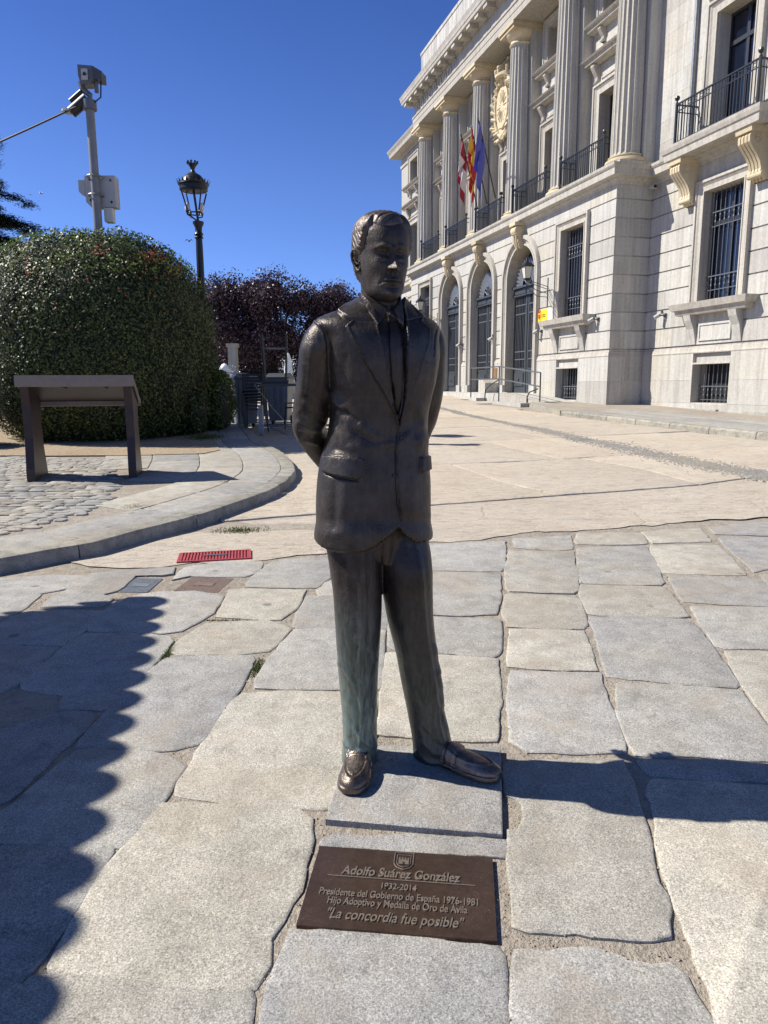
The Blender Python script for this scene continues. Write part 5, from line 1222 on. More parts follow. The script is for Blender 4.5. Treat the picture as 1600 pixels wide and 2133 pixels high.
# pole with camera and cabinets
def camera_pole():
    Y = 12.6; p0 = at(207, 488, Y); x = p0.x-.01; r = empty('camera_pole', (x, Y, gz(x, Y))); tag(r, 'tall grey steel pole carrying surveillance gear and grey cabinets above the hedge', 'camera pole'); g = gz(x, Y)
    L = lambda px, py, dy=0: (at(px, py, Y+dy) - Vector((x, Y, g)))
    zt = L(190, 207).z; MB().tube([(0, 0, 0), (0, 0, zt)], [.080, .066], 16).build('pole', M_polegrey, r, smooth=60)
    MB().tube([(0, 0, zt-.16), (0, 0, zt-.02)], .11, 14).build('collar', M_irong, r, smooth=60)
    a, b = L(168, 141), L(218, 176)
    m_ = MB(); pr_ = [(-.27, 0), (-.25, -.27), (-.20, -.45), (-.02, -.42), (.0, -.30), (.0, -.005)]
    c = L(190, 140); m_.prism([(c.x-.02+p*.66, c.z+q*.68) for p, q in [(-.24, 0), (-.24, -.24), (-.19, -.42), (.0, -.42), (.08, -.34), (.12, -.32), (.12, -.03)]], -.11, .10, lambda p, q, h: (p, h, q)); m_.build('housing', M_irong, r)
    m_ = MB(); m_.add([(c.x+.065, -.14, c.z-.03), (c.x+.18, -.06, c.z-.08), (c.x+.18, -.06, c.z-.22), (c.x+.065, -.14, c.z-.21), (c.x+.065, .12, c.z-.03), (c.x+.18, .14, c.z-.08), (c.x+.18, .14, c.z-.22), (c.x+.065, .12, c.z-.21)], [(0,1,2,3),(7,6,5,4),(0,4,5,1),(1,5,6,2),(2,6,7,3),(3,7,4,0)]); m_.build('visor', M_binlid, r)
    MB().box(c.x-.11, c.x-.01, -.155, -.141, c.z-.24, c.z-.08).build('bracket_plate', M_boxgrey, r)
    MB().lathe([(.012, -.02), (.03, -.015), (.03, .015), (.012, .02)], (c.x-.06, -.16, c.z-.16), 10).build('bolt', M_blackp, r)
    m_ = MB(); m_.tube([(0, 0, zt-.02), (.02, 0, zt+.06), (-.10, 0, zt+.16), (-.12, 0, zt+.26)], .045, 8); m_.tube([(.13, 0, zt+.10), (.13, 0, zt+.42)], .035, 8); m_.build('swivel_arm', M_irong, r)
    MB().tube([(.14, 0, zt+.46), (.22, -.02, zt+.30), (.20, -.03, zt+.02), (.05, -.05, zt-.10)], .012, 6).build('cable', M_blackp, r)
    # floodlight body on the left
    p1, p2 = L(147, 232), L(180, 203); p1 = Vector(p1); p2 = Vector(p2); d = (p2-p1).normalized(); up = Vector((-d.z, 0, d.x))
    m_ = MB(); m_.tube([p1-up*.02, p2+up*-.02], .090, 14); m_.tube([p1+up*.105+d*.1, p2+up*.105], .05, 8); m_.build('floodlight', M_blackp, r, smooth=60)
    MB().lathe([(.01, -.02), (.06, -.02), (.10, 0), (.10, .03), (.02, .05)], (p1.x-.03, p1.y-.02, p1.z-.02), 12).build('lens', M_boxgrey, r)
    MB().tube([p2-up*.05, (0, -.02, zt-.22)], .03, 6).build('floodlight_arm', M_irong, r)
    # cabinets
    def cab(x0, x1, y0, y1, py0, py1, nm, mt=M_boxgrey, cut=.08):
        z0, z1 = L(200, py1).z, L(200, py0).z; m_ = MB(); m_.prism([(x0, z1), (x0, z0+cut), (x0+cut, z0), (x1, z0), (x1, z1)], y0, y1, lambda p, q, h: (p, h, q)); m_.build(nm, mt, r)
    cab(-.21, .285, .10, .30, 362, 428, 'cabinet'); cab(-.32, -.214, .10, .26, 371, 402, 'side_box', cut=.05); cab(.08, .22, .09, .22, 430, 460, 'meter_box', M_frost, .01)
    for py in (368, 407): z = L(200, py).z; MB().tube([(.12*math.cos(q), .12*math.sin(q), z) for q in np.linspace(0, 6.283, 15)], .012, 5).build('clamp', M_steel, r)
    m_ = MB()
    for (px, py) in ((181, 370), (226, 372), (184, 414), (229, 418)): q = L(px, py); m_.lathe([(.01, -.02), (.018, 0), (.01, .02)], (q.x*.97, .095, q.z), 6)
    m_.build('cabinet_screws', M_blackp, r)
    A = Vector(at(189, 208, 12.55)); B = Vector((-12.5, 11.6, A.z-3.1)); pts = []
    for k in range(17): f = k/16; q = A.lerp(B, f); q.z -= .7*f*(1-f); pts.append(q)
    tag(MB().tube(pts, .016, 6).build('overhead_cable', M_blackp), 'thin black cable running from the camera pole out of view to the left', 'cable')
camera_pole()
# parasol outside the view whose scalloped shadow falls on the flags
def parasol():
    H = 2.35; off = H/math.tan(SUN_EL); sx, sy_ = math.sin(SUN_TRAVEL), math.cos(SUN_TRAVEL)
    def up(p, h): g = gz(p.x, p.y); k = h/math.tan(SUN_EL); return Vector((p.x-sx*k, p.y-sy_*k, g+h))
    c1 = G(326, 1243); e1 = G(0, 1284); e2 = G(-5, 2030)
    d1 = (e1-c1); d1.z = 0; d1.normalize(); d2 = (e2-c1); d2.z = 0; d2.normalize(); S_ = 3.1
    q = [c1, c1+d1*S_, c1+d1*S_+d2*S_*1.12, c1+d2*S_*1.12]; A = [up(Vector((p.x, p.y, 0)), H) for p in q]
    z = A[0].z; A = [Vector((p.x, p.y, z)) for p in A]; ctr = sum(A, Vector())/4
    r = empty('parasol', (ctr.x, ctr.y, gz(ctr.x, ctr.y))); tag(r, 'square canvas parasol with scalloped valance standing outside the view on the left', 'parasol'); T = Vector(r.location)
    B = [p-T for p in A]; top = Vector((0, 0, z+.75-T.z)); m_ = MB(); m_.add(B+[top], [(0, 1, 4), (1, 2, 4), (2, 3, 4), (3, 0, 4)]); m_.build('canopy', M_canvas, r, fix=False)
    m_ = MB()
    for i in range(4):
        a, b_ = B[i], B[(i+1) % 4]; L = (b_-a).length; ns = round(L/.2); 
        for s in range(ns):
            pa = a.lerp(b_, s/ns); pb = a.lerp(b_, (s+1)/ns); V = []; N = 8
            out = (pa+pb)/2; out.z = 0; eo = (b_-a).cross(Vector((0, 0, 1))).normalized(); eo = eo if eo.dot((a+b_)/2) > 0 else -eo; fl = i % 2
            for k in range(N+1): q = pa.lerp(pb, k/N); sc2 = math.sin(math.pi*k/N)**.7; V.append(q); V.append(q+eo*((.09*sc2) if fl else .0)-Vector((0, 0, .01+(.0 if fl else .13)*sc2)))
            m_.add(V, [(2*k, 2*k+1, 2*k+3, 2*k+2) for k in range(N)])
    m_.build('valance', M_canvas, r, fix=False)
    MB().tube([(0, 0, 0), (0, 0, z+.8-T.z)], .03, 10).build('pole', M_steel, r); MB().box(-.35, .35, -.35, .35, 0, .10).build('base', M_kerb, r)
    m_ = MB(); 
    for p in B: m_.tube([top, p], .012, 5)
    m_.build('rib', M_steel, r)
parasol()
# grey wheeled bins
def wheelie(x, y, a, label, h=1.06, w_=.48):
    r = empty('wheeled_bin', (x, y, gz(x, y)+.0), a); tag(r, label, 'bin', 'grey wheeled bins by the kerb')
    m_ = MB(); b0, b1 = w_*.40, w_*.5; V = []
    for (s, zz) in ((b0, .10), (b1, h-.08)): V += [(-s, -s*1.1, zz), (s, -s*1.1, zz), (s, s*1.1, zz), (-s, s*1.1, zz)]
    m_.add(V, [(3, 2, 1, 0), (4, 5, 6, 7), (0, 1, 5, 4), (1, 2, 6, 5), (2, 3, 7, 6), (3, 0, 4, 7)])
    for k in (-.5, 0, .5): m_.add([(k*b1*1.1-.03, -b0*1.1-.012, .14), (k*b1*1.1+.03, -b0*1.1-.012, .14), (k*b1*1.1+.03, -b1*1.1-.012, h-.12), (k*b1*1.1-.03, -b1*1.1-.012, h-.12), (k*b1*1.1-.03, -b0*1.1+.02, .14), (k*b1*1.1+.03, -b0*1.1+.02, .14), (k*b1*1.1+.03, -b1*1.1+.02, h-.12), (k*b1*1.1-.03, -b1*1.1+.02, h-.12)], [(0, 1, 2, 3), (0, 3, 7, 4), (1, 5, 6, 2), (3, 2, 6, 7), (0, 4, 5, 1)])
    m_.build('bin_body', M_bingrey, r)
    m_ = MB(); m_.box(-b1-.03, b1+.03, -b1*1.1-.04, b1*1.1+.03, h-.08, h-.05); m_.add([(-b1-.02, -b1*1.1-.03, h-.05), (b1+.02, -b1*1.1-.03, h-.05), (b1+.02, b1*1.1+.03, h-.05), (-b1-.02, b1*1.1+.03, h-.05), (-b1*.8, -b1*.8, h+.03), (b1*.8, -b1*.8, h+.03), (b1*.8, b1*.9, h+.04), (-b1*.8, b1*.9, h+.04)], [(4, 5, 6, 7), (0, 1, 5, 4), (1, 2, 6, 5), (2, 3, 7, 6), (3, 0, 4, 7)]); m_.build('lid', M_binlid, r)
    MB().tube([(-b1*.8, b1*1.1+.02, h-.07), (-b1*.8, b1*1.1+.10, h-.06), (b1*.8, b1*1.1+.10, h-.06), (b1*.8, b1*1.1+.02, h-.07)], .014, 6).build('handle', M_binlid, r)
    for s in (-1, 1):
        m_ = MB(); m_.lathe([(.03, -.025), (.10, -.025), (.10, .025), (.03, .025)], (0, 0, 0), 14); m_.v = [(s*b0+p[2]+s*.02, b0*1.1+p[0]-.02, .10+p[1]) for p in m_.v]; m_.build('wheel', M_tyre, r)
for (x, y, a, lb) in ((-2.86, 14.9, .45, 'nearest grey wheeled bin, beside the stack of chairs'), (-3.1, 15.6, .45, 'second grey wheeled bin behind the nearest one'), (-3.32, 16.3, .45, 'third grey wheeled bin in the row by the kerb'), (-3.55, 17.05, .45, 'farthest grey wheeled bin at the hedge end of the row'), (-2.22, 15.6, -.1, 'grey wheeled bin with pale lid behind the upturned table')):
    wheelie(x, y, a, lb)
# stacked black chairs and tables of a closed terrace
def chair_parts(z, n, dz, x, y, a, label, group):
    for i in range(n):
        r = empty('cafe_chair', (x-.012*i, y, gz(x, y)+z+dz*i), a); tag(r, label(i), 'chair', group)
        m_ = MB(); w_ = .20
        m_.box(-w_, w_, -w_, w_, .42, .445)
        m_.build('seat', M_blackp, r)
        for sx in (-1, 1):
            for sy2 in (-1, 1):
                if i == 0 or sy2 < 0 or True: MB().tube([(sx*w_*1.05, sy2*w_*1.1, 0), (sx*w_*.95, sy2*w_*.9, .42)], .013, 6).build('leg', M_blackp, r)
        m_ = MB(); m_.tube([(-w_*.95, w_*.95, .43), (-w_*.95, w_*1.3, .80), (w_*.95, w_*1.3, .80), (w_*.95, w_*.95, .43)], .013, 6); m_.build('back_frame', M_blackp, r)
        for k in range(2): MB().box(-w_*.9, w_*.9, w_*1.2, w_*1.24, .58+k*.12, .62+k*.12).build('slat', M_blackp, r)
ords = ['lowest', 'second', 'third', 'fourth', 'fifth', 'sixth', 'topmost']
chair_parts(0, 7, .062, -2.46, 14.1, .15, lambda i: f'black terrace chair, {["lowest","second from below","third from below","middle one","third from the top","second from the top","topmost"][i]} in the stack beside the grey bins', 'black terrace chairs stacked beside the bins')
chair_parts(0, 2, .09, -1.70, 14.6, -.4, lambda i: ['black terrace chair on the ground close behind the statue elbow', 'black terrace chair stacked on the one behind the statue elbow'][i], 'black terrace chairs behind the statue elbow')
def table(x, y, zz, a, W_, H, label, flip=False, splay=.05):
    r = empty('terrace_table', (x, y, gz(x, y)+zz), a); tag(r, label, 'table'); t0, t1 = (0, .035) if flip else (H-.035, H)
    MB().box(-W_, W_, -W_, W_, t0, t1).build('tabletop', M_blackp if flip else M_steel, r); MB().sweep([(0, t0-.012 if not flip else t1), (.012, t0-.012 if not flip else t1), (.012, t1+.002 if not flip else t1+.03), (0, t1+.002 if not flip else t1+.03)], [(-W_, -W_), (-W_, W_), (W_, W_), (W_, -W_), (-W_, -W_)]).build('rim', M_iron, r)
    for sx in (-1, 1):
        for sy2 in (-1, 1):
            p = (sx*(W_-.04), sy2*(W_-.04)); q = (sx*(W_-.04+splay), sy2*(W_-.04+splay)); MB().tube([(p[0], p[1], t1 if flip else t0), (q[0], q[1], H if flip else 0)], .020, 8).build('leg', M_blackp, r)
    zb = H*.72 if flip else H*.16; s = W_-.03+splay*.7
    m_ = MB(); m_.tube([(-s, -s, zb), (s, -s, zb)], .010, 6); m_.tube([(-s, s, zb), (s, s, zb)], .010, 6); m_.build('stretcher', M_irong, r)
table(-1.95, 13.75, 0, .12, .36, .93, 'black metal terrace table carrying the upturned table')
table(-2.03, 13.75, .932, .12, .235, .90, 'upturned black terrace table with its four legs in the air', True, .03)
for (pa, pb) in (((-2.28, 13.4, 1.36), (-2.34, 13.38, 1.40)),): pass
tag(MB().tube([(-2.30, 13.36, 1.40), (-2.36, 13.33, 1.36), (-2.31, 13.34, 1.30), (-2.05, 13.36, .95), (-1.85, 13.36, .72), (-1.62, 13.4, .62)], .008, 6).build('security_chain', M_steel), 'thin steel cable locked round the terrace tables', 'cable')
tag(MB().box(-2.30, -2.22, 13.30, 13.38, gz(0, 13.3), 1.0).build('white_post', M_steel), 'short light metal post at the corner of the stacked tables', 'post')
# fountain
M_water = plain('foaming_water', (.82, .85, .88), .35, 0, .12, 9, .8); M_pool = plain('pool_water', (.03, .05, .05), .08)
def fountain():
    c = (-4.9, 28.6); r = empty('fountain', (c[0], c[1], gzf)); tag(r, 'round stone fountain basin with a white foaming water jet', 'fountain')
    MB().lathe([(2.55, -.1), (2.6, .05), (2.5, .10), (2.5, .42), (2.58, .45), (2.58, .52), (2.3, .52), (2.3, .3)], n=48).build('basin', M_trim, r, smooth=40)
    MB().lathe([(.05, .36), (2.32, .36), (2.32, .37), (.05, .37)], n=40).build('water', M_pool, r)
    def jet(x, y, h, rad, seed):
        V = []; Fc = []; nz, nn = 26, 16
        for i in range(nz+1):
            f = i/nz; R = rad*(1-f*f*.0)*(1.05-.5*f)*math.sqrt(max(0, 1-f**6))
            for k in range(nn):
                a = 2*math.pi*k/nn; n_ = 1+.55*mn.noise(Vector((math.cos(a)*2, math.sin(a)*2+seed, f*11)))*(1.2-f)
                V.append((x+R*n_*math.cos(a), y+R*n_*math.sin(a), .3+h*f))
        for i in range(nz):
            for k in range(nn): Fc.append((i*nn+k, i*nn+(k+1) % nn, (i+1)*nn+(k+1) % nn, (i+1)*nn+k))
        MB().add(V, Fc).build('water_jet', M_water, r, smooth=True)
        P_ = rg.normal(size=(500, 3))*np.array([rad*.75, rad*.75, h*.28])+np.array([x, y, .3+h*.45]); P_[:, 2] = np.abs(P_[:, 2]-.3)+.3; P_ = P_[P_[:, 2] < .3+h*.93]
        leaf_mesh('drops', P_, rg.normal(size=P_.shape), .022, M_water, r, aspect=.8)['kind'] = 'stuff'
    jet(1.27, -.6, 1.36, .20, 1); jet(-1.35, .2, 1.0, .34, 7); jet(-1.75, .5, .75, .3, 4)
fountain()
tag(MB().box(-6.35, -6.0, 30.0, 30.35, gzf-.1, 2.9).box(-6.40, -5.95, 29.95, 30.4, 2.9, 3.05).build('stone_pillar', M_trim), 'pale square stone pillar beside the fountain spray', 'pillar')

# ================================================================== THINGS ON THE BUILDING
def fpt(px, py, d):
    """point on the plane d metres into the building front"""
    o = Vector((BX, BY, 0)) + Vector((math.cos(BR), math.sin(BR), 0))*d; n_ = Vector((math.cos(BR), math.sin(BR), 0)); c0 = Vector((0, 0, CAMH)); r_ = ray(px, py); return c0 + r_*((o-c0).dot(n_)/r_.dot(n_))
def loc(p): q = p-Vector((BX, BY, 0)); return Vector((q.x*math.cos(BR)+q.y*math.sin(BR), -q.x*math.sin(BR)+q.y*math.cos(BR), q.z))
M_fl = {k: plain('flag_'+k, v, .8) for k, v in dict(red=(.45, .02, .03), yellow=(.75, .42, .02), blue=(.10, .11, .42), white=(.65, .62, .62), crimson=(.30, .015, .04)).items()}
def flag(base, tip, bands, dout, label, hang=2.6, wid=.62, seed=0, patch=None):
    B = fpt(*base, .10); T = fpt(*tip, -dout); r = empty('flag', B); tag(r, label, 'flag', 'flags on the middle balcony'); L = T-B
    MB().tube([(0, 0, 0), L], .022, 8).build('pole', M_blackp, r); MB().lathe([(.01, -.05), (.045, -.02), (.045, .02), (.01, .05)], L, 8).build('pole_ball', M_steel, r)
    n = Vector((math.cos(BR), math.sin(BR), 0)); u = Vector((-math.sin(BR), math.cos(BR), 0)); nu, nv = 16, 30
    hoist = L.normalized()*-1.15
    grid = []
    for j in range(nv+1):
        v = j/nv; row = []
        for i in range(nu+1):
            s = i/nu; top = L + hoist*(s*.75)+hoist*.06
            w_ = wid*(.35+.65*min(1, v*2.2))
            p = top.lerp(L+hoist*.12, min(1, v*1.2)*.8) + Vector((0, 0, -hang*v*(.62+.38*s)))
            p = p + u*(w_*(s-.6)*(-.55)*min(1, v*2)) + n*(.10*math.sin(s*11+seed+v*3)*min(1, v*3)) + u*(.07*math.sin(s*9+v*5+seed))
            row.append(p)
        grid.append(row)
    prevb = 0
    for (f1, colr) in bands:
        j0, j1 = int(prevb*nv), int(f1*nv); m_ = MB(); V = [grid[j][i] for j in range(j0, j1+1) for i in range(nu+1)]
        sk = lambda j, i: (j-j0)*(nu+1)+i
        m_.add(V, [(sk(j, i), sk(j, i+1), sk(j+1, i+1), sk(j+1, i)) for j in range(j0, j1) for i in range(nu)]); m_.build('cloth_band', M_fl[colr], r, smooth=True, fix=False); prevb = f1
flag((995,436),(960,278),[(.30,'crimson'),(.80,'white'),(1,'crimson')],.9,'crimson and white regional flag hanging on the left pole',2.3,.42,1)
flag((1014,424),(982,264),[(.14,'red'),(.46,'yellow'),(.68,'red'),(.86,'yellow'),(1,'red')],1.0,'red and yellow Spanish flag hanging on the middle pole',2.5,.5,4)
flag((1032,412),(996,245),[(1,'blue')],1.1,'blue European flag hanging limp on the right pole',2.4,.36,2)
def wall_lantern(pl, pw_, d, label, k=1.):
    A = fpt(*pw_, -.01); Lp = fpt(*pl, -d); r = empty('wall_lantern', A); tag(r, label, 'lantern', 'wall lanterns flanking the doors'); L = Lp-A; ex = Vector((-math.cos(BR), -math.sin(BR), 0))
    c = Vector((L.x, L.y, L.z)); m_ = MB(); a0 = BR
    m_.lathe([(.11, -.20), (.19, .14)], c, 4, rot=a0+math.pi/4); m_.build('glass', M_frost, r)
    m_ = MB(); m_.lathe([(.23, .14), (.24, .16), (.12, .27), (.05, .30), (.03, .34), (.02, .42)], c, 4, rot=a0+math.pi/4); m_.lathe([(.08, -.24), (.12, -.20), (.12, -.195)], c, 4, rot=a0+math.pi/4)
    for k_ in range(4): q = a0+math.pi/4+math.pi/2*k_; m_.tube([c+Vector((.112*math.cos(q), .112*math.sin(q), -.2)), c+Vector((.192*math.cos(q), .192*math.sin(q), .14))], .010, 5)
    m_.build('lantern_frame', M_cast, r)
    m_ = MB(); m_.tube([(0, 0, -.55), (0, 0, .35)], .016, 6); z = c.z-.24
    m_.tube([c+Vector((0, 0, -.24)), (c.x, c.y, z-.45)], .012, 6)
    for zz, bend in ((.12, 0), (-.02, 0), (-.22, -.05), (-.42, -.12)): m_.tube([(0, 0, z*0+zz*.6+.0), (c.x*.5, c.y*.5, (z-.05)*.5+zz*.5+bend), (c.x, c.y, z-.05+zz*.4)], .011, 6)
    m_.build('bracket', M_cast, r)
wall_lantern((1098,566),(1141,602),.95,'tall wall lantern on an iron bracket beside the nearest arched door')
wall_lantern((875,636),(911,668),.95,'wall lantern on an iron bracket beside the farthest arched door')
def spot(px, py, d, label):
    A = fpt(px, py, d-.002); r = empty('wall_spotlight', A, BR); tag(r, label, 'spotlight', 'small white spotlights on the facade')
    MB().tube([(0, 0, 0), (-.14, 0, .0), (-.16, 0, .03)], .02, 6).build('arm', M_irong, r); MB().box(-.02, -.001, -.05, .05, -.05, .05).build('wall_plate', M_irong, r)
    m_ = MB(); m_.tube([(-.12, .05, .02), (-.24, .12, -.06)], .055, 10); m_.build('lamp_body', M_boxgrey, r, smooth=60); MB().tube([(-.10, -.02, .04), (-.12, -.02, .14)], .035, 8).build('ballast', M_irong, r, smooth=60)
spot(1385,657,WD,'small spotlight on the wing wall left of the right sill'); spot(1246,665,0,'small spotlight between the corner and the nearer window sill'); spot(1128,690,0,'small spotlight under the yellow sign'); spot(1032,705,0,'small spotlight between the two nearer arched doors'); spot(964,718,0,'small spotlight between the two farther arched doors')
# yellow government sign
def sign():
    a, b, c, d = [loc(fpt(x, y, -.04)) for x, y in [(1120, 648), (1140.5, 643), (1139, 668), (1118, 673)]]; y0, y1 = (b.y+c.y)/2, (a.y+d.y)/2; z0, z1 = (c.z+d.z)/2, (a.z+b.z)/2
    p = bw(-.001, y1, z0); r = empty('yellow_sign', p, BR); tag(r, 'yellow government sign with a red coat of arms beside the nearest arched door', 'sign'); W_, H_ = y1-y0, z1-z0
    my = plain('sign_yellow', (.86, .60, .02), .5, 0, .03); mr = plain('sign_red', (.42, .02, .03), .5); mk = plain('sign_black', (.03, .03, .03), .5)
    MB().box(-.04, 0, -W_, 0, 0, H_).build('sign_panel', my, r); MB().box(-.03, 0, -W_-.34, -W_-.004, 0, H_).build('white_panel', M_white, r)
    x = -.043; m_ = MB(); cy_, cz = -W_*.24, H_*.5
    for dy in (-.10, .10): m_.box(x, -.0405, cy_+dy-.012, cy_+dy+.012, cz-.15, cz+.10)
    m_.add([(x, cy_-.06, cz+.06), (x, cy_+.06, cz+.06), (x, cy_+.06, cz-.05), (x, cy_, cz-.12), (x, cy_-.06, cz-.05)], [(0, 1, 2, 3, 4)]); m_.add([(x, cy_-.07, cz+.1), (x, cy_+.07, cz+.1), (x, cy_+.09, cz+.2), (x, cy_, cz+.17), (x, cy_-.09, cz+.2)], [(0, 1, 2, 3, 4)]); m_.build('coat_of_arms', mr, r, fix=False)
    def txt(s, yy, zz, size):
        cu = bpy.data.curves.new('lettering', 'FONT'); cu.body = s; cu.size = size; cu.extrude = .001; cu.align_x = 'LEFT'; o = bpy.data.objects.new('lettering', cu); COL.objects.link(o); cu.materials.append(mk); dg = bpy.context.evaluated_depsgraph_get(); dg.update(); me_ = bpy.data.meshes.new_from_object(o.evaluated_get(dg)); bpy.data.objects.remove(o); o = link('lettering', me_)
        o.parent = r; o.matrix_local = Matrix(((0, 0, -1, x), (-1, 0, 0, yy), (0, 1, 0, zz), (0, 0, 0, 1)))
    txt('GOBIERNO', -W_*.46, H_*.52, H_*.14); txt('DE ESPAÑA', -W_*.46, H_*.36, H_*.14)
sign()
p = fpt(1032, 778, -.056); r = empty('brass_plaque', p, BR); tag(r, 'small brass plaque on the plinth between two arched doors', 'plaque'); MB().box(-.02, 0, -.16, .16, -.2, .2).build('plate', plain('brass_plate', (.45, .27, .14), .4, .6), r); MB().box(-.024, -.0205, -.11, .11, -.12, .12).build('relief', plain('brass_relief', (.38, .22, .11), .5, .5), r)
p = bw(-.35, BAYS[2]-1.62, LAND); r = empty('stone_block', p, BR); r.name = 'loose_stone_block'; tag(r, 'pale stone block set on the landing between two arched doors', 'stone'); MB().prism([(-.3, 0), (.3, 0), (.3, .5), (-.05, .5), (-.3, .36)], -.3, .3, lambda a, b, h: (h, a, b)).build('block', M_trim, r)
p = bw(WD-.02, -.55, 6.28); p = fpt(1361, 390, .9); r = empty('security_camera', p, BR); tag(r, 'small white security camera in the inner corner under the belt cornice', 'security camera'); MB().tube([(-.02, -.1, 0), (.0, .12, .03)], .06, 10).build('camera_body', M_boxgrey, r, smooth=60); MB().tube([(-.022, -.125, -.002), (-.02, -.10, 0)], .04, 10).build('lens', M_dark, r); MB().tube([(.02, .05, .0), (.2, .05, -.04)], .018, 6).build('arm', M_boxgrey, r)
# birds
def bird(px, py, Y, span, label, a):
    p = at(px, py, Y); r = empty('bird', p, a); tag(r, label, 'bird', 'birds flying over the square')
    MB().lathe([(.005, -.11), (.03, -.06), (.04, 0), (.03, .06), (.005, .10)], (0, 0, 0), 8).build('body', M_blackp, r, smooth=True); r.rotation_euler = (math.pi/2, 0, a)
    for s in (-1, 1): MB().add([(s*.02, 0, .04), (s*span*.25, .07, .03), (s*span*.5, -.02, -.03), (s*span*.25, .05, -.05), (s*.02, 0, -.05), (s*.02, .012, .0), (s*span*.25, .08, -.01)], [(0, 1, 6, 5), (5, 6, 3, 4), (1, 2, 6), (6, 2, 3)]).build('wing', M_blackp, r, fix=False)
bird(394, 502, 30, .34, 'small bird gliding beside the lamp post', .2); bird(86, 403, 45, .28, 'small dark bird in the sky above the cedar', .9); bird(5, 380, 45, .26, 'tiny bird at the left edge of the sky', 1.2)

# ================================================================== STATUE
from mathutils.bvhtree import BVHTree
def bronze(name, green=0, polish=.0, dark=1.0, r0=0):
    t = NT(name); t.pos('World')
    n1 = t.noise(7, 5, .65); n2 = t.noise(42, 4, .7); n3 = t.noise(170, 3, .65)
    mp = t.node('ShaderNodeMapping'); t.l(t.p, mp.inputs[0]); mp.inputs['Scale'].default_value = (30, 30, 5); st = t.noise(3.2, 5, .65, mp.outputs[0])
    c = t.mix(t.ramp(n1, [(.35, 0), (.65, 1)]), (.034*dark, .027*dark, .022*dark), (.070*dark, .055*dark, .045*dark))
    c = t.mix(1, c, t.ramp(n2, [(.3, .78), (.7, 1.2)]), 'MULTIPLY'); c = t.mix(1, c, t.ramp(st, [(.35, .86), (.65, 1.15)]), 'MULTIPLY')
    sep = t.node('ShaderNodeSeparateXYZ'); t.l(t.p, sep.inputs[0]); g = t.ramp(n1, [(.52, 0), (.75, .45)])
    c = t.mix(g, c, (.075, .080, .072))
    if green:
        zz = t.node('ShaderNodeMapRange'); t.l(sep.outputs['Z'], zz.inputs[0]); zz.inputs[1].default_value = .72; zz.inputs[2].default_value = .25; zz.inputs[3].default_value = 0; zz.inputs[4].default_value = 1
        xx = t.node('ShaderNodeMapRange'); t.l(sep.outputs['X'], xx.inputs[0]); xx.inputs[1].default_value = .10; xx.inputs[2].default_value = -.06; xx.inputs[3].default_value = .25; xx.inputs[4].default_value = 1
        f = t.math('MULTIPLY', t.math('MULTIPLY', zz.outputs[0], xx.outputs[0]), t.ramp(st, [(.30, .25), (.6, 1)])); c = t.mix(t.math('MULTIPLY', f, .95), c, (.20, .27, .25))
    r = t.ramp(n2, [(.3, .30+r0), (.7, .48+r0)])
    b = t.bump(n3, .6, .002); b = t.bump(n2, .4, .004, b); b = t.bump(st, .25, .004, b)
    m = t.fin(c, r, .5, b); return m
M_bz = bronze('dark_bronze'); M_bzt = bronze('dark_bronze_patina', 1); M_bzs = bronze('polished_bronze_shoe', dark=4.2); M_bzh = bronze('bronze_face', dark=1.15, r0=.13)
M_hair = bronze('bronze_hair', dark=2.0, r0=.05)
M_bzs.node_tree.nodes['Principled BSDF'].inputs['Metallic'].default_value = .9
Y0 = 2.25; PSI = math.radians(21)
fB = Vector((math.sin(PSI), -math.cos(PSI), 0)); lB = Vector((math.cos(PSI), math.sin(PSI), 0)); UP = Vector((0, 0, 1))
statue = empty('statue', (.06, 2.23, gz(0, 2.2)+.014)); tag(statue, 'dark bronze statue of a man in a suit standing with hands behind his back', 'statue')
ORG = Vector(statue.location)
def cr(vals, t):
    n = len(vals); i = min(int(t), n-2); f = t-i; p0 = vals[max(i-1, 0)]; p1 = vals[i]; p2 = vals[i+1]; p3 = vals[min(i+2, n-1)]
    return .5*((2*p1)+(-p0+p2)*f+(2*p0-5*p1+4*p2-p3)*f*f+(-p0+3*p1-3*p2+p3)*f**3)
def loft(rings, n=72, sub=5, shape=None, hem=None):
    """rings: (centre, u, v, a, b, p)"""
    A = np.array([[*r[0], *r[1], *r[2], r[3], r[4], r[5]] for r in rings], float); m = (len(rings)-1)*sub+1; V = []; Fc = []
    for k in range(m):
        q = cr(A, k/sub); c, u, v = q[:3], q[3:6], q[6:9]; u = u/np.linalg.norm(u); v = v/np.linalg.norm(v); a, b, p = q[9:12]
        for i in range(n):
            th = 2*math.pi*i/n; cs, sn = math.cos(th), math.sin(th); r = (abs(cs)**p+abs(sn)**p)**(-1/p); s = shape(th, k/(m-1)) if shape else 1
            P_ = c + u*a*r*cs*s + v*b*r*sn*s
            if hem and k == 0: P_ = P_ + np.array([0, 0, hem(th)])
            V.append(P_)
    for k in range(m-1):
        for i in range(n): Fc.append((k*n+i, k*n+(i+1) % n, (k+1)*n+(i+1) % n, (k+1)*n+i))
    Fc.append(tuple(range(n-1, -1, -1))); Fc.append(tuple((m-1)*n+i for i in range(n)))
    return V, Fc
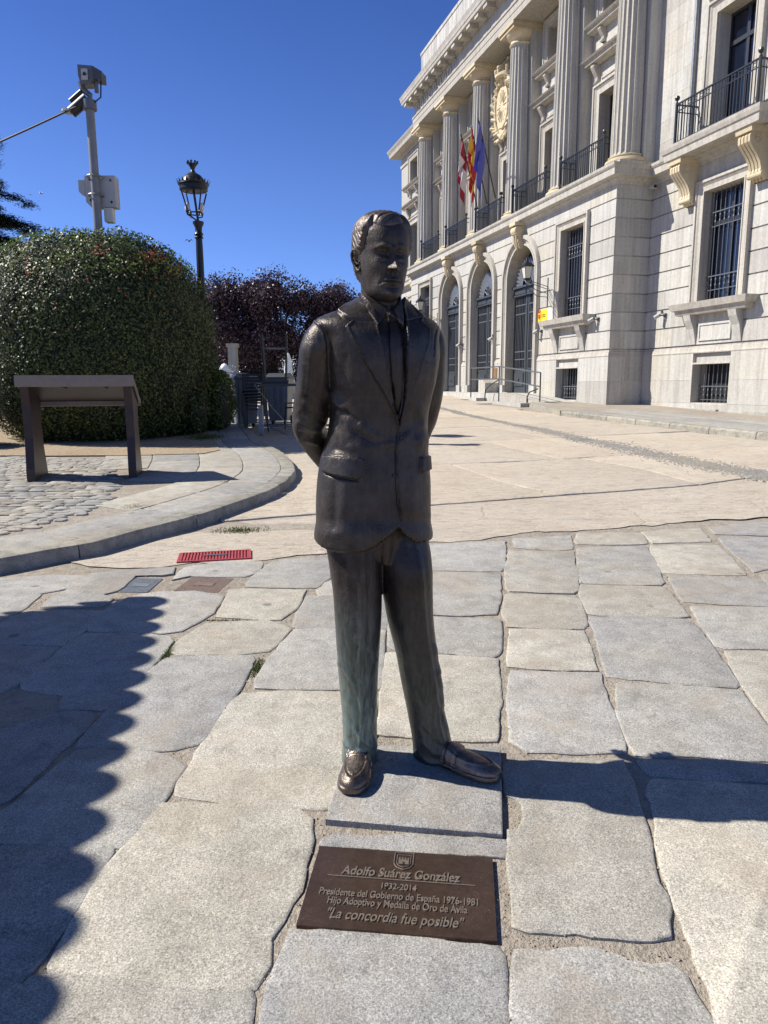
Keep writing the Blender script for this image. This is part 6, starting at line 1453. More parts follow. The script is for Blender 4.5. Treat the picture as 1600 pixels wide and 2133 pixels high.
def remesh(mb, vox, smooth_it=2):
    me = mb.mesh('tmp', M_bz); o = bpy.data.objects.new('tmp', me); COL.objects.link(o)
    md = o.modifiers.new('r', 'REMESH'); md.mode = 'VOXEL'; md.voxel_size = vox; md.use_smooth_shade = True
    if smooth_it: s = o.modifiers.new('s', 'SMOOTH'); s.factor = .5; s.iterations = smooth_it
    dg = bpy.context.evaluated_depsgraph_get(); dg.update(); ev = o.evaluated_get(dg); out = bpy.data.meshes.new_from_object(ev)
    bpy.data.objects.remove(o); return out
def arr(me):
    n = len(me.vertices); V = np.empty(n*3, np.float32); me.vertices.foreach_get('co', V); N_ = np.empty(n*3, np.float32); me.vertices.foreach_get('normal', N_); return V.reshape(-1, 3).astype(float), N_.reshape(-1, 3).astype(float)
FWn, RVn, UVn = np.array(fw), np.array(RV), np.array(UV)
def topx(V):
    q = V - np.array([0, 0, CAMH]); z = q@FWn; return CX+F*(q@RVn)/z, CY-F*(q@UVn)/z
def sdpoly(X, Y, poly):
    """signed distance (positive inside) in pixels"""
    P_ = np.array(poly, float); n = len(P_); d = np.full(X.shape, 1e9); ins = np.zeros(X.shape, bool)
    for i in range(n):
        a, b = P_[i-1], P_[i]; e = b-a; L = e@e+1e-9; t = np.clip(((X-a[0])*e[0]+(Y-a[1])*e[1])/L, 0, 1); d = np.minimum(d, np.hypot(X-a[0]-t*e[0], Y-a[1]-t*e[1]))
        c = ((a[1] > Y) != (b[1] > Y)) & (X < (b[0]-a[0])*(Y-a[1])/(b[1]-a[1]+1e-12)+a[0]); ins ^= c
    return np.where(ins, d, -d)
def sdline(X, Y, line):
    P_ = np.array(line, float); d = np.full(X.shape, 1e9)
    for i in range(1, len(P_)):
        a, b = P_[i-1], P_[i]; e = b-a; L = e@e+1e-9; t = np.clip(((X-a[0])*e[0]+(Y-a[1])*e[1])/L, 0, 1); d = np.minimum(d, np.hypot(X-a[0]-t*e[0], Y-a[1]-t*e[1]))
    return d
sst = lambda x, a, b: (lambda t: t*t*(3-2*t))(np.clip((x-a)/(b-a), 0, 1))
def vnoise(V, sc_, seed=0): return np.array([mn.noise(Vector((p[0]*sc_[0]+seed, p[1]*sc_[1], p[2]*sc_[2]))) for p in V])
def put(me, V, name, mat, parent=statue):
    me.vertices.foreach_set('co', (V-np.array(ORG)).astype(np.float32).ravel()); me.name = name; me.materials.clear(); me.materials.append(mat); me.shade_smooth(); me.update(); return link(name, me, parent)
# ---- jacket: torso + sleeves
def W(px, py, Y=Y0): return at(px, py, Y)
tor = [(1118,779,.176,.135,2.5),(1060,778,.178,.135,2.5),(1000,779,.174,.132,2.5),(955,781,.166,.126,2.5),(915,786,.156,.120,2.4),(870,790,.150,.118,2.4),(830,793,.155,.124,2.4),(790,795,.165,.132,2.4),(745,795,.175,.135,2.4),(705,790,.180,.128,2.4),(684,785,.192,.112,2.3),(670,784,.182,.100,2.2),(659,785,.156,.090,2.1),(649,787,.122,.082,2.1),(638,790,.090,.076,2.0),(626,793,.068,.070,2.0)]
R = []
for (py, px, a, b, p) in tor:
    c = W(px, py, Y0+.01); aa = math.sqrt(max((a*a-(b*math.sin(PSI))**2), .002))/math.cos(PSI); R.append((c, lB, -fB, aa, b, p))
def hem(th):  # front centre is theta = -pi/2
    d = (th+math.pi/2-.10+math.pi) % (2*math.pi)-math.pi; return .060*math.exp(-(abs(d)/.24)**3) - .012*math.exp(-((d+.9)/.6)**2)
mb = MB(); mb.add(*loft(R, 90, 6, hem=hem))
def arm(pts):
    rr_ = []
    for i, (p, r, q) in enumerate(pts):
        a = pts[max(i-1, 0)][0]; b = pts[min(i+1, len(pts)-1)][0]; t = (b-a).normalized(); u = t.cross(Vector((0, -1, 0))); u = u.normalized() if u.length > .1 else lB; v = t.cross(u).normalized(); rr_.append((p, u, v, r, r*q, 2.1))
    return loft(rr_, 48, 6)
sR = -.055; 
mb.add(*arm([(W(700,690,2.22), .040, 1.2), (W(679,699,2.21), .051, 1.15), (W(666,725,2.21), .057, 1.15), (W(660,760,2.22), .056, 1.1), (W(655,815,2.24), .0575, 1.1), (W(647,865,2.27), .0565, 1.1), (W(645,893,2.30), .052, 1.05), (W(665,930,2.345), .047, 1), (W(695,970,2.385), .041, 1), (W(725,1000,2.41), .037, 1)]))
mb.add(*arm([(W(866,690,2.31), .040, 1.2), (W(884,698,2.33), .050, 1.15), (W(892,724,2.34), .0555, 1.15), (W(893,760,2.35), .054, 1.1), (W(889,815,2.36), .054, 1.1), (W(881,860,2.375), .052, 1.1), (W(872,888,2.39), .049, 1.05), (W(850,930,2.41), .044, 1), (W(820,965,2.425), .040, 1), (W(795,985,2.43), .036, 1)]))
me = remesh(mb, .0031, 4); V, N_ = arr(me); X, Y = topx(V); frn = (N_@np.array(-fw) > .12)*1.
vis = sst(N_@np.array(-fw), .02, .3)
LAP_R = [(752,616),(728,634),(703,651),(716,661),(735,669),(722,680),(735,706),(752,738),(775,778),(800,820),(820,862),(830,895),(829,880),(822,850),(812,800),(803,750),(793,705),(782,665),(765,635)]
LAP_L = [(838,622),(858,642),(882,664),(876,673),(893,688),(891,718),(884,740),(873,775),(862,805),(850,845),(838,880),(830,896),(833,870),(842,830),(846,790),(847,740),(846,700),(842,665),(836,640)]
VEE = [(752,612),(765,635),(782,665),(793,705),(803,750),(812,800),(822,850),(829,882),(833,870),(842,830),(846,790),(847,740),(846,700),(842,665),(836,640),(836,612),(800,600)]
D = np.zeros(len(V))
D -= .015*sst(sdpoly(X, Y, VEE), -.6, 2.0)*vis
for L_ in (LAP_R, LAP_L): s = sdpoly(X, Y, L_); D += (.0085*sst(s, -.7, .9)+.0025*np.exp(-((s-1.8)/2.0)**2))*vis
# upper collar falls over the lapel: a step at the gorge line
for g_ in ([(703,651),(722,662),(735,669),(783,672)], [(882,664),(862,668),(846,672)]): D -= .0055*np.exp(-(sdline(X, Y, g_)/1.3)**2)*vis
FRONT = [(830,893),(827,930),(827,1000),(831,1050),(838,1080),(850,1105),(960,1130),(960,880)]
s = sdpoly(X, Y, FRONT); D += .0075*sst(s, -.8, 1.0)*sst(60-s, 0, 40)*vis*sst(Y, 888, 925)*sst(1090-Y, 0, 30)
D -= .005*np.exp(-(sdline(X, Y, [(829,897),(825.5,930),(825.5,1000),(829.5,1050),(836,1082)])/1.7)**2)*vis
for FL in ([(676,951),(690,950),(720,953),(758,959),(759,968),(751,996),(744,998),(700,991),(674,983)], [(876,953),(893,949),(896,978),(879,986),(875,975)]):
    s = sdpoly(X, Y, FL); D += .010*sst(s, -.8, 1.0)*vis
D -= .007*np.exp(-(sdline(X, Y, [(676,985),(700,994),(745,1001)])/2.2)**2)*vis
D += .0022*np.exp(-(sdline(X, Y, [(883,754),(895,758),(908,761)])/1.3)**2)*vis
# shoulder and sleeve seams
D -= .0035*np.exp(-(sdline(X, Y, [(655,664),(668,674),(678,694),(683,722),(684,770)])/1.8)**2)*vis
D += .0025*np.exp(-(sdline(X, Y, [(650,663),(663,673),(673,693),(677,722)])/3)**2)*vis
D -= .0035*np.exp(-(sdline(X, Y, [(912,676),(906,700),(903,740)])/1.6)**2)*vis
# folds
def fold(line, w_, h): 
    global D
    D = D + .7*h*np.exp(-(sdline(X, Y, line)/(w_*1.15))**2)*sst(N_@np.array(-fw), -.1, .3)
fold([(690,822),(700,838),(708,850)], 9, .013); fold([(700,850),(722,862),(745,878)], 5, -.006); fold([(702,862),(720,880),(728,905)], 8, .005); fold([(695,880),(700,905),(690,930)], 7, .004)
fold([(735,870),(760,895),(790,915),(822,925)], 9, .0035); fold([(740,900),(775,918),(820,918)], 5, -.0028); fold([(735,930),(780,935),(815,922)], 8, .003); fold([(700,935),(735,945)], 6, -.004)
fold([(705,715),(700,760),(705,800)], 9, .004); fold([(720,745),(716,790)], 6, -.003); fold([(755,790),(785,850),(800,890)], 9, .003)
fold([(872,840),(880,880),(874,930)], 7, .004); fold([(862,860),(864,910)], 5, -.003); fold([(845,910),(860,895),(880,885)], 6, .0028)
fold([(720,1005),(716,1060),(712,1105)], 10, .0045); fold([(700,1005),(696,1100)], 6, -.003); fold([(745,1010),(750,1105)], 12, -.003); fold([(860,1000),(862,1090)], 10, .003)
fold([(636,840),(652,858),(672,862)], 5, .005); fold([(630,862),(650,872),(675,880)], 4, -.006); fold([(622,880),(645,893),(668,898)], 5, .006); fold([(625,900),(645,908)], 3.5, -.005); fold([(640,918),(662,925)], 4, .005)
fold([(650,720),(645,770),(640,820)], 6, .003); fold([(668,740),(664,800)], 5, -.003); fold([(632,760),(628,820)], 4, .002); fold([(905,730),(906,790),(900,840)], 5, .003)
D += .009*sst(Y, 1080, 1116)*(Y > 1075)*sst(N_@np.array(-fw), -.4, .1)
D += .0018*vnoise(V, (7, 7, 3.5), 2) + .0005*vnoise(V, (34, 34, 14), 5) + .0003*vnoise(V, (80, 80, 40), 8)
V2 = V + N_*D[:, None]
jacket = put(me, V2, 'jacket', M_bz)
bvj = BVHTree.FromPolygons([tuple(v) for v in V2], [tuple(p.vertices) for p in me.polygons])
def hit(px, py, b=None):
    h = (b or bvj).ray_cast(Vector((0, 0, CAMH)), ray(px, py).normalized()); return (h[0], h[1]) if h[0] is not None else (W(px, py, Y0-.1), Vector((0, -1, 0)))
# hidden shirt front inside the vee, tie, collar, buttons
def strip(rows, lift, thick, name, mat, bulge=.0, n=9):
    """surface strip through pixel rows [(xl,yl,xr,yr)], lifted off the jacket, with thickness"""
    V = []; rows2 = []
    for k in range(len(rows)-1):
        for j in range(4): f = j/4; rows2.append([rows[k][i]*(1-f)+rows[k+1][i]*f for i in range(4)])
    rows2.append(rows[-1]); m = len(rows2); tops = []; bots = []
    for r in rows2:
        for i in range(n):
            f = i/(n-1); px, py = r[0]*(1-f)+r[2]*f, r[1]*(1-f)+r[3]*f; p, nn = hit(px, py); nn = (nn+fB*1.5).normalized(); q = 1-(2*f-1)**2
            tops.append(p+nn*(lift+bulge*q+(0 if 0 < i < n-1 else -.002))); bots.append(p+nn*(lift-thick))
    V = tops+bots; M_ = m*n; Fc = []
    for a in range(m-1):
        for i in range(n-1): Fc.append((a*n+i, a*n+i+1, (a+1)*n+i+1, (a+1)*n+i)); Fc.append((M_+a*n+i+1, M_+a*n+i, M_+(a+1)*n+i, M_+(a+1)*n+i+1))
    for a in range(m-1): Fc.append((a*n, (a+1)*n, M_+(a+1)*n, M_+a*n)); Fc.append((a*n+n-1, M_+a*n+n-1, M_+(a+1)*n+n-1, (a+1)*n+n-1))
    for i in range(n-1): Fc.append((i, M_+i, M_+i+1, i+1)); Fc.append(((m-1)*n+i, (m-1)*n+i+1, M_+(m-1)*n+i+1, M_+(m-1)*n+i))
    mm = MB().add([v-ORG for v in V], Fc); return mm.build(name, mat, statue, smooth=50)
strip([(809,672,829,671),(810,700,836,700),(812,740,841,740),(815,790,843,790),(820,840,840,840),(827,872,833,872)], .009, .014, 'tie', M_bz, .0045)
strip([(803,652,832,650),(807,662,831,662),(811,674,827,673)], .015, .02, 'tie_knot', M_bz, .005)
for (px, py, r) in ((836.5, 913, .0075), (820.5, 991, .0055)):
    p, nn = hit(px, py); mb = MB(); t = nn.to_track_quat('Z', 'Y').to_matrix(); mb.lathe([(.001, -.003), (r, -.002), (r*1.0, .002), (r*.85, .0035), (r*.7, .0025), (.001, .0025)], n=16); mb.v = [tuple(p+t@Vector(v)-ORG) for v in mb.v]; mb.build('button', M_bz, statue, smooth=40)
# ---- trousers
def legs():
    mb = MB()
    RL = [(1592,750,38,2.285,1.05),(1575,749,38.5,2.28,1.05),(1540,750,37,2.27,1.1),(1480,749,38,2.265,1.15),(1420,747,41.5,2.255,1.2),(1360,746,45.5,2.245,1.22),(1300,746,49,2.24,1.22),(1240,745,52,2.245,1.2),(1180,741,56,2.25,1.2),(1120,737,62,2.255,1.15),(1060,740,64,2.26,1.1),(1010,750,62,2.26,1.1)]
    LL = [(1612,908,45,2.30,1.0),(1590,906,44.5,2.30,1.0),(1540,899,41,2.295,1.05),(1480,887,39,2.29,1.1),(1420,878,42.5,2.28,1.15),(1360,867,44,2.27,1.2),(1300,856,48,2.265,1.2),(1240,849,52,2.265,1.2),(1180,844,56,2.265,1.2),(1120,838,54,2.275,1.0),(1060,830,47,2.28,.95),(1010,822,45,2.28,.95)]
    def sh(th, f): # pressed crease front and back
        d1 = (th+math.pi/2+math.pi) % (2*math.pi)-math.pi; d2 = (th-math.pi/2+math.pi) % (2*math.pi)-math.pi
        return 1+.10*math.exp(-(d1/.16)**2)+.07*math.exp(-(d2/.2)**2)-.02
    for L_, yaw in ((RL, math.radians(2)), (LL, math.radians(34))):
        rings = []
        for i, (py, px, hw, Y, q) in enumerate(L_):
            c = W(px, py, Y); a = hw/F*(c-Vector((0, 0, CAMH))).dot(fw); y_ = yaw*(1-min(1, i/9)*.7)+(PSI*min(1, i/9)*.7); u = Vector((math.cos(y_), math.sin(y_), 0)); v = Vector((-math.sin(y_), math.cos(y_), 0)); b = a*q
            aw = math.sqrt(max(a*a-(b*math.sin(y_))**2, (a*.6)**2))/math.cos(y_); rings.append((c, u, v, aw*.985, b, 2.15))
        mb.add(*loft(rings, 72, 6, shape=sh))
    mb.add(*loft([(W(792,1165,2.27), lB, -fB, .035, .085, 2.2), (W(786,1130,2.27), lB, -fB, .10, .098, 2.3), (W(781,1090,2.27), lB, -fB, .138, .105, 2.4), (W(781,1040,2.27), lB, -fB, .13, .10, 2.4), (W(785,990,2.27), lB, -fB, .14, .11, 2.4)], 72, 6))
    me = remesh(mb, .0042, 2); V, N_ = arr(me); X, Y = topx(V); vs2 = sst(N_@np.array(-fw), -.1, .3); D = np.zeros(len(V))
    def fo(line, w_, h):
        nonlocal D; D = D + .7*h*np.exp(-(sdline(X, Y, line)/w_)**2)*vs2
    fo([(795,1115),(793,1170),(796,1225)], 3, -.006); fo([(810,1120),(805,1170)], 7, .006)
    fo([(700,1380),(718,1392),(735,1420)], 5, .005); fo([(745,1330),(765,1345),(785,1375)], 7, .004); fo([(742,1345),(735,1385),(742,1420)], 4, -.004); fo([(762,1360),(770,1400),(764,1450)], 6, .004)
    fo([(722,1440),(745,1470),(748,1520)], 5, -.004); fo([(778,1480),(770,1520),(784,1552)], 5, .006); fo([(715,1545),(735,1563),(760,1566)], 4, .006); fo([(720,1560),(745,1575)], 3, -.005); fo([(738,1515),(752,1540),(775,1556)], 4, .004); fo([(718,1500),(728,1530)], 5, .003)
    fo([(905,1345),(918,1375),(915,1400)], 5, .006); fo([(895,1360),(885,1400),(893,1440)], 5, -.004); fo([(912,1400),(925,1440),(922,1470)], 5, .006); fo([(870,1440),(885,1480),(905,1500)], 6, -.004); fo([(915,1470),(928,1505),(943,1530)], 5, .006); fo([(880,1520),(905,1548),(935,1562)], 5, -.005); fo([(880,1545),(905,1570),(942,1575)], 5, .006); fo([(868,1565),(890,1588),(925,1592)], 4, .006); fo([(870,1580),(900,1600),(940,1590)], 3, -.005)
    fo([(850,1180),(862,1260),(870,1330)], 4, -.003); fo([(720,1160),(728,1250)], 6, .003)
    D += .0018*vnoise(V, (10, 10, 4), 21)+.0008*vnoise(V, (40, 40, 14), 25)+.0004*vnoise(V, (90, 90, 40), 28)
    put(me, V+N_*D[:, None], 'trousers', M_bzt)
legs()
# ---- shoes
def shoe(heel, toe, name='shoe', bank=0):
    h = Vector(heel); t_ = Vector(toe); g = gz(h.x, h.y)+.014; ax = (t_-h); L = ax.length; ax.normalize(); lat = Vector((-ax.y, ax.x, 0)); rings = []; mb = MB()
    prof = [(.0, .018, .030, .0), (.03, .030, .052, .0), (.12, .036, .060, 0), (.26, .037, .066, 0), (.40, .039, .060, 0), (.54, .044, .049, 0), (.68, .048, .041, 0), (.80, .047, .036, 0), (.90, .040, .031, 0), (.97, .026, .024, 0), (1.0, .010, .014, 0)]
    V = []; Fc = []; n = 40; sub = 4; A = np.array(prof); m = (len(prof)-1)*sub+1
    for k in range(m):
        s, wd, ht, _ = cr(A, k/sub); s = min(max(s, 0), 1); wd = max(wd, .006); c = h+ax*L*s
        for i in range(n):
            th = 2*math.pi*i/n; cs, sn = math.cos(th), math.sin(th); x = wd*np.sign(cs)*abs(cs)**.85; z = ht*(max(sn, 0)**.9) if sn > 0 else -.0
            V.append(c+lat*x+Vector((0, 0, g+.012+z)))
    for k in range(m-1):
        for i in range(n): Fc.append((k*n+i, k*n+(i+1) % n, (k+1)*n+(i+1) % n, (k+1)*n+i))
    Fc.append(tuple(range(n))); Fc.append(tuple((m-1)*n+i for i in range(n))); mb.add(V, Fc)
    mb.tube([h+ax*L*.14+Vector((0, 0, g+.03)), h+ax*L*.22+Vector((0, 0, g+.13))], [.036, .034], 20)
    # sole
    V = []; Fc = []; N2 = 24; outl = []
    for k in range(N2+1): s, wd, _, _ = cr(A, k/N2*(len(prof)-1)); outl.append((min(max(s, -.01), 1.01), max(wd, .004)+.005))
    loop = [h+ax*(L*s)+lat*w_ for s, w_ in outl]+[h+ax*(L*s)-lat*w_ for s, w_ in outl[::-1]]; m2 = len(loop)
    V = [Vector((p.x, p.y, g-.002)) for p in loop]+[Vector((p.x, p.y, g+.014)) for p in loop]; mb.add(V, [tuple(range(m2-1, -1, -1)), tuple(range(m2, 2*m2))]+[(i, (i+1) % m2, m2+(i+1) % m2, m2+i) for i in range(m2)])
    me = remesh(mb, .0026, 1); V, N_ = arr(me); D = np.zeros(len(V)); q = V-np.array(h); s = (q@np.array(ax))/L; y = q@np.array(lat); up = N_[:, 2]
    # apron stitching, vamp strap
    rr_ = np.hypot((s-.62)/.30, y/.034); D += .0035*np.exp(-((rr_-1)/.10)**2)*(up > .15)*(s > .42); D -= .0025*np.exp(-((rr_-.86)/.05)**2)*(up > .2)*(s > .42)
    D += .0035*(sst(s, .40, .42)-sst(s, .50, .52))*(up > .0); D -= .003*np.exp(-((s-.535)/.012)**2)*(up > .2)
    D -= .0012*np.exp(-((V[:, 2]-g-.018)/.003)**2)
    D += .0010*vnoise(V, (30, 30, 30), 3)+.0005*vnoise(V, (80, 80, 80), 4)
    put(me, V+N_*D[:, None], name, M_bzs)
shoe((-.078, 2.345, 0), (-.108, 2.055, 0)); shoe((.115, 2.325, 0), (.372, 2.135, 0))
# ---- head
def head():
    hy, hp = math.radians(21), math.radians(2); C = W(796, 547, 2.235)
    ex = Vector((math.cos(hy), math.sin(hy), 0)); ef0 = Vector((math.sin(hy), -math.cos(hy), 0)); ef = (ef0*math.cos(hp)-UP*math.sin(hp)); ez = (UP*math.cos(hp)+ef0*math.sin(hp)); roll = math.radians(-1)
    S = 1.0
    zs = np.array([-.118,-.112,-.100,-.085,-.065,-.045,-.02,.005,.03,.055,.08,.10,.118,.130,.1345]); 
    wd = np.array([.012,.034,.047,.055,.0615,.066,.070,.0725,.0745,.0755,.074,.068,.054,.030,.006])
    fr = np.array([.068,.080,.088,.089,.088,.0885,.090,.090,.093,.094,.090,.081,.062,.036,.006])
    bk = np.array([-.030,-.015,.010,.040,.062,.074,.085,.094,.100,.102,.098,.089,.070,.040,.006])
    nz, na = 150, 200; V = []; info = []
    zz = np.concatenate([np.linspace(-.118, .118, nz-24), .118+.0165*(1-np.cos(np.linspace(0, math.pi/2, 25)))[1:]]) if False else np.linspace(-.1175, .1344, nz)
    f_w = np.interp(zz, zs, wd); f_f = np.interp(zz, zs, fr); f_b = np.interp(zz, zs, bk)
    ker = np.ones(7)/7; sm = lambda a: np.concatenate([a[:3], np.convolve(a, ker, 'valid'), a[-3:]])
    f_w, f_f, f_b = sm(f_w), sm(f_f), sm(f_b)
    TH = np.linspace(0, 2*math.pi, na, endpoint=False); Z, T = np.meshgrid(zz, TH, indexing='ij'); Wd = f_w[:, None]; Ff = f_f[:, None]; Bb = f_b[:, None]
    c, s = np.cos(T), np.sin(T)   # s = +1 forward
    p = 2.25; r = (np.abs(c)**p+np.abs(s)**p)**(-1/p); Xl = Wd*r*c; Yf = np.where(s > 0, Ff*r*s, Bb*r*s)
    ga = lambda x, m_, w_: np.exp(-((x-m_)/w_)**2)
    front = np.clip(s, 0, 1)**.5*(s > 0)
    D = np.zeros_like(Z)
    # brow ridge, sockets, eyeballs and lids
    aX = np.abs(Xl)
    D += .0065*ga(Z, .034-.22*np.maximum(aX-.03, 0)-.12*np.maximum(.02-aX,0), .0080)*ga(aX, .029, .021)
    D -= .0150*ga(Z, .014, .0120)*ga(aX, .028, .0150)
    D -= .0065*ga(Z, .016, .015)*ga(aX, .0125, .0055)
    D += .0075*ga(Z, .011, .0075)*ga(aX, .0305, .0110)
    D += .0042*ga(Z, .0215-8*(aX-.030)**2, .0022)*ga(aX, .030, .012); D += .0026*ga(Z, .0010+5*(aX-.030)**2, .0020)*ga(aX, .030, .011); D -= .0034*ga(Z, .0115, .0034)*ga(aX, .0305, .0038)
    D -= .0022*ga(Z, -.006-.2*np.maximum(aX-.02, 0), .004)*ga(aX, .028, .012)
    # nose
    t = np.clip((.030-Z)/.062, 0, 1); nh = .004+.0245*t**1.25; nw = .0058+.0030*t; D += np.where((Z > -.036) & (Z < .036), nh*np.exp(-(Xl/nw)**2), 0)*sst(Z, -.037, -.030)*sst(.04-Z, 0, .012)
    D += .0100*ga(Z, -.027, .0075)*ga(aX, .0125, .0058); D += .003*ga(Z, -.025, .008)*ga(Xl, 0, .010); D -= .005*ga(Z, -.0355, .003)*ga(aX, .0075, .0035)
    # nasolabial fold, cheeks
    nl = aX-(.017+(-.028-Z)*.42); D -= .0040*np.exp(-(nl/.004)**2)*sst(-Z, .026, .034)*sst(.075+Z, 0, .012); D += .003*ga(Z, -.012, .020)*ga(aX, .046, .016); D -= .0045*ga(Z, -.050, .02)*ga(aX, .050, .012)
    # mouth
    D += .0045*ga(Z, -.060, .013)*ga(Xl, 0, .026); D -= .0055*ga(Z, -.0615-.9*(Xl*Xl)*3, .0018)*(aX < .027); D += .0026*ga(Z, -.0565, .0030)*ga(Xl, 0, .018); D += .0034*ga(Z, -.0680, .0038)*ga(Xl, 0, .015); D -= .0042*ga(Z, -.0775, .004)*ga(Xl, 0, .016); D -= .0012*ga(Z, -.046, .007)*ga(Xl, 0, .0028)
    D += .0065*ga(Z, -.098, .012)*ga(Xl, 0, .018); D += .002*ga(Z, -.085, .02)*ga(aX, .045, .012)
    # forehead and temples
    D += .002*ga(Z, .065, .02)*ga(aX, .022, .016); D -= .003*ga(Z, .04, .025)*ga(aX, .066, .012)
    D *= front*1.22
    nx = c; ny = s; P_ = np.stack([Xl+nx*D*.25, Yf+ny*D*1.0+.0, Z], -1)
    # ---- hair mask in head space
    ang = np.degrees(np.arctan2(Xl, Yf))   # 0 front, +his left
    hl = np.interp(np.abs(ang), [0, 25, 42, 55, 66, 80, 95, 112, 135, 180], [.092, .096, .104, .074, .026, .012, .010, -.038, -.060, -.066]) + .006*np.sin(np.radians(ang)*3)
    hm0 = sst(Z-hl, -.003, .003); hm = hm0*(.25+.75*sst(Z-hl, .0, .022))
    part = ga(ang, 34, 5)*sst(Z, .08, .1)
    # strand direction: swept back and across
    un = ang/57.3; ph = np.where(Z > .075, Yf*520+Xl*150, Z*420+un*22)
    gro = np.zeros_like(Z)
    for i in range(nz):
        for j in range(na):
            if hm[i, j] > 0:
                q = mn.noise(Vector((Xl[i, j]*26, Yf[i, j]*26, Z[i, j]*26)))
                gro[i, j] = math.sin(ph[i, j]*.8+q*3.0)*.45+math.sin(ph[i, j]*1.5+q*5)*.30
    Hd = hm*(.0110+.0018*ga(Z, .105, .03)+.0030*gro-.004*part)
    nrm = np.stack([c*.9, s*.9, np.clip((Z-.05)/.08, 0, 1)*1.2], -1); nrm /= np.linalg.norm(nrm, axis=-1, keepdims=True)
    H_ = P_+nrm*(Hd-.001)[..., None]
    toW = lambda Q: np.array(C)+S*(Q[..., 0:1]*np.array(ex)+Q[..., 1:2]*np.array(ef)+Q[..., 2:3]*np.array(ez))
    def grid(Pt, mask=None):
        Wv = toW(Pt).reshape(-1, 3); Fc = []
        for i in range(nz-1):
            for j in range(na):
                a, b, c_, d = i*na+j, i*na+(j+1) % na, (i+1)*na+(j+1) % na, (i+1)*na+j
                if mask is None or mask[i, j] or mask[i, (j+1) % na] or mask[i+1, j]: Fc.append((a, b, c_, d))
        return Wv, Fc
    Wv, Fc = grid(P_); mb = MB(); mb.v = [tuple(v) for v in (Wv-np.array(ORG))]; mb.f = Fc+[tuple(range(na-1, -1, -1)), tuple((nz-1)*na+i for i in range(na))]; hd = mb.build('head', M_bzh, statue, smooth=True, fix=False)
    Wv, Fc = grid(H_, hm > .02); mb = MB(); mb.v = [tuple(v) for v in (Wv-np.array(ORG))]; mb.f = Fc+[tuple((nz-1)*na+i for i in range(na))]; mb.build('hair', M_hair, statue, smooth=True, fix=False)
    # ears
    for sd in (-1, 1):
        def ep(x, y, z): return Vector(C)+(ex*(sd*x)+ef*y+ez*z)*S - ORG
        mb = MB(); rim = [(.072, .002, .020), (.080, -.006, .032), (.084, -.018, .034), (.086, -.028, .022), (.083, -.028, .004), (.077, -.020, -.014), (.072, -.008, -.026), (.070, .002, -.026), (.069, .004, -.014)]
        mb.tube([ep(*q) for q in rim], [.0035, .0048, .005, .005, .0048, .0048, .0062, .006, .003], 8)
        mb.tube([ep(.075, -.010, .022), ep(.079, -.020, .016), ep(.077, -.018, .0), ep(.073, -.008, -.008)], .0040, 8)
        mb.add([ep(.069, .003, .022), ep(.073, -.012, .030), ep(.075, -.026, .020), ep(.073, -.024, -.004), ep(.070, -.010, -.022), ep(.068, .003, -.018)], [(0, 1, 2, 3, 4, 5)])
        mb.tube([ep(.070, .006, .0), ep(.074, .002, -.004), ep(.070, .004, -.010)], .004, 8)
        mb.build('ear', M_bzh, statue, smooth=60)
    # neck
    mb = MB(); b0 = W(796, 655, 2.265); b1 = Vector(C)-ez*.045*S-ef*.012; rings = [(b0, lB, -fB, .066, .070, 2), (b0.lerp(b1, .35), lB, -fB, .060, .066, 2), (b0.lerp(b1, .7), ex, -ef0, .059, .068, 2), (b1, ex, -ef0, .060, .074, 2)]; mb.add(*loft(rings, 40, 5)); mb.v = [tuple(Vector(v)-ORG) for v in mb.v]; mb.build('neck', M_bzh, statue, smooth=True)
    # shirt collar: band and two points
    base = W(795, 640, 2.262)
    mb = MB(); V = []; n = 48
    for i in range(n+1):
        a = -math.pi/2+.10+(2*math.pi-.20)*i/n; hh = .030*(1-.45*math.exp(-((abs(a-math.pi/2)-math.pi)/.5)**2)); dirx = lB*math.cos(a)+(-fB)*math.sin(a); zb_ = -.012*(1-math.sin(a))*.9
        for rr_, z in ((.078, -.030), (.070, hh), (.067, hh+.003), (.064, hh), (.066, -.030)): V.append(base+dirx*rr_+UP*(z+zb_))
    Fc = [(i*5+j, i*5+(j+1) % 5, (i+1)*5+(j+1) % 5, (i+1)*5+j) for i in range(n) for j in range(5)]+[tuple(range(5)), tuple(n*5+j for j in range(5))]
    mb.v = [tuple(v-ORG) for v in V]; mb.f = Fc; mb.build('shirt_collar', M_bz, statue, smooth=45)
    for poly, dep in (([(749,609),(762,617),(783,629),(803,641),(806,648),(796,664),(787,677),(775,660),(760,640),(751,625)], (2.185, 2.150)), ([(834,618),(838,630),(842,660),(841,686),(830,668),(821,650),(819,645),(828,634)], (2.19, 2.165))):
        xs = [p[0] for p in poly]; cxp = sum(xs)/len(xs); V = []
        pts = []
        for (x, y) in poly:
            p, nn = hit(x, max(y, 620)); f = (y-609)/68; Yd = min(p.y-.006, dep[0]*(1-f)+dep[1]*f+.004); Yd = dep[0]*(1-f)+dep[1]*f; Yd = min(Yd, p.y-.008) if y > 640 else Yd; pts.append(at(x, y, Yd))
        c_ = sum(pts, Vector())/len(pts)+fB*.004; n_ = len(pts); ins = [p.lerp(c_, .12)+fB*.004 for p in pts]
        V = [p-fB*.010 for p in pts]+pts+ins+[c_+fB*.003]
        Fc = [tuple(range(n_))]+[(i, (i+1) % n_, n_+(i+1) % n_, n_+i) for i in range(n_)]+[(n_+i, n_+(i+1) % n_, 2*n_+(i+1) % n_, 2*n_+i) for i in range(n_)]+[(2*n_+i, 2*n_+(i+1) % n_, 3*n_) for i in range(n_)]
        MB().add([v-ORG for v in V], Fc).build('collar_point', M_bz, statue, smooth=35)
head()
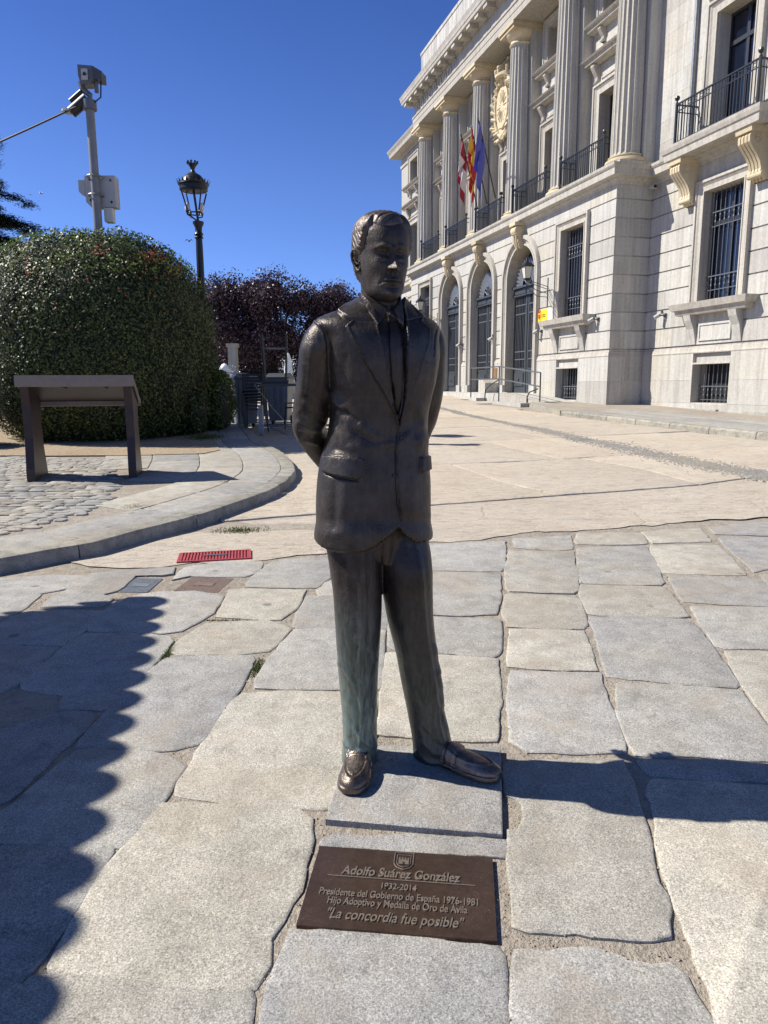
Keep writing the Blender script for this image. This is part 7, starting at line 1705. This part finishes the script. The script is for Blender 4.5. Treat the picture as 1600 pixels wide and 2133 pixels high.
# ---- clasped hands behind the back
def hand(wrist, palm_dir, side, curl):
    w0 = Vector(wrist); d = Vector(palm_dir).normalized(); up = Vector((0, .2, 1)).normalized(); s = d.cross(up).normalized(); up = s.cross(d).normalized(); mb = MB()
    mb.add(*loft([(w0-d*.03, up, s, .024, .020, 2.1), (w0+d*.01, up, s, .028, .019, 2.2), (w0+d*.05, up, s, .039, .016, 2.5), (w0+d*.09, up, s, .040, .014, 2.6)], 28, 4))
    for k in range(4):
        b = w0+d*.085+up*(.029-.0195*k); L_ = (.030, .034, .032, .025)[k]; dd = (d*.9+s*side*.2).normalized(); q = [b]
        for j in range(3): q.append(q[-1]+dd*L_*(1-.15*j)); dd = (dd*math.cos(curl)+s*side*math.sin(curl)).normalized()
        mb.tube(q, [.0098, .0092, .0085, .0068], 10)
    b = w0+d*.02+up*.026; mb.tube([b, b+up*.022+d*.02, b+up*.034+d*.045+s*side*.01, b+up*.032+d*.066+s*side*.02], [.013, .0115, .010, .008], 10)
    me = remesh(mb, .0028, 2); V, N_ = arr(me); put(me, V, 'hand', M_bz)
hand(W(728,1003,2.415), (W(800,1010,2.43)-W(728,1003,2.415)), -1, .7); hand(W(793,987,2.435), (W(735,1004,2.445)-W(793,987,2.435)), 1, .7)

# ================================================================== PLAQUE IN THE GROUND
def plaque():
    px = [(668,1764),(1031,1789),(1030,1962),(615,1928)]; c = [G(x, y, .001) for x, y in px]; ctr = sum(c, Vector())/4
    ex = ((c[1]-c[0])+(c[2]-c[3])).normalized(); n_ = Vector((0, -SLOPE, 1)).normalized(); ex = (ex-n_*ex.dot(n_)).normalized(); ey = n_.cross(ex); Wd = ((c[1]-c[0]).length+(c[2]-c[3]).length)/2; Ht = (((c[0]+c[1])-(c[2]+c[3]))/2).length
    r = empty('bronze_plaque', ctr); tag(r, 'rectangular brown bronze plaque with raised lettering set among the flagstones before the statue', 'plaque'); r.matrix_world = Matrix.Translation(ctr) @ Matrix((ex, ey, n_)).transposed().to_4x4()
    t = NT('plaque_bronze'); t.pos('World'); n1 = t.noise(9, 5, .65); n2 = t.noise(60, 4, .7); n3 = t.noise(420, 2, .6)
    col = t.mix(t.ramp(n1, [(.3, 0), (.7, 1)]), (.075, .046, .032), (.115, .072, .050)); col = t.mix(1, col, t.ramp(n2, [(.3, .8), (.7, 1.2)]), 'MULTIPLY'); dust = t.math('MULTIPLY', t.ramp(n3, [(.66, 0), (.70, 1)]), t.ramp(n1, [(.45, .15), (.62, 1)])); col = t.mix(dust, col, (.42, .38, .32))
    m1 = t.fin(col, .36, .6, t.bump(n2, .35, .002)); m2 = plain('plaque_letters', (.22, .18, .14), .45, .45, .18, 80); m3 = plain('plaque_recess', (.27, .24, .20), .7, .1, .3, 150)
    e = Wd/2; k = Ht/2; MB().box(-e, e, -k, k, -.02, .003).build('plate', m1, r)
    MB().box(-e*.82, e*.80, k*.205, k*.225, .0031, .0048).build('rule', m2, r)
    def txt(s, y, width, size, shear=0, bold=0):
        cu = bpy.data.curves.new('t', 'FONT'); cu.body = s; cu.size = size; cu.extrude = .0011; cu.align_x = 'CENTER'; cu.shear = shear; cu.offset = bold; cu.bevel_depth = .0002; o = bpy.data.objects.new('t', cu); COL.objects.link(o); dg = bpy.context.evaluated_depsgraph_get(); dg.update(); me = bpy.data.meshes.new_from_object(o.evaluated_get(dg)); bpy.data.objects.remove(o)
        me.materials.clear(); me.materials.append(m2); xs = [v.co.x for v in me.vertices]; f = width/(max(xs)-min(xs)); mid = (max(xs)+min(xs))/2
        for v in me.vertices: v.co.x = (v.co.x-mid)*f
        o = link('lettering', me, r); o.location = (-.004, y, .0042); return o
    txt('Adolfo Suárez González', k*.27, Wd*.655, .046, .12, .0006)
    txt('1932-2014', k*-.03, Wd*.19, .030, 0, .0003)
    txt('Presidente del Gobierno de España 1976-1981', k*-.27, Wd*.84, .0335, 0, .0003)
    txt('Hijo Adoptivo y Medalla de Oro de Ávila', k*-.47, Wd*.73, .0335, 0, .0003)
    txt('"La concordia fue posible"', k*-.80, Wd*.70, .046, .25, .0003)
    # shield with a little gate tower
    cx_, cy_ = -.0, k*.72; sh = [(-.026, .034), (.026, .034), (.026, -.012), (.018, -.026), (0, -.034), (-.018, -.026), (-.026, -.012)]
    m_ = MB(); 
    for q, (z0, z1) in ((1, (.0031, .0046)),): 
        for i in range(len(sh)):
            a, b = Vector((*sh[i], 0)), Vector((*sh[(i+1) % len(sh)], 0)); m_.tube([a+Vector((cx_, cy_, .0045)), b+Vector((cx_, cy_, .0045))], .0014, 5); m_.tube([a*.72+Vector((cx_, cy_, .0045)), b*.72+Vector((cx_, cy_, .0045))], .0009, 5)
    m_.build('shield_outline', m2, r); m_ = MB(); m_.box(cx_-.014, cx_+.014, cy_-.012, cy_+.006, .0031, .0050)
    for x in (-.012, -.004, .004, .012): m_.box(cx_+x-.0022, cx_+x+.0022, cy_+.006, cy_+.013, .0031, .0052)
    m_.build('tower', m2, r); MB().box(cx_-.003, cx_+.003, cy_-.0121, cy_-.003, .0051, .0054).build('gate', m1, r)
plaque()
